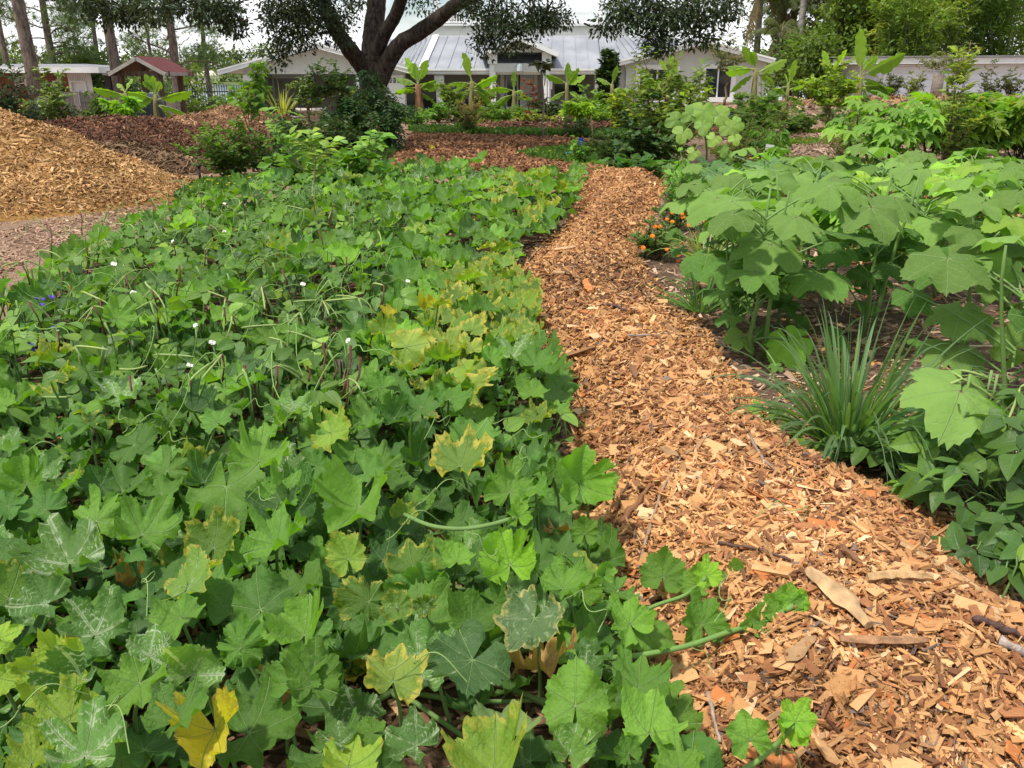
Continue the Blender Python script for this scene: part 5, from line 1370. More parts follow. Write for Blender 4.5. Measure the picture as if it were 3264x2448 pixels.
# the big bush beside the path bend
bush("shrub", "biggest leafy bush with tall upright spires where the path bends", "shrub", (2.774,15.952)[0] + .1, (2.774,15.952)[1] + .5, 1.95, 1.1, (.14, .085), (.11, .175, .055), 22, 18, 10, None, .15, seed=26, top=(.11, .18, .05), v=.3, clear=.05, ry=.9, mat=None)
bush("shrub", "dark undergrowth shrub at the left foot of the biggest bush", "shrub", (2.256,15.498)[0], (2.256,15.498)[1], .95, .62, (.12, .085), (.035, .08, .032), 12, 14, 11, ROUND, .3, seed=27, mat=F_DARK)
bush("shrub", "low fine leaved shrub left of the biggest bush", "shrub", (1.779,15.952)[0], (1.779,15.952)[1] + .6, .7, .55, (.08, .04), (.05, .10, .035), 10, 12, 12, None, .2, seed=28)
for i, (lab, sx, sy, h, r, leaf, col) in enumerate([
    ("light green leafy shrub before the house gable end", (6.279,23.181), 0, 1.4, .85, (.15, .1), (.085, .17, .045)), ("feathery grey green shrub behind the white plant marker", (5.526,21.187), 0, .95, .7, (.10, .03), (.08, .14, .06)),
    ("airy shrub under the dark slanting banana leaf", (7.657,26.973), 0, 1.6, .8, (.12, .05), (.095, .16, .06)), ("low wispy shrub between the biggest bush and the marker", (4.113,16.556), 0, .6, .55, (.09, .03), (.10, .13, .055))]):
    bush("shrub", lab, "shrub", sx, sy, h, r, leaf, col, 10, 13, 12, ROUND if i == 0 else None, .2, seed=240 + i, group=GS) if False else bush("shrub", lab, "shrub", [6.279,23.181][0] if False else (5.688, 4.956, 6.813, 3.851)[i], (21, 19, 24, 15.5)[i], h, r, leaf, col, 10, 13, 12, ROUND if i == 0 else None, .2, seed=240 + i, group=GS)
bush("pepper_plant", "bushy plant with drooping bright leaves behind the white marker", "shrub", 5.261, 18, .62, .5, (.19, .06), (.085, .2, .045), 11, 8, 8, None, .9, seed=29)
bush("small_tree", "round crowned young tree with yellow green leaflets and bare trunk", "tree", (8.767,25.052)[0], (8.767,25.052)[1], 2.0, .95, (.14, .08), (.10, .16, .035), 13, 14, 13, ROUND, .25, trunk=(.035, .75), seed=30, top=(.17, .27, .045))
bush("shrub", "small brown tipped shrub left of the tree spinach", "shrub", (6.463,17.182)[0], (6.463,17.182)[1], .62, .55, (.06, .02), (.10, .12, .05), 11, 12, 12, None, .1, seed=31)
bush("pigeon_pea", "tall slim upright plant with narrow grey green leaves beside the tithonia", "shrub", (7.331,14.87)[0], (7.331,14.87)[1], 2.1, .42, (.15, .05), (.095, .155, .06), 8, 14, 11, None, 0, seed=32, top=(.2, .27, .06), clear=.15)
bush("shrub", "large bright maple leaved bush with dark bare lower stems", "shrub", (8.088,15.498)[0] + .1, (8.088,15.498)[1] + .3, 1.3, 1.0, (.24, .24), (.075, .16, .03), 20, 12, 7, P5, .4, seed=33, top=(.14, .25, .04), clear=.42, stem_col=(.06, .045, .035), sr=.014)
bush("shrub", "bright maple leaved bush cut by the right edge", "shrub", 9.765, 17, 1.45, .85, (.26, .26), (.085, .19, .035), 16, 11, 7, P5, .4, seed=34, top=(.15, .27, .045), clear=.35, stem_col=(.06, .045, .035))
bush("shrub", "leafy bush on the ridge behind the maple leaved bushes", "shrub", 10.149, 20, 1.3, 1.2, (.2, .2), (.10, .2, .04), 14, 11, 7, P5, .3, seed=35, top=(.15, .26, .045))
for i, (lab, sx, Y, h, r) in enumerate([("crepe myrtle with thin pinkish crown before the white building", 17.315, 36, 2.6, 1.35), ("crepe myrtle against the house gable end", 8.698, 37, 3.3, 1.0)]):
    bush("small_tree", lab, "tree", sx, Y, h, r, (.13, .07), (.085, .11, .055), 11, 12, 10, ROUND, .2, trunk=(.05, .9), seed=36 + i, v=.3, group="crepe myrtles", flowers=((.55, .15, .3), 10, .05))
st = thing("palm_stump", "cut tan palm trunk standing before the white building", "stump", (16.621, 35.5, .9)); b = MB(); b.tube([(16.621, 35.5, .4), (16.621, 35.5, 1.724)], (.22, .2), 12, (1, 1, 1), .03); b.build("trunk", bark("tan_trunk", (.13, .105, .085), (.22, .18, .15), 3, 10, .4), st, True)
for i, (lab, sx, Y) in enumerate([("small grey green shrub second from the right against the white wall", 18.963, 36), ("small grey green shrub rightmost against the white wall", 19.51, 35.5), ("small dark shrub against the left end of the white wall", 15.487, 37), ("pale variegated shrub between the dark shrub and the stump", 16.177, 36.5)]):
    bush("shrub", lab, "shrub", sx, Y, 1.35, .52, (.12, .06), ((.06, .085, .05), (.06, .085, .05), (.05, .08, .035), (.12, .16, .07))[i], 12, 11, 9, None, .0, seed=300 + i, group="little shrubs along the white wall", clear=.2)

# ---- tree spinach: stout dark stems with whorls of big jagged leaves
M_CHAYA = leaf_mat("tree_spinach_leaf", (.07, .19, .035), (.11, .26, .045), (.25, .36, .14), .05, .3, trans=.4, rough=.45)
CH_ME = [pmesh("leaf", palmate(70 + k, nl=7, A=2.35, side=.72, sinus=.5, notch=.35, endr=.35, seg=5, rings=(.35, .7, 1), teeth=.09, tn=46, cup=-.12, fold=.15, wave=.05, droop=.22, pw=.9), M_CHAYA) for k in range(4)]
def chaya(label, x, y, stems, seed, n=9, size=(.2, .3)):
    rng = np.random.default_rng(seed); z0 = float(gz(x, y)); t = thing("tree_spinach", label, "shrub", (x, y, z0), "tree spinach plants behind the okra")
    b = MB()
    for (dx, dy, h) in stems:
        c = curve((x + dx * .3, y + dy * .3, z0), (x + dx, y + dy, z0 + h), 0, 6, .02, rng); b.tube(c, np.linspace(.03, .014, 6), 7, (.05, .075, .03))
        for k in range(n):
            f = rng.uniform(.35, 1.0); s = np.array([np.interp(f, np.linspace(0, 1, 6), c[:, j]) for j in range(3)]); a = rng.uniform(0, 2 * PI); L_ = rng.uniform(.2, .42)
            d = np.array([math.cos(a), math.sin(a), .35 + .5 * f]); e = s + d * L_; b.tube(curve(s, e, -.02, 4), (.007, .005, .004, .003), 4, (.12, .2, .06), cap=False)
            out = np.array([math.cos(a), math.sin(a), -.25]); inst("leaf", CH_ME[rng.integers(0, 4)], t, e, out, np.array([math.cos(a) * .35, math.sin(a) * .35 - .35, 1.0]), rng.uniform(*size))
    b.build("stem", B_STEM, t, True)
chaya("tree spinach with broad jagged leaves on two dark stems behind the okra", (6.381,14.807)[0], (6.381,14.807)[1], [(-.1, 0, 1.02), (.1, .05, .9), (.45, .1, 1.0), (-.45, .1, .75), (.2, -.2, .65)], 1, 12)
chaya("lower tree spinach leaning left behind the squash patch", (6.299,15.952)[0], (6.299,15.952)[1], [(-.3, 0, .75), (.15, 0, .9), (-.05, .2, 1.0)], 2, 9)
chaya("tree spinach behind the slim upright plant", (7.679,16.556)[0], (7.679,16.556)[1], [(0, 0, 1.02), (.35, .1, .95), (-.3, .1, .98)], 3, 10)

# ---- ground cover strips (too fine to count)
def cover(name, poly, n, leaf, col, hz=.08, flowers=None, proto=KITE):
    rng = np.random.default_rng(len(poly) * 31 + n); q = sample_poly(poly, n, rng); n = len(q)
    P_ = np.column_stack([q, gz(q[:, 0], q[:, 1]) + .03 + hz * rng.random(n)])
    nz = np.sin(q[:, 0] * 2.3 + 1) * np.sin(q[:, 1] * 1.1)
    fb = MB(); c = tints(n, col, .25, .12, rng) * (1 + .25 * nz[:, None]); fb.scatter(proto, P_, rdir(n, .9, rng), rdir(n, 1.2, rng), leaf * rng.uniform(.6, 1.3, n), np.clip(c, .003, 1))
    if flowers:
        fc, m, s = flowers; k = rng.choice(n, m, replace=False)
        for a in (0, 2.1, 4.2): fb.scatter(ROUND, P_[k] + [0, 0, hz * .7], np.tile([[math.cos(a), math.sin(a), .3]], (m, 1)), rdir(m, 2, rng), np.full(m, s), tints(m, fc, .1, .05, rng))
    return fb.build(name, F_LEAF, None, False, "stuff")
cover("ground_cover", [(-2.258,25.465),(-1.406,26.31),(1.542,26.094),(3.882,25.777),(3.547,22.437),(2.085,23.855),(-0.282,25.052)], 5500, .14, (.045, .10, .03), .1)
cover("ground_cover", [(-1.697,31.852),(0.738,30.959),(3.963,30.71),(3.777,29.246),(0.706,29.605),(-1.585,29.727)], 2600, .17, (.15, .22, .045), .06)
cover("ground_cover", [(0.053,18.58),(1.069,20.42),(2.606,21.187),(2.821,18.58),(2.061,14.87),(1.41,15.952),(0.538,17.182)], 5500, .09, (.05, .115, .03), .07, ((.75, .6, .05), 90, .03))
cover("ground_cover", [(-2.231,25.155),(-2.864,26.094),(-3.354,28.769),(-1.517,28.426),(-0.666,26.31)], 1600, .13, (.05, .11, .035), .1)
cover("ground_cover", [(-4.428,11.439),(-4.675,13.128),(-4.129,13.517),(-3.57,14.87),(-3.741,13.517),(-4.028,11.73)], 2600, .09, (.06, .14, .035), .08, ((.8, .6, .04), 40, .03))
cover("ground_cover", [(-5.178,19.437),(-3.984,21.187),(-2.562,19.437),(-2.334,17.182),(-3.357,14.87),(-4.101,14.87)], 4500, .10, (.03, .07, .025), .12)
cover("ground_cover", [(7.904,25.887),(11.732,26.319),(11.228,25.155),(7.534,24.647)], 1500, .15, (.14, .2, .04), .05, ((.8, .55, .04), 30, .05))
cover("ground_cover", [(6.956,22.712),(9.14,23.181),(16.214,24.647),(15.03,22.806),(8.54,21.624),(6.5,21.187)], 2600, .12, (.09, .15, .04), .06, ((.8, .6, .05), 60, .045))
cover("ground_cover", [(3.798,15.952),(5.302,17.182),(7.472,16.556),(11.411,17.182),(9.611,14.385),(6.344,13.972),(3.437,14.385)], 6500, .075, (.07, .14, .035), .09, ((.75, .5, .08), 110, .035))
cover("ground_cover", [(3.206,8.16),(4.172,8.302),(3.926,7.428),(3.008,7.054)], 900, .05, (.08, .15, .04), .1, ((.8, .55, .04), 24, .03))
cover("ground_cover", [(-4.235,35.368),(-4.793,40.084),(-2.947,39.803),(4.975,38.697),(8.336,31.076),(8.171,30.433),(2.131,36.268),(-1.648,35.685)], 4200, .2, (.075, .15, .04), .18)

# ------------------------------------------------------------------ pots, markers and small things
M_TERRA = plain("terracotta", (.38, .15, .08), .8, .15, 10)
def pot(label, x, y, z, r, h, mat, name="flower_pot", rim=True):
    t = thing(name, label, "flower pot", (x, y, z)); b = MB(); b.tube([(x, y, z), (x, y, z + h * .85), (x, y, z + h * .85), (x, y, z + h)], (r * .72, r * .95, r * 1.08, r * 1.1), 18, (1, 1, 1)); b.build("pot", mat, t, True)
    b = MB(); b.tube([(x, y, z + h), (x, y, z + h + .01)], (r * .95, r * .9), 14, (.05, .035, .025)); b.build("soil", B_STEM, t); return t
px, py = -7.912, 31
pot("terracotta pot holding a strap leaved lily by the carport", px, py, float(gz(px, py)), .28, .42, M_TERRA)
def straps(name, label, cat, x, y, z, n, L_, w, col, spread, seed, stem=False, droop=.5, tip=None):
    rng = np.random.default_rng(seed); t = thing(name, label, cat, (x, y, z)); me = []
    for i in range(n):
        a = rng.uniform(0, 2 * PI); e = rng.uniform(.15, spread); Ln = L_ * rng.uniform(.6, 1.1)
        s = np.array([x, y, z]) + np.array([math.cos(a), math.sin(a), 0]) * rng.uniform(0, .12) * L_
        m = 9; u = np.linspace(0, 1, m); d = np.array([math.cos(a) * math.sin(e), math.sin(a) * math.sin(e), math.cos(e)])
        c = s + d * Ln * u[:, None]; dr = droop * rng.uniform(.3, 1.3) * Ln * math.sin(e) * 1.2; c[:, 2] -= dr * u ** 3; c[:, :2] += np.array([math.cos(a), math.sin(a)]) * (.3 * dr * u ** 2)[:, None]
        c[:, 2] = np.maximum(c[:, 2], z + .01)
        sd_ = unit(np.cross(d, [0, 0, 1.0]) + rng.normal(0, .25, 3)); ww = w * np.minimum(1, np.minimum(u * 5 + .35, (1 - u) * 2.2 + .02)) * rng.uniform(.7, 1.15)
        V = []; 
        for k in range(m): V += [c[k] - sd_ * ww[k], c[k] + [0, 0, -ww[k] * .5], c[k] + sd_ * ww[k]]
        F = [(k * 3 + j, k * 3 + j + 1, k * 3 + j + 4, k * 3 + j + 3) for k in range(m - 1) for j in range(2)]
        cc = tints(1, col, .2, .1, rng)[0]; cl = np.repeat((cc + (np.array(tip if tip is not None else cc) - cc) * np.clip(u * 1.6 - .6, 0, 1)[:, None]), 3, 0)
        b = MB(); b.add(V, F, cl); b.build("blade", F_LEAF, t, True)
    return t
straps("lily_plant", "yellow green strap leaved lily growing in the terracotta pot", "plant", px, py, float(gz(px, py)) + .42, 34, 1.35, .022, (.22, .27, .08), .75, 5)
px2, py2 = -7.102, 31.5
pot("large pale square planter with blue flowers under the dark trees", px2, py2, float(gz(px2, py2)), .42, .75, plain("pale_plastic", (.56, .5, .45), .6))
bush("flower_plant", "blue flowered plant in the large pale planter", "plant", px2, py2 - .05, .35, .5, (.1, .05), (.04, .09, .03), 8, 6, 6, None, .3, z=float(gz(px2, py2)) + .72, flowers=((.08, .12, .7), 16, .06), seed=41)
pot("small pale planter left of the large pale planter", -7.547, 32, -.2, .3, .5, plain("pale_plastic_b", (.4, .37, .34), .6))
b = MB(); bx = -10.244; tw = thing("water_barrel", "dark blue grey plastic barrel under the well shelter", "barrel", (bx, 25.2, .0)); b.tube([(bx, 25.2, .05), (bx, 25.2, .3), (bx, 25.2, .9), (bx, 25.2, 1.1), (bx, 25.2, 1.16)], (.42, .5, .5, .4, .2), 18, (1, 1, 1)); b.build("drum", plain("barrel_plastic", (.03, .036, .045), .5), tw, True); b = MB(); b.tube([(bx, 25.2, 1.15), (bx, 25.2, 1.2)], (.1, .1), 10, (1, 1, 1)); b.build("lid", plain("barrel_lid", (.03, .03, .04), .5), tw, True)
pot("terracotta pot right of the barrel near the shelter banana", -9.186, 24.5, .35, .22, .3, M_TERRA)
def marker(label, x, y, h, w, hh, rz):
    z = float(gz(x, y)); t = thing("plant_marker", label, "plant marker", (x, y, z)); b = MB(); b.box((x, y, z + h / 2), (.025, .012, h), rz); b.build("stake", plain("marker_wood", (.5, .4, .28), .8) if "marker_wood" not in bpy.data.materials else bpy.data.materials["marker_wood"], t); b = MB(); b.box((x, y - .015, z + h), (w, .012, hh), rz, .12); b.build("card", M_WHITE, t)
marker("white card on a thin stake beyond the squash leaves", 4.787, 16.5, .34, .16, .11, .2)
def stake(label, x, y, h, lean, r=.015, col=(.35, .25, .15), name="stake"):
    z = float(gz(x, y)); b = MB(); b.tube([(x, y, z), (x + lean[0], y + lean[1], z + h)], (r, r * .85), 6, col); return tag(b.build(name, B_STEM, None, True), label, "stake")
stake("thin pale bamboo stake at the end of the brown bed", (1.878,20.42)[0], (1.878,20.42)[1], .75, (-.08, 0))
stake("slanted wooden stake beside the thin young tree", (-4.135,15.69)[0], (-4.135,15.69)[1] - .3, .95, (-.12, .05), .022, (.38, .25, .14))
stake("second thin stake tied against the bare staked sapling", (0.884,23.66)[0] + .05, (0.884,23.66)[1] - .05, 1.5, (-.02, 0), .012, (.3, .23, .15))
for i, (lab, x, y) in enumerate([("black irrigation riser at the foot of the round shrub", (-4.846,13.628)[0], (-4.846,13.628)[1]), ("black irrigation riser in the mulch right of the oak foot", (-2.548,19.437)[0], (-2.548,19.437)[1])]):
    t = thing("irrigation_riser", lab, "irrigation riser", (x, y, 0), "irrigation risers"); b = MB(); b.tube([(x, y, 0), (x, y, .26)], .022, 8, (1, 1, 1)); b.build("pipe", M_BLACK, t, True); b = MB(); b.tube([(x, y, .26), (x, y, .3)], .04, 8, (1, 1, 1)); b.build("head", M_BLACK, t, True)
x, y = (1.253,18.202); t = thing("valve_cover", "flat round teal plastic cover in the green strip by the path bend", "cover", (x, y, 0)); b = MB(); b.tube([(x, y, .03), (x, y, .1), (x, y, .12)], (.19, .19, .17), 18, (1, 1, 1)); b.build("lid", plain("teal_plastic", (.04, .2, .26), .5), t, True); b = MB(); b.tube([(x, y, .0), (x, y, .05)], (.21, .2), 18, (1, 1, 1)); b.build("ring", M_BLACK, t, True)
for i, (lab, sx, sy, Y) in enumerate([("tiny blue marker flag near the path bend", 1.424, 0, 19), ("tiny blue marker flag behind the feathery grey green shrub", 5.078, 0, 21)]):
    z = float(gz(sx, Y)); t = thing("marker_flag", lab, "marker flag", (sx, Y, z), "blue marker flags"); b = MB(); b.tube([(sx, Y, z), (sx, Y, z + .3 + .5 * i)], .004, 4, (1, 1, 1)); b.build("wire", M_BLACK, t); b = MB(); b.box((sx + .05, Y, z + .28 + .5 * i), (.1, .01, .14), .3); b.build("flag", plain("blue_vinyl", (.02, .06, .5), .5) if i == 0 else bpy.data.materials["blue_vinyl"], t)

# ------------------------------------------------------------------ squash leaves
SQC = dict(vein=(.24, .36, .13), vw=.026, v2=.2, trans=.36, rough=.52, bump=.8, nsec=6)
ML = {
 'g': leaf_mat("squash_leaf", (.045, .135, .028), (.075, .195, .04), **SQC),
 'G': leaf_mat("squash_leaf_deep", (.032, .105, .03), (.055, .155, .04), **SQC),
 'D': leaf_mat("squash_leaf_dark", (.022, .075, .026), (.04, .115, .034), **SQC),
 'm': leaf_mat("squash_leaf_mottled", (.04, .115, .038), (.06, .155, .045), mottle=.8, **SQC),
 'M': leaf_mat("squash_leaf_silver", (.045, .125, .04), (.065, .17, .05), mottle=1.25, **SQC),
 'n': leaf_mat("squash_leaf_spotted", (.055, .14, .035), (.085, .19, .05), mottle=.5, edge=.35, spots=.35, **SQC),
 'e': leaf_mat("squash_leaf_yellow_edged", (.055, .145, .03), (.10, .2, .04), edge=.45, ecol=(.36, .37, .06), spots=.2, **SQC),
 'y': leaf_mat("squash_leaf_yellowing", (.14, .24, .04), (.26, .33, .05), edge=.6, ecol=(.5, .44, .08), spots=.3, boost=(1, 1, 1), **SQC),
 'Y': leaf_mat("squash_leaf_lime", (.20, .35, .04), (.29, .41, .045), edge=.15, ecol=(.45, .46, .05), boost=(1, 1, 1), **SQC),
 'B': leaf_mat("squash_leaf_bright_yellow", (.5, .44, .03), (.56, .47, .04), edge=.3, ecol=(.5, .4, .08), boost=(1, 1, 1), **SQC),
 'p': leaf_mat("squash_leaf_pale", (.10, .18, .07), (.17, .25, .09), mottle=.7, edge=.4, ecol=(.45, .42, .16), boost=(1.1, 1.1, 1.1), **SQC),
 't': leaf_mat("squash_leaf_blue_green", (.035, .10, .045), (.05, .125, .05), mottle=.25, **SQC),
 'b': leaf_mat("squash_leaf_bright", (.07, .2, .03), (.10, .25, .035), **SQC),
 'u': leaf_mat("squash_leaf_underside", (.13, .2, .08), (.17, .24, .09), vein=(.25, .33, .15), vw=.03, v2=.4, trans=.33, rough=.6, boost=(1.2, 1.2, 1)),
 'k': leaf_mat("squash_leaf_withered", (.30, .17, .07), (.45, .3, .1), edge=.5, ecol=(.5, .3, .08), vein=(.4, .26, .12), trans=.25, rough=.8, boost=(1, 1, 1))}
SQ_HI, SQ_LO = {}, {}
def sq_shape(k, hi):
    r_ = random.Random(k * 13 + hi)
    return palmate(k * 7 + 1, nl=5 if k % 3 else 7, A=r_.uniform(1.95, 2.2), side=r_.uniform(.6, .82), sinus=r_.uniform(.72, .9), notch=r_.uniform(.15, .45), endr=r_.uniform(.45, .68), seg=8 if hi else 3,
                   rings=(.2, .42, .64, .82, 1.0) if hi else (.45, .8, 1.0), teeth=.042 if hi else .035, tn=r_.uniform(46, 62) if hi else 23, bend=.7, cup=r_.uniform(-.1, .42), fold=r_.uniform(.0, .09), wave=r_.uniform(.09, .19), wm=r_.choice((5, 7, 9)),
                   droop=0, pw=2 if k % 3 != 1 else 1.15, rough=.03, asym=r_.uniform(-.2, .2), rise=r_.uniform(-.1, .42), torn=r_.choice((0, 0, 2, 4)) if hi else 0)
SQH = [sq_shape(k, 1) for k in range(9)]; SQL = [sq_shape(k + 20, 0) for k in range(7)]
def sqm(kind, hi, k):
    d = SQ_HI if hi else SQ_LO; L_ = SQH if hi else SQL; k = k % len(L_)
    if (kind, k) not in d: d[kind, k] = pmesh("leaf", L_[k], ML[kind])
    return d[kind, k]
# cowpea: three pointed leaflets
MC = {'c': leaf_mat("cowpea_leaf", (.04, .11, .03), (.07, .165, .04), vein=(.11, .2, .08), vw=.03, v2=.25, trans=.3, rough=.4, nsec=7, bump=.35),
      'C': leaf_mat("cowpea_leaf_dark", (.026, .075, .026), (.042, .105, .032), vein=(.08, .15, .06), vw=.03, v2=.25, trans=.25, rough=.38, nsec=7, bump=.35),
      'l': leaf_mat("cowpea_leaf_light", (.075, .19, .04), (.12, .25, .05), vein=(.16, .28, .09), vw=.03, v2=.2, trans=.38, rough=.4, nsec=7, bump=.3)}
def trifol(seed, hi):
    r_ = random.Random(seed); q = []
    for a, o, s in ((0, (0, .28, 0), 1.0), (1.25, (-.04, .04, 0), .92), (-1.25, (.04, .04, 0), .92)):
        L_ = ovate(1.0, r_.uniform(.56, .72), 6 if hi else 3, 2 if hi else 1, r_.uniform(.1, .4), r_.uniform(.05, .45), .02, seed=seed + int(a * 10), belly=.34)
        V, F, U = L_; t = r_.uniform(-.35, .35); V = V @ np.array(Matrix.Rotation(t, 3, 'Y')).T @ np.array(Matrix.Rotation(r_.uniform(-.35, .2), 3, 'X')).T
        q.append(rot_z((V, F, U), a + r_.uniform(-.2, .2), o, s))
    return joinp(q)
CPH = [trifol(k, True) for k in range(6)]; CPL = [trifol(k + 40, False) for k in range(5)]
_cp = {}
def cpm(kind, hi, k):
    L_ = CPH if hi else CPL; k %= len(L_)
    if (kind, hi, k) not in _cp: _cp[kind, hi, k] = pmesh("leaf", L_[k], MC[kind])
    return _cp[kind, hi, k]

def poisson(poly, space, n_try, rng, ok=None):
    p = np.array(poly); lo, hi = p.min(0), p.max(0); out = []; cell = {}
    q = rng.uniform(lo, hi, (n_try, 2)); q = q[inside(poly, q[:, 0], q[:, 1]) & in_view(q[:, 0], q[:, 1], .45)]
    g_ = .25
    for x, y in q:
        s = space(x, y); ix, iy = int(x // g_), int(y // g_); good = True
        for a in (-1, 0, 1):
            for c in (-1, 0, 1):
                for (u, v) in cell.get((ix + a, iy + c), ()):
                    if (u - x) ** 2 + (v - y) ** 2 < s * s: good = False; break
                if not good: break
            if not good: break
        if good and (ok is None or ok(x, y)): out.append((x, y)); cell.setdefault((ix, iy), []).append((x, y))
    return np.array(out)

GSQ, GCP = "squash vines of the big bed", "cowpea plants of the big bed"
SQ_P = [  # centre on the ground, label
 ((-1.199,1.965), "squash vine with lime yellow and silver mottled leaves in the bottom corner of the bed"),
 ((-0.814,1.781), "squash vine with a bright yellow folded leaf at the bottom of the bed"),
 ((-0.678,2.25), "squash vine with broad deep green leaves beside the bare soil gap"),
 ((-0.347,1.838), "squash vine with a scorched yellow leaf beside a blue green leaf over bare soil"),
 ((0.008,2.217), "squash vine with a pale moth eaten leaf at the path edge"),
 ((0.278,1.904), "squash vine with fresh green leaves spilling onto the front of the path"),
 ((0.433,2.25), "squash runner stretching out over the wood chips with upright cupped leaves"),
 ((-1.396,2.791), "squash vine with mottled and large green leaves left of the dead yellow leaf"),
 ((-1.021,3.097), "squash vine with tall stalked green leaves before the red bean stalks"),
 ((-0.424,2.843), "squash vine with a long bare green runner arching over its leaves"),
 ((0.07,2.94), "squash vine with bright green leaves hugging the widest part of the path edge"),
 ((-0.324,3.885), "squash vine with ragged yellow edged leaves beside the purple bean pods"),
 ((0.226,3.885), "squash vine with one tall upright leaf at the notch in the path edge"),
 ((-0.25,4.953), "most yellowed squash vine beside the dark flank of the path"),
 ((-0.811,4.332), "squash vine with serrated leaves among the bean pods"),
 ((-2.219,3.544), "squash vine with large blistered leaves at the left edge near the long bean pair"),
 ((-2.409,4.332), "squash vine under the purple flowers at the left edge"),
 ((-1.74,4.592), "squash vine mixed into the cowpeas at the white flowers"),
 ((-0.335,6.816), "squash vine with pale green leaves where the path narrows"),
 ((-1.353,6.196), "squash vine in the middle of the bed behind the dark stalks"),
 ((-3.279,7.302), "squash vine with blue green leaves along the faded wood litter"),
 ((-2.804,9.23), "squash vine left of the leafy shoots"),
 ((-1.34,9.629), "squash vine with dense deep green leaves in the back half of the bed"),
 ((0.066,10.086), "squash vine with yellow patches at the far bend of the path"),
 ((-1.411,13.972), "farthest squash vine at the back edge of the bed with one yellow leaf"),
 ((0.33,13.517), "squash vine in the far corner beside the orange path"),
 ((-3.774,11.73), "squash vine with light leaves at the back left edge near the yellow flowers")]
CP_P = [
 ((-1.315,3.544), "cowpea plant with bare dark red flower stalks in front of the purple pods"),
 ((-1.996,3.798), "cowpea plant with a long hanging pair of green pods"),
 ((-1.125,4.235), "cowpea plant with smooth dark leaves and a dark purple pair of pods"),
 ((-2.49,5.086), "cowpea plant with a white flower raised on a pale stalk"),
 ((-2.025,5.753), "cowpea plant with pods spread flat over pointed leaves"),
 ((-1.098,5.222), "cowpea plant with broad folded leaves in the middle of the bed"),
 ((-3.302,5.83), "cowpea plant with upright red stalks on the pale litter at the left edge"),
 ((-3.458,8.16), "cowpea plant with many thin pods along the litter edge"),
 ((-2.351,7.853), "cowpea plant with dark leaves below the leafy shoots"),
 ((-1.283,7.688), "cowpea plant with tangled stems among the far squash leaves"),
 ((-2.458,11.11), "cowpea plant climbing around the leafy shoots"),
 ((-3.875,10.565), "cowpea plant at the back left corner of the bed")]
sqt = [thing("squash_plant", lab, "squash plant", (x, y, .02), GSQ) for (x, y), lab in SQ_P]
cpt = [thing("cowpea_plant", lab, "cowpea plant", (x, y, .02), GCP) for (x, y), lab in CP_P]
SQC_ = np.array([p for p, _ in SQ_P]); CPC_ = np.array([p for p, _ in CP_P])
sq_st = [MB() for _ in sqt]; cp_st = [MB() for _ in cpt]
CZONE = [(-3.391,5.186),(-3.815,7.514),(-3.627,9.324),(-2.353,10.311),(-1.465,7.975),(-0.851,6.144),(-0.708,4.047),(-0.714,3.255),(-0.888,3.021),(-1.292,3.136),(-1.683,3.255),(-2.084,3.502),(-2.575,3.817)]
GAP = [(-0.805,1.664),(-0.586,1.806),(-0.326,1.96),(-0.176,2.011),(0.075,1.96),(0.253,1.724),(0.156,1.562),(-0.193,1.472),(-0.414,1.387),(-0.664,1.387),(-0.81,1.472)]
YZONE = [(-0.539,3.544),(-0.447,4.592),(-0.4,5.83),(-0.189,7.054),(0.126,7.054),(0.181,5.434),(0.121,4.592),(0.012,3.885),(-0.177,3.338),(-0.398,3.276)]
YZ2 = [(-0.463,9.629),(0.034,11.73),(0.711,11.73),(0.382,8.847),(-0.096,8.16)]
rng = np.random.default_rng(21)
def stalk(b, x, y, P, col=(.13, .22, .06), r=.0045, zb=.03):
    s = np.array([x, y, zb]); e = np.array(P, float); m = (s + e) / 2 + [(e[0] - s[0]) * -.15, (e[1] - s[1]) * -.15, .03]
    b.tube(np.array([s, m, e]), (r * 1.25, r * 1.1, r), 5, np.array(col) * rng.uniform(.8, 1.25), cap=False)
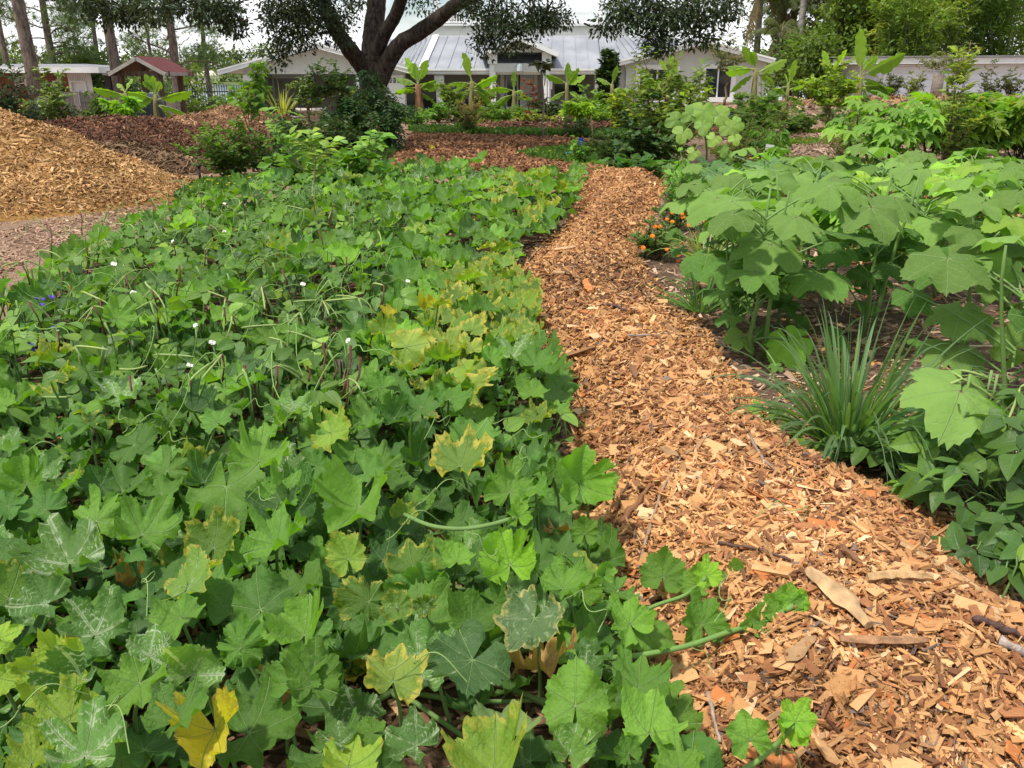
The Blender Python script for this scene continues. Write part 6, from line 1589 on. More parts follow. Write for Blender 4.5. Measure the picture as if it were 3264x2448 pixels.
SQ=[(-1.619,2.588,0.30,0.089,47,-20,'g'),(-1.185,2.678,0.30,0.099,18,-15,'g'),(-0.889,2.764,0.30,0.123,10,0,'g'),(-1.277,2.345,0.30,0.107,36,-25,'g'),(-1.072,2.250,0.30,0.107,16,15,'g'),(-0.727,2.451,0.30,0.092,21,25,'g'),(-0.909,2.448,0.30,0.147,13,170,'g'),(-0.854,2.183,0.30,0.095,35,10,'e'),(-0.675,2.194,0.30,0.104,8,-10,'g'),(-1.243,2.090,0.30,0.126,12,-30,'m'),(-1.202,1.852,0.30,0.092,28,-100,'m'),(-1.001,1.774,0.30,0.090,35,10,'m'),(-0.842,1.683,0.30,0.070,37,0,'M'),(-1.029,1.611,0.30,0.093,51,-20,'Y'),(-1.206,1.721,0.30,0.047,54,60,'Y'),(-1.117,1.564,0.30,0.052,51,100,'Y'),(-0.843,1.970,0.30,0.098,18,20,'n'),(-0.838,1.809,0.30,0.079,6,-60,'g'),(-0.647,1.882,0.30,0.103,37,-10,'G'),(-0.642,1.713,0.30,0.071,50,-10,'g'),(-0.479,1.598,0.30,0.076,48,20,'g'),(-0.714,1.615,0.30,0.075,49,30,'m'),(-0.827,1.525,0.30,0.082,19,-150,'g'),(-0.691,1.457,0.30,0.075,8,20,'G'),(-0.957,1.535,0.30,0.072,50,-150,'m'),(-0.937,1.446,0.30,0.092,14,-60,'Y'),(-0.844,1.370,0.30,0.088,7,-10,'m'),(-0.617,1.450,0.24,0.080,15,150,'B'),(-0.940,1.338,0.30,0.052,5,-30,'Y'),(-0.611,1.656,0.17,0.080,2,100,'D'),(-1.114,1.596,0.17,0.047,17,-90,'D'),(-0.277,2.059,0.30,0.091,29,-10,'e'),(-0.466,2.109,0.30,0.069,49,-20,'e'),(-0.480,2.314,0.30,0.125,24,-160,'g'),(-0.013,2.090,0.30,0.095,41,-15,'b'),(-0.148,2.080,0.30,0.057,14,20,'g'),(-0.295,1.860,0.30,0.047,51,-20,'n'),(-0.215,1.856,0.30,0.036,56,60,'n'),(-0.409,2.054,0.17,0.138,20,160,'D'),(-0.101,1.813,0.30,0.075,23,-10,'g'),(0.149,1.946,0.30,0.078,15,40,'g'),(0.040,1.752,0.30,0.101,27,-150,'p'),(-0.261,1.591,0.30,0.085,13,0,'y'),(-0.114,1.601,0.30,0.108,16,-130,'t'),(-0.442,1.587,0.30,0.074,34,0,'g'),(-0.209,1.378,0.30,0.071,13,-60,'m'),(-0.315,1.333,0.30,0.070,2,0,'Y'),(-0.029,1.476,0.24,0.088,2,-60,'u'),(-0.032,1.330,0.30,0.096,2,0,'e'),(0.137,1.522,0.30,0.085,45,0,'g'),(0.117,1.365,0.30,0.052,20,10,'m'),(-0.496,1.760,0.30,0.082,14,0,'g'),(-0.191,1.921,0.17,0.052,16,160,'D'),(-0.002,2.529,0.30,0.098,27,10,'g'),(-0.168,2.731,0.30,0.126,15,20,'y'),(-0.326,2.339,0.30,0.050,36,30,'e'),(0.226,2.627,0.30,0.115,59,0,'g'),(0.074,2.500,0.30,0.063,11,0,'g'),(-0.295,1.403,0.30,0.040,19,-80,'g'),(-0.358,1.375,0.30,0.051,2,-80,'m'),(0.138,2.627,0.30,0.052,59,0,'g'),(-0.087,1.530,0.17,0.027,43,0,'D'),(0.453,2.228,0.17,0.078,42,15,'g'),(0.295,1.911,0.22,0.069,37,-20,'g'),(0.378,1.902,0.17,0.072,42,100,'g'),(0.512,1.995,0.17,0.073,51,-25,'g'),(0.658,2.151,0.17,0.088,53,-10,'g'),(0.763,2.056,0.17,0.057,45,30,'g'),(0.536,2.169,0.17,0.051,42,20,'g'),(0.299,1.669,0.22,0.085,10,5,'g'),(0.181,1.602,0.22,0.073,45,-15,'g'),(0.304,1.516,0.22,0.083,4,15,'g'),(0.510,1.498,0.22,0.058,44,-10,'g'),(0.596,1.510,0.22,0.040,45,20,'b'),(0.343,1.409,0.22,0.064,2,0,'g'),(0.176,1.711,0.22,0.052,15,0,'m'),(0.145,1.486,0.22,0.049,43,0,'D'),(0.241,1.446,0.22,0.035,42,-20,'g'),(0.268,2.142,0.22,0.036,53,0,'g'),(0.228,2.384,0.22,0.052,60,0,'g'),(0.352,2.754,0.22,0.047,17,70,'g'),(0.240,2.714,0.22,0.083,58,0,'g'),(0.194,2.065,0.22,0.055,52,0,'g')]
hero_xy = []
for (x, y, z, s, tau, tip, k) in SQ:
    i = int(np.argmin(((SQC_ - [x, y]) ** 2).sum(1)))
    if k == 'B': i = 1
    t_, q_ = math.radians(tau), math.radians(tip + rng.normal(0, 6))
    up = np.array([0, math.cos(t_), math.sin(t_)]); tipd = math.cos(q_) * up + math.sin(q_) * np.array([1, 0, 0]); nr = unit(np.array([rng.normal(0, .16), -math.sin(t_), math.cos(t_)]))
    sc = s * (1.08 if abs(tip) < 60 or abs(tip) > 120 else 1.0)
    P_ = np.array([x, y, z]) - tipd * .3 * sc
    inst("leaf", sqm(k, True, int(rng.integers(0, 9))), sqt[i], P_, tipd, nr, (sc, sc * rng.uniform(.95, 1.08), sc * (2.4 if k == 'B' else 1.25)))
    stalk(sq_st[i], P_[0] + rng.normal(0, .04), P_[1] + .07 + rng.normal(0, .03), P_)
    hero_xy.append((x, y, s))
HX = np.array(hero_xy)
def sq_ok(x, y):
    if y < 3.3 and (np.hypot(HX[:, 0] - x, HX[:, 1] - y) < HX[:, 2] * .85).any(): return False
    if inside(GAP, np.array(x), np.array(y)) and rng.random() < .97: return False
    return True
pts = poisson(BED, lambda x, y: .1 if y < 4 else .112 if y < 7 else .15, 200000, rng, sq_ok)
inc = inside(CZONE, pts[:, 0], pts[:, 1]); edge = edge_dist(BED, pts[:, 0], pts[:, 1])
yz = inside(YZONE, pts[:, 0], pts[:, 1]); yz2 = inside(YZ2, pts[:, 0], pts[:, 1])
for n_, (x, y) in enumerate(pts):
    cow = rng.random() < (.62 if inc[n_] else (.0 if (y < 3.0 or yz[n_]) else .10 if y < 7 else .22))
    near = y < 5.0
    hh = .30 + .05 * math.sin(x * 2.3 + 1) * math.sin(y * 1.9) + rng.normal(0, .055)
    if edge[n_] < .3: hh *= .55 + 1.2 * edge[n_]
    if y < 3.3: hh -= .07
    if y < 3.3 and (np.hypot(HX[:, 0] - x, HX[:, 1] - y) < .2).any(): hh -= .05
    hh = max(hh, .09)
    az = rng.normal(-PI / 2, 1.15); tau = abs(rng.normal(.5, .36))
    nr = np.array([math.cos(az) * math.sin(tau), math.sin(az) * math.sin(tau), math.cos(tau)])
    if cow:
        i = int(np.argmin(((CPC_ - [x, y]) ** 2).sum(1))); ta = rng.uniform(0, 2 * PI)
        kind = 'c' if rng.random() < .6 else ('C' if rng.random() < .7 else 'l'); tipd = np.array([math.cos(ta), math.sin(ta), -.25])
        s = rng.uniform(.085, .125) * (1.12 if y > 7 else 1)
        inst("leaf", cpm(kind, near, int(rng.integers(0, 30))), cpt[i], (x, y, hh + .03), tipd, nr, s)
        if y < 6: stalk(cp_st[i], x + rng.normal(0, .05), y + rng.normal(0, .05), (x, y, hh + .03), (.09, .17, .05), .0025)
    else:
        i = int(np.argmin(((SQC_ - [x, y]) ** 2).sum(1))); ta = az + PI + rng.normal(0, .8)
        tipd = np.array([math.cos(ta), math.sin(ta), .25])
        u = rng.random()
        if yz[n_]: kind = 'e' if u < .42 else 'y' if u < .68 else 'g' if u < .9 else 'n'
        elif yz2[n_]: kind = 'e' if u < .35 else 'y' if u < .5 else 'b' if u < .8 else 'g'
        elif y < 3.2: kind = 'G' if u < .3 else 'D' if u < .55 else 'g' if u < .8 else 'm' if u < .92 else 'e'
        else: kind = 'g' if u < .45 else 'G' if u < .68 else 'b' if u < .8 else 'm' if u < .88 else 't' if u < .93 else 'e' if u < .975 else 'D'
        s = rng.uniform(.07, .13) * (1.22 if y > 7 else 1.02 if y > 3.2 else .95)
        inst("leaf", sqm(kind, near, int(rng.integers(0, 63))), sqt[i], (x, y, hh), tipd, nr, s)
        if y < 6: stalk(sq_st[i], x + rng.normal(0, .05), y + .05 + rng.normal(0, .05), (x, y, hh))
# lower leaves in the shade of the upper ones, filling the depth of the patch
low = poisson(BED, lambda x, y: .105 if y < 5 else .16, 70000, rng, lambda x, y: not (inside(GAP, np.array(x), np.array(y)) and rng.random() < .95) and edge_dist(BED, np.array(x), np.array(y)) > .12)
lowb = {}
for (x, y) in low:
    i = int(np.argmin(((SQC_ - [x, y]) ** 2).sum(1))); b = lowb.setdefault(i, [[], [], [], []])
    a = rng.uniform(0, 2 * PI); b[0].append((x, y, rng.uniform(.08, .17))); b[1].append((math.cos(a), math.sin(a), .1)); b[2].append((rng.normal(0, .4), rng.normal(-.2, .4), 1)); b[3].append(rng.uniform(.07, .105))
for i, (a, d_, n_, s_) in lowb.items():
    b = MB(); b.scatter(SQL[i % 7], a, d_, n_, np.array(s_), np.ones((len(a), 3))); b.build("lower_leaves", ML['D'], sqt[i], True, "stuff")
# vines along the ground
for i, t in enumerate(sqt):
    c0 = np.array([SQC_[i][0], SQC_[i][1], .05])
    for k in range(4):
        a = rng.uniform(0, 2 * PI); n = 8; p = [c0]
        for q in range(n): a += rng.normal(0, .35); p.append(p[-1] + [math.cos(a) * .11, math.sin(a) * .11, rng.normal(0, .008)])
        p = np.array(p); p[:, 2] = np.clip(p[:, 2], .035, .09); p = p[inside(BED, p[:, 0], p[:, 1])]
        if len(p) > 3: sq_st[i].tube(p, np.linspace(.0075, .005, len(p)), 6, (.12, .2, .055))
def spline(pts, n=24):
    p = np.array(pts, float); k = np.linspace(0, len(p) - 1, n); q = np.stack([np.interp(k, np.arange(len(p)), p[:, j]) for j in range(3)], 1)
    for _ in range(4): q[1:-1] = (q[:-2] + 2 * q[1:-1] + q[2:]) / 4
    return q
# runners that show: onto the path, the long bare one, and those crossing the soil gap
sq_st[6].tube(spline([((0.204,1.873) + (.12,)), ((0.307,1.853) + (.14,)), ((0.466,1.885) + (.15,)), ((0.585,1.939) + (.16,)), ((0.677,1.946) + (.18,)), ((0.749,1.952) + (.23,))]), .0075, 7, (.14, .25, .06))
sq_st[6].tube(spline([((0.27,1.967) + (.14,)), ((0.396,2.07) + (.15,)), ((0.495,2.086) + (.17,)), ((0.541,2.073) + (.24,))], 16), .006, 6, (.14, .25, .06))
sq_st[5].tube(spline([((0.413,1.432) + (.12,)), ((0.529,1.493) + (.13,)), ((0.586,1.515) + (.17,)), ((0.606,1.493) + (.24,))], 16), .0065, 6, (.15, .26, .06))
sq_st[9].tube(spline([((-0.311,2.215) + (.36,)), ((-0.228,2.105) + (.38,)), ((-0.131,2.088) + (.38,)), ((-0.045,2.105) + (.39,)), ((0.007,2.122) + (.4,))], 18), .0062, 7, (.13, .22, .06))
for k in (0, 1, 2):
    p = [[((-0.486,1.732) + (.05,)), ((-0.382,1.766) + (.05,)), ((-0.316,1.812) + (.06,))], [((-0.076,1.874) + (.07,)), ((0.006,1.812) + (.07,)), ((0.116,1.754) + (.06,))], [((-0.495,1.978) + (.05,)), ((-0.29,2.007) + (.06,)), ((-0.062,1.966) + (.07,))]][k]
    sq_st[3].tube(spline(p, 12), .0085, 7, (.13, .2, .06))
for (x, y), z, s, k in (((0.755,1.959), .23, .05, 'b'), ((0.719,1.952), .21, .07, 'g'), ((0.547,2.081), .24, .05, 'b'), ((0.608,1.491), .25, .05, 'b'), ((0.016,2.131), .4, .045, 'b'), ((0.64,1.932), .19, .05, 'g')):
    inst("leaf", sqm(k, True, int(rng.integers(0, 9))), sqt[6 if x > .2 else 9], (x, y, z), (rng.normal(0, .5), .6, .7), (rng.normal(0, .5), -.8, .5), s)
for (sx, sy), sz in (((0.727,1.952), .2), ((0.585,1.939), .16), ((0.677,1.946), .18), ((0.466,1.885), .15), ((0.587,1.516), .16), ((-0.131,2.088), .38)):
    u = np.linspace(0, 1, 26); w = u * u * 10; sq_st[6].tube(np.array([sx, sy, sz]) + np.stack([.1 * u + .012 * np.cos(w) * u, -.03 * u + .012 * np.sin(w) * u, -.07 * u + .015 * np.sin(w)], 1), .0014, 4, (.22, .32, .10), cap=False)
# tendrils
for i in range(26):
    j = int(rng.integers(0, 15)); a = rng.uniform(0, 2 * PI); c = np.array([SQC_[j][0] + rng.normal(0, .22), SQC_[j][1] + rng.normal(0, .2), .34])
    u = np.linspace(0, 1, 26); w = u * u * 9; p = c + np.stack([.16 * u * math.cos(a) + .02 * np.cos(w) * u, .16 * u * math.sin(a) + .02 * np.sin(w) * u, .05 * np.sin(3 * u) + .02 * np.sin(w * 1.3) * u], 1)
    sq_st[j].tube(p, .0016, 4, (.2, .3, .09), cap=False)
for b, t in zip(sq_st, sqt):
    if b.n: b.build("vine_stems", B_STEM, t, True, "stuff")
# withered leaves and squash blossoms
for (x, y), k, s, zz in (((-0.337,2.152), 'k', .085, .07), ((-0.274,2.078), 'k', .07, .06), ((-0.538,1.771), 'k', .08, .1), ((0.056,1.856), 'k', .08, .1), ((0.177,1.915), 'k', .06, .07), ((-1.124,2.184), 'k', .05, .14), ((-0.402,1.866), 'B', .05, .1), ((-0.221,2.473), 'k', .06, .1), ((0.143,2.558), 'k', .06, .12), ((-1.247,1.707), 'k', .07, .06), ((-1.182,1.672), 'k', .06, .06),
                         ((-0.642,4.592), 'B', .05, .36), ((-0.485,4.823), 'B', .06, .33), ((-0.337,4.823), 'B', .085, .36), ((-0.169,6.278), 'B', .05, .3), ((-1.485,16.556), 'B', .06, .34)):
    i = int(np.argmin(((SQC_ - [x, y]) ** 2).sum(1))); a = rng.uniform(0, 6)
    inst("leaf", sqm(k, True, int(rng.integers(0, 9))), sqt[i], (x, y - .15 * (zz > .2), zz), (math.cos(a), math.sin(a), .3), (rng.normal(0, .5), rng.normal(-.3, .4), 1), (s, s * 1.1, s * 2.2))

# ---- cowpea pods, stalks and flowers
M_POD = leaf_mat("green_pod", (.2, .32, .07), (.3, .4, .11), trans=.1, rough=.5, v2=0); M_PPOD = plain("purple_pod", (.05, .012, .02), .5, .3, 30, .2)
M_RED = plain("red_stalk", (.09, .018, .016), .6, .3, 30); M_GST = plain("green_stalk", (.14, .24, .06), .6, .2, 30); M_PETAL = plain("white_petal", (.82, .8, .72), .6); M_PURP = plain("purple_petal", (.12, .06, .5), .6)
def pod_mesh(k, mat, L_=.17, bend=.35, name="pod"):
    u = np.linspace(0, 1, 12); a = bend * u
    p = np.stack([np.sin(a * 2) * .3 * u, u * np.cos(a), -.55 * bend * u ** 2], 1)
    r = .028 * np.minimum(1, np.minimum(u * 8 + .35, (1 - u) * 6 + .2)) * (1 + .12 * np.sin(u * 40))
    b = MB(); b.tube(p * L_ / 1.0, r * L_ / .17 * .17, 7, (1, 1, 1)); return b.mesh(name, mat, True)
PODS = [pod_mesh(k, M_POD, .17, b_) for k, b_ in enumerate((.1, .35, .6, .9))]; PPOD = pod_mesh(0, M_PPOD, .16, .25)
def stalk_mesh(mat, tip):
    b = MB(); b.tube([(0, 0, 0), (.015, .3, 0), (.0, .65, .02), (-.01, 1, .0)], (.009, .0085, .008, .012), 6, (1, 1, 1)); return b.mesh("flower_stalk", mat, True)
ST_R, ST_G = stalk_mesh(M_RED, 0), stalk_mesh(M_GST, 1)
def flower_mesh(mat, n=2, big=True):
    b = MB(); P0 = ROUND if big else KITE
    for k in range(n + 2):
        a = 2 * PI * k / (n + 2) if not big else (-.9, .9, 2.6, -2.6)[k]; s = (1, 1, .5, .5)[k % 4] if big else 1
        b.add(*rot_z((P0[0] * np.array([1.7, 1, 2.5]) * .5 * s, P0[1], P0[2]), a)[:2])
    b.tube([(0, 0, -.25), (0, 0, .02)], (.05, .12), 6, (1, 1, 1)); return b.mesh("flower", mat, True)
FLW, FLP = flower_mesh(M_PETAL), flower_mesh(M_PURP, 4, False)
cz = poisson(CZONE, lambda x, y: .25 if y < 5 else .38, 9000, rng, lambda x, y: inside(BED, np.array(x), np.array(y)))
for n_, (x, y) in enumerate(cz):
    i = int(np.argmin(((CPC_ - [x, y]) ** 2).sum(1))); top_ = .42 + rng.normal(0, .04); red = rng.random() < .45
    a = rng.uniform(0, 2 * PI); d = np.array([.22 * math.cos(a), .22 * math.sin(a), 1.0]); h_ = rng.uniform(.16, .26)
    base = np.array([x, y, top_ - h_ * .85])
    inst("flower_stalk", ST_R if red else ST_G, cpt[i], base, d, (1, .2, 0), (.45, h_, .45)); tip = base + unit(d) * h_
    u = rng.random()
    if u < .62:
        for q in range(int(rng.integers(1, 4))):
            aa = rng.uniform(0, 2 * PI); dz = rng.uniform(-.9, .3); inst("pod", PODS[int(rng.integers(0, 4))], cpt[i], tip, (math.cos(aa), math.sin(aa), dz), (0, -.4, 1), rng.uniform(.65, 1.15))
    elif u < .66: inst("flower", FLW, cpt[i], tip, (rng.normal(), rng.normal(), .3), (rng.normal(0, .5), -.7, 1), .03)
# pods, stalks and flowers that stand out
for (x, y, z), d, k, s in (((-1.883,3.78,0.39), (-.1, -.1, -1), 3, 1.25), ((-1.891,3.8,0.38), (-.22, 0, -1), 0, 1.2), ((-1.986,3.75,0.366), (0, 0, -1), 0, 1.0), ((-1.611,3.6,0.355), (-1, -.2, -.35), 2, 1.0), ((-1.86,3.4,0.282), (-1, .1, -.1), 0, .9), ((-1.02,3.5,0.317), (0, -.1, -1), 2, .9), ((-1.035,3.5,0.302), (-.1, 0, -1), 1, .8), ((-1.097,4,0.398), (1, 0, -.15), 1, 1.1), ((-1.344,4.1,0.386), (1, .1, .12), 0, 1.1), ((-1.62,3.7,0.374), (1, 0, .0), 0, 1.1), ((-1.363,4.6,0.44), (.5, 0, -.8), 2, 1.1), ((-2.238,4.9,0.442), (.35, 0, -1), 0, .9), ((-2.255,4.9,0.446), (0, 0, -1), 0, .9)):
    i = int(np.argmin(((CPC_ - [x, y]) ** 2).sum(1))); inst("pod", PODS[k], cpt[i], (x, y, z), d, (0, -1, .4), s)
for (x, y, z), dx in (((-0.757,3.6,0.384), .1), ((-0.747,3.6,0.38), .25)): inst("pod", PPOD, cpt[2], (x, y, z), (dx, -.1, -1), (0, -1, .3), 1.0)
for (x0, y0, z0), (x1, y1, z1) in (((-0.692,3.4,0.246), (-0.657,3.55,0.407)), ((-1.072,3.3,0.215), (-1.068,3.35,0.37)), ((-1.013,3.25,0.193), (-1.012,3.3,0.295)), ((-1.123,3.3,0.257), (-1.116,3.4,0.421)), ((-0.878,3.5,0.317), (-0.905,3.6,0.345)), ((-0.769,3.5,0.324), (-0.774,3.6,0.377)), ((-0.803,3.4,0.317), (-0.827,3.6,0.456)), ((-0.72,3.4,0.274), (-0.707,3.6,0.442)), ((-2.896,4.9,0.245), (-2.936,5,0.362)), ((-2.957,4.9,0.264), (-2.977,5,0.381)), ((-2.816,4.9,0.273), (-2.838,5,0.485)), ((-2.999,4.9,0.273), (-3.013,5,0.448))):
    p0, p1 = np.array([x0, y0, z0]), np.array([x1, y1, z1]); i = int(np.argmin(((CPC_ - [x0, y0]) ** 2).sum(1))); L_ = float(np.linalg.norm(p1 - p0)); inst("flower_stalk", ST_R, cpt[i], p0, p1 - p0, (1, .2, 0), (.5, L_, .5))
for (x, y, z), s in (((-2.301,4.9,0.538), .04), ((-2.077,4.6,0.44), .04), ((-1.424,3.9,0.367), .038), ((-1.424,3.6,0.355), .034), ((-0.606,4.9,0.438), .03), ((-2.649,8,0.462), .035), ((-2.343,7,0.376), .035), ((-1.193,4.8,0.443), .035)):
    i = int(np.argmin(((CPC_ - [x, y]) ** 2).sum(1))); inst("flower", FLW, cpt[i], (x, y, z), (.2, .3, 1), (0, -1, .3), s); inst("flower_stalk", ST_G, cpt[i], (x, y, z - .24), (0, .05, 1), (1, 0, 0), (.4, .24, .4))
for k, (x, y) in enumerate(sample_poly(CZONE, 110, rng)):
    i = int(np.argmin(((CPC_ - [x, y]) ** 2).sum(1))); a = rng.uniform(0, 2 * PI); L_ = rng.uniform(.2, .5); u = np.linspace(0, 1, 12)[:, None]
    p = np.array([x, y, .33]) + np.hstack([math.cos(a) * L_ * u + .03 * np.sin(u * 7 + k), math.sin(a) * L_ * u + .03 * np.cos(u * 6 + k), .13 * np.sin(PI * u) + .03 * np.sin(9 * u + k)]); cp_st[i].tube(p, np.linspace(.003, .0018, 12), 4, np.array((.17, .28, .07)) * rng.uniform(.8, 1.25), cap=False)
for b, t in zip(cp_st, cpt):
    if b.n: b.build("stems", B_STEM, t, True, "stuff")
pw = thing("porterweed", "small plant with purple flower spikes in the squash at the left edge", "flower plant", (-2.786,4.592, .02)); bpw = MB()
for (x, y, z) in ((-2.608,4.6,0.405), (-2.584,4.7,0.389), (-2.312,4.2,0.365), (-2.279,3.9,0.35), (-2.254,3.9,0.331), (-2.599,4.6,0.378)):
    for q in range(3): inst("flower", FLP, pw, (x + rng.normal(0, .012), y, z + rng.normal(0, .01)), rng.normal(size=3), (rng.normal(0, .6), -1, .4), .022)
    bpw.tube([(x, y + .1, .1), (x, y + .03, z - .08), (x, y, z)], (.003, .0025, .002), 4, (.07, .12, .05))
bpw.build("stem", B_STEM, pw)

# ---- two leafy shoots standing up out of the far end of the bed
M_SHOOT = fol("shoot_leaf", .4)
def shoot(label, pts, seed, leaf=.2, n=10, col=(.10, .22, .045)):
    rg = np.random.default_rng(seed); p = np.array(pts, float); t = thing("sapling", label, "sapling", (p[0][0], p[0][1], 0), "young guava like shoots"); b = MB(); fb = MB()
    def run(c, rad, m, L_):
        b.tube(c, np.linspace(rad, rad * .4, len(c)), 6, (.22, .2, .12)); u = np.linspace(.15, 1, m); pp = np.stack([np.interp(u, np.linspace(0, 1, len(c)), c[:, j]) for j in range(3)], 1); tn = unit(c[-1] - c[0])
        for s in (-1, 1):
            pr = np.array([s, rg.normal(0, .4), 0]); D_ = unit(pr + tn * .55 + rg.normal(0, .3, (m, 3))); fb.scatter(rot_z(ovate(1, .5, 4, 1, .25, .3), 0), pp + rg.normal(0, .01, (m, 3)), D_, unit(np.array([0, -.45, 1]) + rg.normal(0, .3, (m, 3))), L_ * rg.uniform(.65, 1.15, m), tints(m, col, .2, .1, rg))
    c = spline(p, 12); run(c, .014, n, leaf)
    for k in range(5):
        s = c[3 + k]; a = rg.uniform(0, 2 * PI); run(spline([s, s + np.array([math.cos(a) * .14, math.sin(a) * .1, .12]), s + np.array([math.cos(a) * .27, math.sin(a) * .2, .2])], 5), .006, 5, leaf * .85)
    b.build("stem", B_STEM, t, True); fb.build("foliage", M_SHOOT, t, True)
shoot("tall leaning shoot with paired leaves rising over the back of the squash bed", [(-2.616,11,0.46), (-2.736,11,0.669), (-2.866,11,0.95), (-2.978,11,1.189)], 1, .15, 12)
shoot("bushy yellow green shoot in the middle of the leafy clump", [(-2.382,10.5,0.308), (-2.341,10.5,0.601), (-2.345,10.5,0.781), (-2.371,10.5,0.924)], 2, .17, 10, (.15, .25, .05))
shoot("arching shoot with bright leaves reaching towards the oak foot", [(-2.25,11.5,0.31), (-2.05,11.5,0.55), (-1.835,11.5,0.747), (-1.646,11.5,0.864)], 3, .17, 11)
bush("vine_clump", "leafy bean covered mound under the three shoots", "plant", (-2.458,10.565)[0], (-2.716,11.73)[1], .75, .8, (.19, .13), (.06, .15, .035), 12, 10, 8, ROUND, .3, seed=51, top=(.11, .22, .04))
bush("marigold_plant", "fine feathery marigold plant without flowers among the cowpeas", "flower plant", (-1.196,7.302)[0], (-1.196,7.302)[1], .5, .38, (.05, .012), (.05, .12, .035), 12, 14, 16, BLADE, .0, seed=52, clear=.1)

# ------------------------------------------------------------------ okra
OKC = dict(vein=(.27, .38, .15), vw=.02, v2=.3, trans=.36, rough=.7, bump=.7, nsec=5, spots=.25, boost=(1.65, 1.5, 1.2), tfac=(1.2, 1.5, .45), centre=(.16, .06, .03))
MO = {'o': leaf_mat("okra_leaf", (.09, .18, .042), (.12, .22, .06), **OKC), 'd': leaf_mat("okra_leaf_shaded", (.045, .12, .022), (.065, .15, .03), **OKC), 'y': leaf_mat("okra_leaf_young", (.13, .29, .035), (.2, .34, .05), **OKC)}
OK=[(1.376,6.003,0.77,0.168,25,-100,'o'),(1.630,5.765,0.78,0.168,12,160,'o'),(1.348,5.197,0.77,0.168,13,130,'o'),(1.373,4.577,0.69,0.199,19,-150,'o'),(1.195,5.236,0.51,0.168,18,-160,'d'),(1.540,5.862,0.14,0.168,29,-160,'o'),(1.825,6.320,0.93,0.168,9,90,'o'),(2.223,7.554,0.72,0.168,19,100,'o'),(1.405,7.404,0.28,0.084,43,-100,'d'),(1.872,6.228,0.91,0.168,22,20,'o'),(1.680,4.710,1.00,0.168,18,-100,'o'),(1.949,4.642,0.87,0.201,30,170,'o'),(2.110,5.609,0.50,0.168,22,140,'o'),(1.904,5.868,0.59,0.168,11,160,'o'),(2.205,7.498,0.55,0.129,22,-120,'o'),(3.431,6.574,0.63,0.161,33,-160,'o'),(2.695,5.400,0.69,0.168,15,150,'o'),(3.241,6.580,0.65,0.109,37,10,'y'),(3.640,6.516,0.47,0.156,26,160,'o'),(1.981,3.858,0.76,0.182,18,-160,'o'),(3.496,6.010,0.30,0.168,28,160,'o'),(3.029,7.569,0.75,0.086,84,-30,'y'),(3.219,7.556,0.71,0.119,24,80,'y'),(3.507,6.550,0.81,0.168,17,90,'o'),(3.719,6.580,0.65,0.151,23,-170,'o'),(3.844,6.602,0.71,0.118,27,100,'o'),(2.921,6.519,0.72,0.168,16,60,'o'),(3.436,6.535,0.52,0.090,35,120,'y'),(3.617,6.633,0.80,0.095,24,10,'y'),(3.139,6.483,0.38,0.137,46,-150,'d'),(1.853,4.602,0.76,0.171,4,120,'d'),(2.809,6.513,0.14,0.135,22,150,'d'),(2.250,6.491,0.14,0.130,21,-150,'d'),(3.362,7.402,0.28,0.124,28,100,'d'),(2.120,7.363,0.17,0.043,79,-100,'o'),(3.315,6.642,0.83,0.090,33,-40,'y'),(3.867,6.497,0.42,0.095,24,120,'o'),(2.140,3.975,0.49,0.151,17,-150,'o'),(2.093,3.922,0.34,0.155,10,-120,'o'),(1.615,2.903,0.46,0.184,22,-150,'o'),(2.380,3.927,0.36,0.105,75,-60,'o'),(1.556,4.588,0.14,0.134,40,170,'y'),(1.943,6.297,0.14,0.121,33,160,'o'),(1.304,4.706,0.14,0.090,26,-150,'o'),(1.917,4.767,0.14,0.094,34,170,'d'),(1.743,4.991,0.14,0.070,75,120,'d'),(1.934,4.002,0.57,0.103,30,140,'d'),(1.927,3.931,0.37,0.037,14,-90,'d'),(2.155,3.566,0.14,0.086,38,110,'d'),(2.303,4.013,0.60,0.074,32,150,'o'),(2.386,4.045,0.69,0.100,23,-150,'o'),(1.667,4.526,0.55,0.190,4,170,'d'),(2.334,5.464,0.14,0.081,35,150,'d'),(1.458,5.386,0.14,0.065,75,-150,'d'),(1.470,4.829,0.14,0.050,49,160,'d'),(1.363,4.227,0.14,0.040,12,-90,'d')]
OKS = [palmate(k + 300, nl=5, A=random.Random(k).uniform(1.9, 2.2), side=.85, sinus=random.Random(k + 5).uniform(.7, .88), notch=.22, endr=.6, seg=8, rings=(.25, .5, .75, 1), teeth=.035, tn=44, cup=-.12, fold=.12, wave=.06, wm=5, bend=.3, droop=.2, pw=2, rough=.015, rise=random.Random(k + 9).uniform(-.25, .15), asym=random.Random(k + 19).uniform(-.15, .15), torn=k % 3) for k in range(6)]
_ok = {}
def okm(k, i):
    if (k, i) not in _ok: _ok[k, i] = pmesh("leaf", OKS[i], MO[k])
    return _ok[k, i]
GO = "okra plants of the right hand bed"
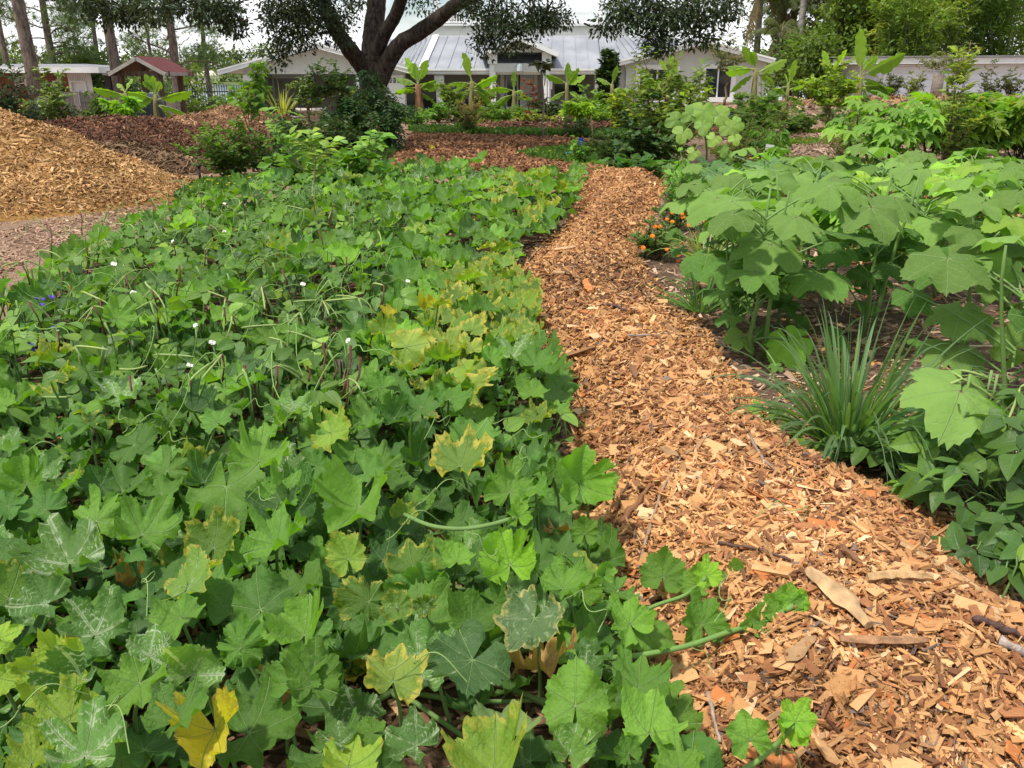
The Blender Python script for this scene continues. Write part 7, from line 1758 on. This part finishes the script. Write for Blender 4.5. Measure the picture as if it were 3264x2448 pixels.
OK_P = [((1.374,4.675), 1.0, "okra plant nearest the path with straight thick stems and many lobed leaves"), ((1.728,5.363), 1.0, "okra plant just behind the nearest one at the path side"), ((2.178,5.154), 1.02, "okra plant with the broad pale umbrella leaf above the lemongrass"), ((2.657,5.58), .95, "okra plant with slanting stems right of the lemongrass"),
        ((1.553,6.196), .85, "okra plant beside the marigolds at the path edge"), ((2.355,6.816), .95, "okra plant between the bare mulch strip and the marigolds"), ((2.566,4.592), 1.0, "okra plant with the star lobed leaf near the right edge"), ((2.335,3.798), .85, "okra plant with the huge low leaf beside the cowpea tangle"),
        ((3.447,5.83), 1.0, "okra plant at the right edge behind the star lobed leaf"), ((2.483,8.48), .9, "okra plant at the back next to the basil"), ((3.446,8.16), .92, "okra plant with one upright new leaf in the back row"), ((4.025,7.688), .95, "okra plant in the back row before the maple leaved bush"), ((4.857,8.16), .95, "okra plant in the back row at the right edge"),
        ((1.389,5.222), .72, "shorter okra plant pressed against the nearest okra on the path side"), ((2.216,5.83), .9, "leafy okra plant filling the gap between the nearest pair and the broad umbrella leaf"), ((3.134,6.196), .92, "okra plant deep in the bed behind the slanting stems"), ((3.198,8.48), .85, "okra plant in the back row between the basil side and the upright new leaf"), ((4.171,8.847), .85, "okra plant farthest back in the middle of the okra bed"), ((1.899,6.816), .85, "okra plant right behind the pale striped clump"), ((3.853,6.816), .95, "bushy okra plant in the right part of the back row"), ((2.037,8.302), .75, "okra plant at the back left corner over the marigolds")]
okt = [thing("okra_plant", lab, "okra plant", (x, y, .016), GO) for (x, y), h, lab in OK_P]; OKX = np.array([p for p, _, _ in OK_P]); okb = [MB() for _ in okt]
for i, ((x, y), h, lab) in enumerate(OK_P):
    for k in range(2 if i < 4 else 1):
        okb[i].tube(curve((x + .07 * k, y + .03 * k, 0), (x + rng.normal(0, .08) + .1 * k, y + rng.normal(0, .05), h), 0, 6, .012, rng), np.linspace(.0145, .006, 6), 8, (.13, .23, .055))
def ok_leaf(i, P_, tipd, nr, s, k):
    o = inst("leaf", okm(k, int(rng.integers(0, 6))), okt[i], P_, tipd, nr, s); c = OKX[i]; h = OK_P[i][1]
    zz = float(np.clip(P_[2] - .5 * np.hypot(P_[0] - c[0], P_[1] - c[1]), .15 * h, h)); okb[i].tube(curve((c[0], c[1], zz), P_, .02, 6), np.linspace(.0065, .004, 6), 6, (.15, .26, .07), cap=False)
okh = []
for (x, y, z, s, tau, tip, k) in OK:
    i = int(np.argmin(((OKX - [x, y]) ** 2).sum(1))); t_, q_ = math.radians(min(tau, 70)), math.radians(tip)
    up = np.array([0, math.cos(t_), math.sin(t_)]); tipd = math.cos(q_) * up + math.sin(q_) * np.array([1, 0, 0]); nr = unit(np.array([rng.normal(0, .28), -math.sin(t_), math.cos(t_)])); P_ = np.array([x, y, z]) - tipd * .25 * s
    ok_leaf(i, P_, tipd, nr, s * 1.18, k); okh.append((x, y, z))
okh = np.array(okh)
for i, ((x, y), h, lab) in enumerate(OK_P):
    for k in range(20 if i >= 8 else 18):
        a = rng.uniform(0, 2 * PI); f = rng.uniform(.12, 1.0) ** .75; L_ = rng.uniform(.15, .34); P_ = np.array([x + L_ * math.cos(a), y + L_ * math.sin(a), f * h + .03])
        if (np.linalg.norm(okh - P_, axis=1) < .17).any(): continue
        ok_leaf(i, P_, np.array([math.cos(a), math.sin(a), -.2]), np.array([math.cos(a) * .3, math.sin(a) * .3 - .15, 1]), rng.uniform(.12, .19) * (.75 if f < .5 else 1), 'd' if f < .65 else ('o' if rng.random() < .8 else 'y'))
for b, t in zip(okb, okt): b.build("stem", B_STEM, t, True)

# ---- low blue green patch behind the okra, and the mottled vine over the big bush
MP = leaf_mat("sweet_potato_leaf", (.04, .115, .05), (.07, .17, .06), vein=(.14, .24, .12), trans=.28, rough=.4, v2=.2)
MPv = leaf_mat("mottled_vine_leaf", (.075, .175, .045), (.11, .22, .06), vein=(.16, .28, .10), trans=.3, rough=.5, v2=.4, mottle=.15)
SP_ME = [pmesh("leaf", palmate(400 + k, nl=5, A=1.9, side=.8, sinus=.86, notch=.3, endr=.6, seg=3, rings=(.5, 1), teeth=0, cup=.05, fold=.12, wave=.06, droop=.1), MP) for k in range(4)]
PATCH = [(2.246,11.416),(2.356,12.983),(3.47,14.16),(4.291,13.872),(5.881,12.983),(7.101,12.15),(6.505,10.201),(5.033,10.201),(3.751,10.77),(2.826,10.201)]
PP = [((3.342,13.972), "blue green ground vine at the left end of the patch behind the basil"), ((4.767,13.743), "blue green ground vine below the white plant marker"), ((6.211,13.128), "blue green ground vine at the foot of the tree spinach"), ((7.277,12.751), "blue green ground vine running out at the right edge")]
ppt = [thing("ground_vine", lab, "ground vine", (x, y, .02), "blue green vines behind the okra") for (x, y), lab in PP]; PPX = np.array([p for p, _ in PP])
for (x, y) in poisson(PATCH, lambda x, y: .19, 9000, rng):
    i = int(np.argmin(((PPX - [x, y]) ** 2).sum(1))); a = rng.uniform(0, 2 * PI)
    inst("leaf", SP_ME[int(rng.integers(0, 4))], ppt[i], (x, y, .22 + .14 * rng.random()), (math.cos(a), math.sin(a), 0), (rng.normal(0, .3), rng.normal(-.35, .3), 1), rng.uniform(.13, .21))
for (x, y), t in zip([p for p, _ in PP], ppt):
    b = MB()
    for k in range(5):
        a = rng.uniform(0, 2 * PI); b.tube(curve((x, y, .1), (x + math.cos(a) * 1.1, y + math.sin(a) * .6, .16), .05, 7, .03, rng), .008, 5, (.1, .16, .06))
    b.build("vine_stems", B_STEM, t, True)
bush("vine_clump", "creeping round leaved vine reaching onto the path below the biggest bush", "vine", (2.04,14.325)[0], (2.04,14.325)[1], .3, .75, (.17, .16), (.05, .13, .045), 9, 6, 5, ROUND, .2, seed=53, ry=.35)
MV_ME = [pmesh("leaf", palmate(420 + k, nl=3, A=1.75, side=.85, sinus=.62, notch=.3, endr=.5, seg=7, rings=(.3, .65, 1), teeth=0, cup=-.1, fold=.12, wave=.05, droop=.18, pw=2), MPv) for k in range(4)]
cv = thing("climbing_vine", "pale mottled three lobed vine draped over the front of the biggest bush", "vine", ((3.402,15.69)[0], (3.402,15.69)[1], 0)); b = MB()
cvc = [(3.216,14.6,0.129), (3.171,14.4,0.496), (3.048,14.3,0.842), (2.96,14.3,1.01)]; cs = spline(cvc, 14); b.tube(cs, .016, 6, (.12, .2, .07))
for (x, y, z), w, tip, k in (((3.039,14.2,1.013), 95, 180, 0), ((2.816,14.2,1.013), 60, -120, 1), ((3.29,14.2,0.966), 80, 150, 2), ((2.985,14,0.834), 52, 180, 0), ((3.429,14,0.81), 62, 130, 1), ((2.674,14,0.715), 62, -160, 2), ((3.149,13.9,0.651), 48, -150, 3), ((3.31,13.9,0.485), 42, 170, 0), ((3.392,13.9,0.389), 42, 150, 1), ((3.492,13.9,0.651), 40, 170, 2), ((2.846,13.9,0.437), 44, -150, 3), ((2.592,14.3,0.914), 60, -110, 1), ((2.672,14.3,0.842), 50, -100, 2), ((3.572,14.2,0.871), 50, 120, 3), ((3.198,14.5,1.075), 55, 60, 0)):
    q = math.radians(tip); tau = 1.0; up = np.array([0, math.cos(tau), math.sin(tau)]); tipd = math.cos(q) * up + math.sin(q) * np.array([1, 0, 0]); s = w / 2735 * 14 * .62
    P_ = np.array([x, y, z]) - tipd * .2 * s; inst("leaf", MV_ME[k], cv, P_, tipd, (rng.normal(0, .2), -math.sin(tau), math.cos(tau)), s); j = int(np.argmin(np.linalg.norm(cs - P_, axis=1))); b.tube(curve(cs[j], P_, .05, 5), (.008, .007, .006, .005, .004), 5, (.15, .24, .08), cap=False)
b.build("stem", B_STEM, cv, True)

# ---- basil, marigolds, lemongrass, lilies, low cowpeas along the right side of the path
MBs = leaf_mat("basil_leaf", (.06, .19, .03), (.10, .26, .05), vein=(.17, .32, .09), trans=.35, rough=.4, nsec=7, v2=.3)
BS_ME = [pmesh("leaf", ovate(1, .52, 5, 2, -.35, .35, .03, seed=k), MBs) for k in range(3)]
bs = thing("basil_plant", "leafy bright green basil plant with drooping pointed leaves beside the path", "herb plant", (2.076,10.343, .02)); (bx, by) = (2.076,10.343); b = MB()
for k in range(11):
    a = rng.uniform(0, 2 * PI); q = math.sqrt(rng.random()) * .33; hh = rng.uniform(.5, .95) * (1 - .4 * q); e = np.array([bx + q * math.cos(a), by + q * math.sin(a), hh]); c = curve((bx + rng.normal(0, .03), by + rng.normal(0, .03), 0), e, .04, 6, .012, rng); b.tube(c, np.linspace(.008, .004, 6), 5, (.13, .22, .06), cap=False)
    for m in range(13):
        u = rng.uniform(.3, 1.0); p = np.array([np.interp(u, np.linspace(0, 1, 6), c[:, j]) for j in range(3)]); aa = rng.uniform(0, 2 * PI); inst("leaf", BS_ME[int(rng.integers(0, 3))], bs, p, (math.cos(aa), math.sin(aa) - .2, -.55 + .5 * (u > .93)), (math.cos(aa) * .5, math.sin(aa) * .5 - .3, 1), rng.uniform(.10, .165))
b.build("stem", B_STEM, bs, True)
bush("basil_plant", "smaller basil seedling in the green strip by the teal cover", "herb plant", (1.286,16.42)[0], (1.286,16.42)[1], .62, .26, (.12, .07), (.10, .24, .05), 6, 7, 6, None, .5, seed=54)
M_MG = plain("orange_petal", (.85, .24, .01), .6, .2, 40)
def mg_mesh():
    b = MB()
    for r, (n, s, zt) in enumerate(((9, 1.0, .15), (8, .75, .4), (6, .45, .7))):
        for k in range(n): b.scatter(ROUND, [(0, 0, .1 * r)], [(math.cos(2 * PI * k / n + r), math.sin(2 * PI * k / n + r), zt)], [(0, 0, 1)], np.array([[s * .9, s, s]]))
    b.tube([(0, 0, -.5), (0, 0, -.1), (0, 0, .1)], (.06, .22, .3), 7, (1, 1, 1)); return b.mesh("flower", M_MG)
MG_ME = mg_mesh()
for lab, x, y, h, r, fl in (("orange marigold plant bulging onto the path beside the okra", *(1.286,7.688), .36, .3, [(1.106,7.2,0.205), (1.305,7.2,0.191), (1.263,7.6,0.319), (1.304,7.6,0.319), (1.229,7.5,0.253)]),
                            ("marigold plant with orange flowers in front of the basil", *(1.746,9.23), .52, .28, [(1.555,8.4,0.323), (1.588,8.4,0.338), (1.634,8.3,0.326), (1.645,8.3,0.296), (1.49,8.3,0.275), (1.524,8.2,0.267), (1.708,7.6,0.366), (1.602,7.8,0.298), (1.284,6.6,0.263), (1.253,6.4,0.254)])):
    t = bush("marigold_plant", lab, "flower plant", x, y, h, r, (.05, .012), (.06, .14, .04), 11, 13, 15, BLADE, .0, seed=int(x * 100) % 97, clear=.1, group="marigolds beside the path")
    for p in fl: inst("flower", MG_ME, t, p, (.3, .5, .5), (rng.normal(0, .3), -.8, .8), rng.uniform(.018, .026))
lg = straps("lemongrass", "big clump of arching blue green lemongrass at the path edge", "grass plant", (1.452,3.432)[0], (1.452,3.432)[1], .02, 190, .8, .0095, (.075, .15, .07), 1.05, 6, droop=.75, tip=(.12, .21, .10))
straps("lily_plant", "small strap leaved clump with drooping dark blades under the okra at the path", "grass plant", (1.299,5.753)[0], (1.299,5.753)[1], .02, 46, .55, .008, (.06, .14, .05), 1.25, 8, droop=.8)
straps("lily_plant", "pale striped strap leaved clump beside the marigolds", "grass plant", (1.659,7.302)[0], (1.659,7.302)[1], .02, 60, .52, .009, (.17, .26, .12), .9, 9, droop=.5)
GC2 = "cowpeas along the right side of the path"
def cowpea(label, x, y, R, h, n, seed, kinds="cC", ry=None, s=(.085, .125), pods=0):
    rg = np.random.default_rng(seed); t = thing("cowpea_plant", label, "cowpea plant", (x, y, .02), GC2); b = MB(); ry = ry or R
    for k in range(n):
        a = rg.uniform(0, 2 * PI); q = math.sqrt(rg.random()); p = np.array([x + R * q * math.cos(a), y + ry * q * math.sin(a), .06 + h * rg.uniform(.25, 1) * (1 - .5 * q * q)])
        ta = a + rg.normal(0, .8); az = rg.normal(-PI / 2, 1.0); tau = abs(rg.normal(.5, .25))
        inst("leaf", cpm(kinds[int(rg.integers(0, len(kinds)))], True, int(rg.integers(0, 30))), t, p, (math.cos(ta), math.sin(ta), -.2), (math.cos(az) * math.sin(tau), math.sin(az) * math.sin(tau), math.cos(tau)), rg.uniform(*s)); b.tube(curve((x + rg.normal(0, .05), y + rg.normal(0, .05), .03), p, .04, 5, .01, rg), (.004, .0038, .0035, .003, .0025), 5, (.11, .19, .055), cap=False)
    for k in range(pods):
        a = rg.uniform(0, 2 * PI); p = np.array([x + .22 * math.cos(a) - .04, y + .2 * math.sin(a) - .06, h + .06 + rg.normal(0, .05)]); inst("flower_stalk", ST_G, t, p - [0, 0, .2], (.1, 0, 1), (1, 0, 0), (.5, .22, .5))
        for q in range(int(rg.integers(1, 4))): aa = rg.uniform(0, 2 * PI); inst("pod", PODS[int(rg.integers(0, 4))], t, p, (math.cos(aa), math.sin(aa), rg.uniform(-.8, .5)), (0, -.4, 1), rg.uniform(.7, 1.2))
    b.build("stems", B_STEM, t, True, "stuff"); return t
cowpea("tangled cowpea plant with thick twisted pods at the right edge", (1.845,2.886)[0], (1.845,2.886)[1], .36, .42, 62, 71, "cCC", pods=10)
cowpea("dark leaved cowpea plant spreading in front of the lemongrass", (1.594,3.185)[0], (1.594,3.185)[1], .27, .16, 26, 72, "CCc", .17)
cowpea("low dark cowpea plant under the huge okra leaf", (1.91,3.276)[0], (1.91,3.276)[1], .3, .19, 26, 73, "Cc", .2)
cowpea("lowest cowpea plant with dark round leaves at the right edge of the path", (1.624,2.473)[0], (1.624,2.473)[1], .18, .17, 18, 74, "CC", .16)
for lab, x, y, n, k in (("cowpea seedling on the wood chips left of the lemongrass", *(1.19,3.611), 5, "cl"), ("tiny cowpea seedling alone on the wood chips", *(1.181,3.307), 3, "l"), ("cowpea shoot with one lobed leaf lying at the right path edge", *(1.525,2.309), 3, "l"), ("cowpea seedling at the foot of the tangled cowpea", *(1.484,2.87), 5, "l")):
    cowpea(lab, x, y, .1, .14, n, int(abs(x) * 1000) % 89, k, .06, (.05, .075))

# a few dry fallen leaves on the chips
for i, (lab, x, y) in enumerate([("dry brown leaf lying on the chips beside the broad pale slab", *(0.995,2.152)), ("curled tan leaf lying on the chips near the stubby branch", *(0.613,2.886)), ("brown leaf lying on the chips past the notch in the path edge", *(0.593,3.885)), ("dead leaf lying at the bottom of the path by the split stick", *(0.679,1.771)), ("tan leaf lying on the chips below the marigolds", *(0.739,6.196))]):
    t = thing("fallen_leaf", lab, "fallen leaf", (x, y, 0)); p = np.array([[x, y, float(zpath(np.array(x), np.array(y))) + .03]]); a = rng.uniform(0, 6)
    b = MB(); b.scatter(ovate(1, .48, 6, 2, .5, -.25, .06, seed=i), p, [(math.cos(a), math.sin(a), .15)], [(rng.normal(0, .3), rng.normal(0, .3), 1)], np.array([.07 + .012 * i]), np.array([[(.2, .1, .05), (.33, .2, .1)][i % 2]])); b.build("blade", M_CHIP, t, True)
    b = MB(); b.tube([p[0], p[0] - [.03 * math.cos(a), .03 * math.sin(a), .004]], (.0016, .0012), 4, (.15, .08, .04)); b.build("leaf_stalk", B_STEM, t)

# ------------------------------------------------------------------ sticks and slabs lying on the path
M_WOODP = tinted("split_wood", .75, (120, 20, 120), .3, 0, .3, .5)
def on_path(sx, sy):
    return (sx, sy, float(zpath(np.array(sx), np.array(sy))) + .024)
def stick(label, pts, r, col, flat=None, name="stick"):
    p = np.array([on_path(*q) for q in pts]); p[:, 2] += r * .6
    b = MB()
    if flat is None:
        c = spline(p, max(6, len(p) * 4)); c[1:-1] += rng.normal(0, r * .25, (len(c) - 2, 3)); b.tube(c, np.linspace(r, r * .6, len(c)) * (1 + .15 * rng.normal(size=len(c))), 7, np.array(col) * rng.uniform(.8, 1.2, (len(c), 1)), .06)
    else:
        c = spline(p, 12); t_ = unit(c[-1] - c[0]); sd_ = unit(np.cross(t_, [0, 0, 1])); u = np.linspace(0, 1, 12); w = flat * (.35 + .65 * np.sin(PI * np.clip(u * .85 + .12, 0, 1))) * (1 + .2 * rng.normal(size=12)); V, C_ = [], []
        for k in range(12):
            for a_, z_ in ((-1, 0), (-.5, 1), (.4, 1.15), (1, .2), (.5, -.6), (-.5, -.6)): V.append(c[k] + sd_ * a_ * w[k] * .5 + [0, 0, z_ * r + .004]); C_.append(np.array(col) * rng.uniform(.6, 1.2))
        F = [(k * 6 + j, k * 6 + (j + 1) % 6, (k + 1) * 6 + (j + 1) % 6, (k + 1) * 6 + j) for k in range(11) for j in range(6)] + [tuple(range(6))[::-1], tuple(range(66, 72))]
        b.add(V, F, np.array(C_))
    return tag(b.build(name, M_WOODP, None, flat is None), label, "piece of wood" if flat else "stick", "loose wood on the path")
stick("broad pale slab of split wood with a dark edge at the front of the path", [(0.834,2.099), (0.885,1.995), (0.911,1.856)], .012, (.5, .32, .16), .07, "wood_slab")
stick("long thin pale splinter at the right of the path front", [(1.152,2.24), (1.3,2.186), (1.435,2.12)], .008, (.54, .35, .17), .028, "wood_splinter")
stick("pale chunk of split log left of the long splinter", [(0.983,2.057), (1.072,2.068), (1.153,2.037)], .012, (.48, .3, .14), .036, "wood_chunk")
stick("dark bark covered log piece at the bottom right corner", [(1.177,1.856), (1.255,1.846), (1.335,1.828)], .012, (.09, .05, .04), None, "log")
stick("grey pointed branch end below the dark log piece", [(1.209,1.791), (1.325,1.781)], .012, (.4, .33, .28))
stick("reddish brown bark strip at the right edge of the path", [(1.373,2.164), (1.427,2.089), (1.467,2.017)], .012, (.36, .17, .07), .055, "bark_strip")
stick("long thin bent twig crossing the path towards the lemongrass", [(0.403,2.388), (0.49,2.62), (0.583,2.843), (0.793,3.112), (1.048,3.307), (1.322,3.497)], .0055, (.28, .19, .13), None, "twig")
stick("brown twig lying right of the long bent twig", [(0.93,3.112), (0.917,2.913), (0.95,2.778)], .007, (.24, .17, .13), None, "twig")
stick("stubby brown branch with a thick broken end by the squash edge", [(0.367,2.647), (0.434,2.699), (0.495,2.763)], .014, (.2, .09, .04), None, "branch")
stick("orange brown log chunk under the squash runner", [(0.452,2.25), (0.563,2.252)], .018, (.4, .2, .08), None, "log")
stick("dark twig running under the cupped squash leaves", [(0.635,2.319), (0.726,2.229), (0.803,2.163)], .006, (.12, .07, .05), None, "twig")
stick("grey twig pointing down at the bottom of the path", [(0.498,1.791), (0.495,1.707), (0.491,1.627)], .0065, (.33, .25, .2), None, "twig")
stick("brown split stick beside the broad pale slab", [(0.82,1.809), (0.93,1.8), (1.032,1.791)], .009, (.34, .18, .09), .03, "wood_splinter")
stick("dark twig in the middle of the path beyond the notch", [(0.565,5.201), (0.645,5.154), (0.7,5.041)], .01, (.1, .06, .05), None, "twig")
stick("straight thin grey twig lying across the middle of the path", [(0.619,4.45), (0.79,4.43)], .006, (.3, .24, .2), None, "twig")
stick("slanting brown stick near the right flank of the path", [(0.884,4.738), (0.918,4.592), (0.944,4.451)], .008, (.28, .15, .08), None, "stick")
stick("orange bark scrap near the dark litter of the path", [(0.502,5.729), (0.511,5.434)], .012, (.55, .2, .06), .07, "bark_strip")
stick("dark split plank at the edge of the squash bed", [(0.138,4.571), (0.292,4.49), (0.45,4.41)], .012, (.3, .15, .07), .06, "wood_splinter")
stick("curved brown twig far up the path", [(0.132,7.428), (0.21,7.786), (0.279,8.16)], .012, (.4, .24, .13), None, "twig")
stick("pale split stick across the far middle of the path", [(0.343,6.934), (0.515,6.994)], .012, (.62, .42, .23), .05, "wood_splinter")
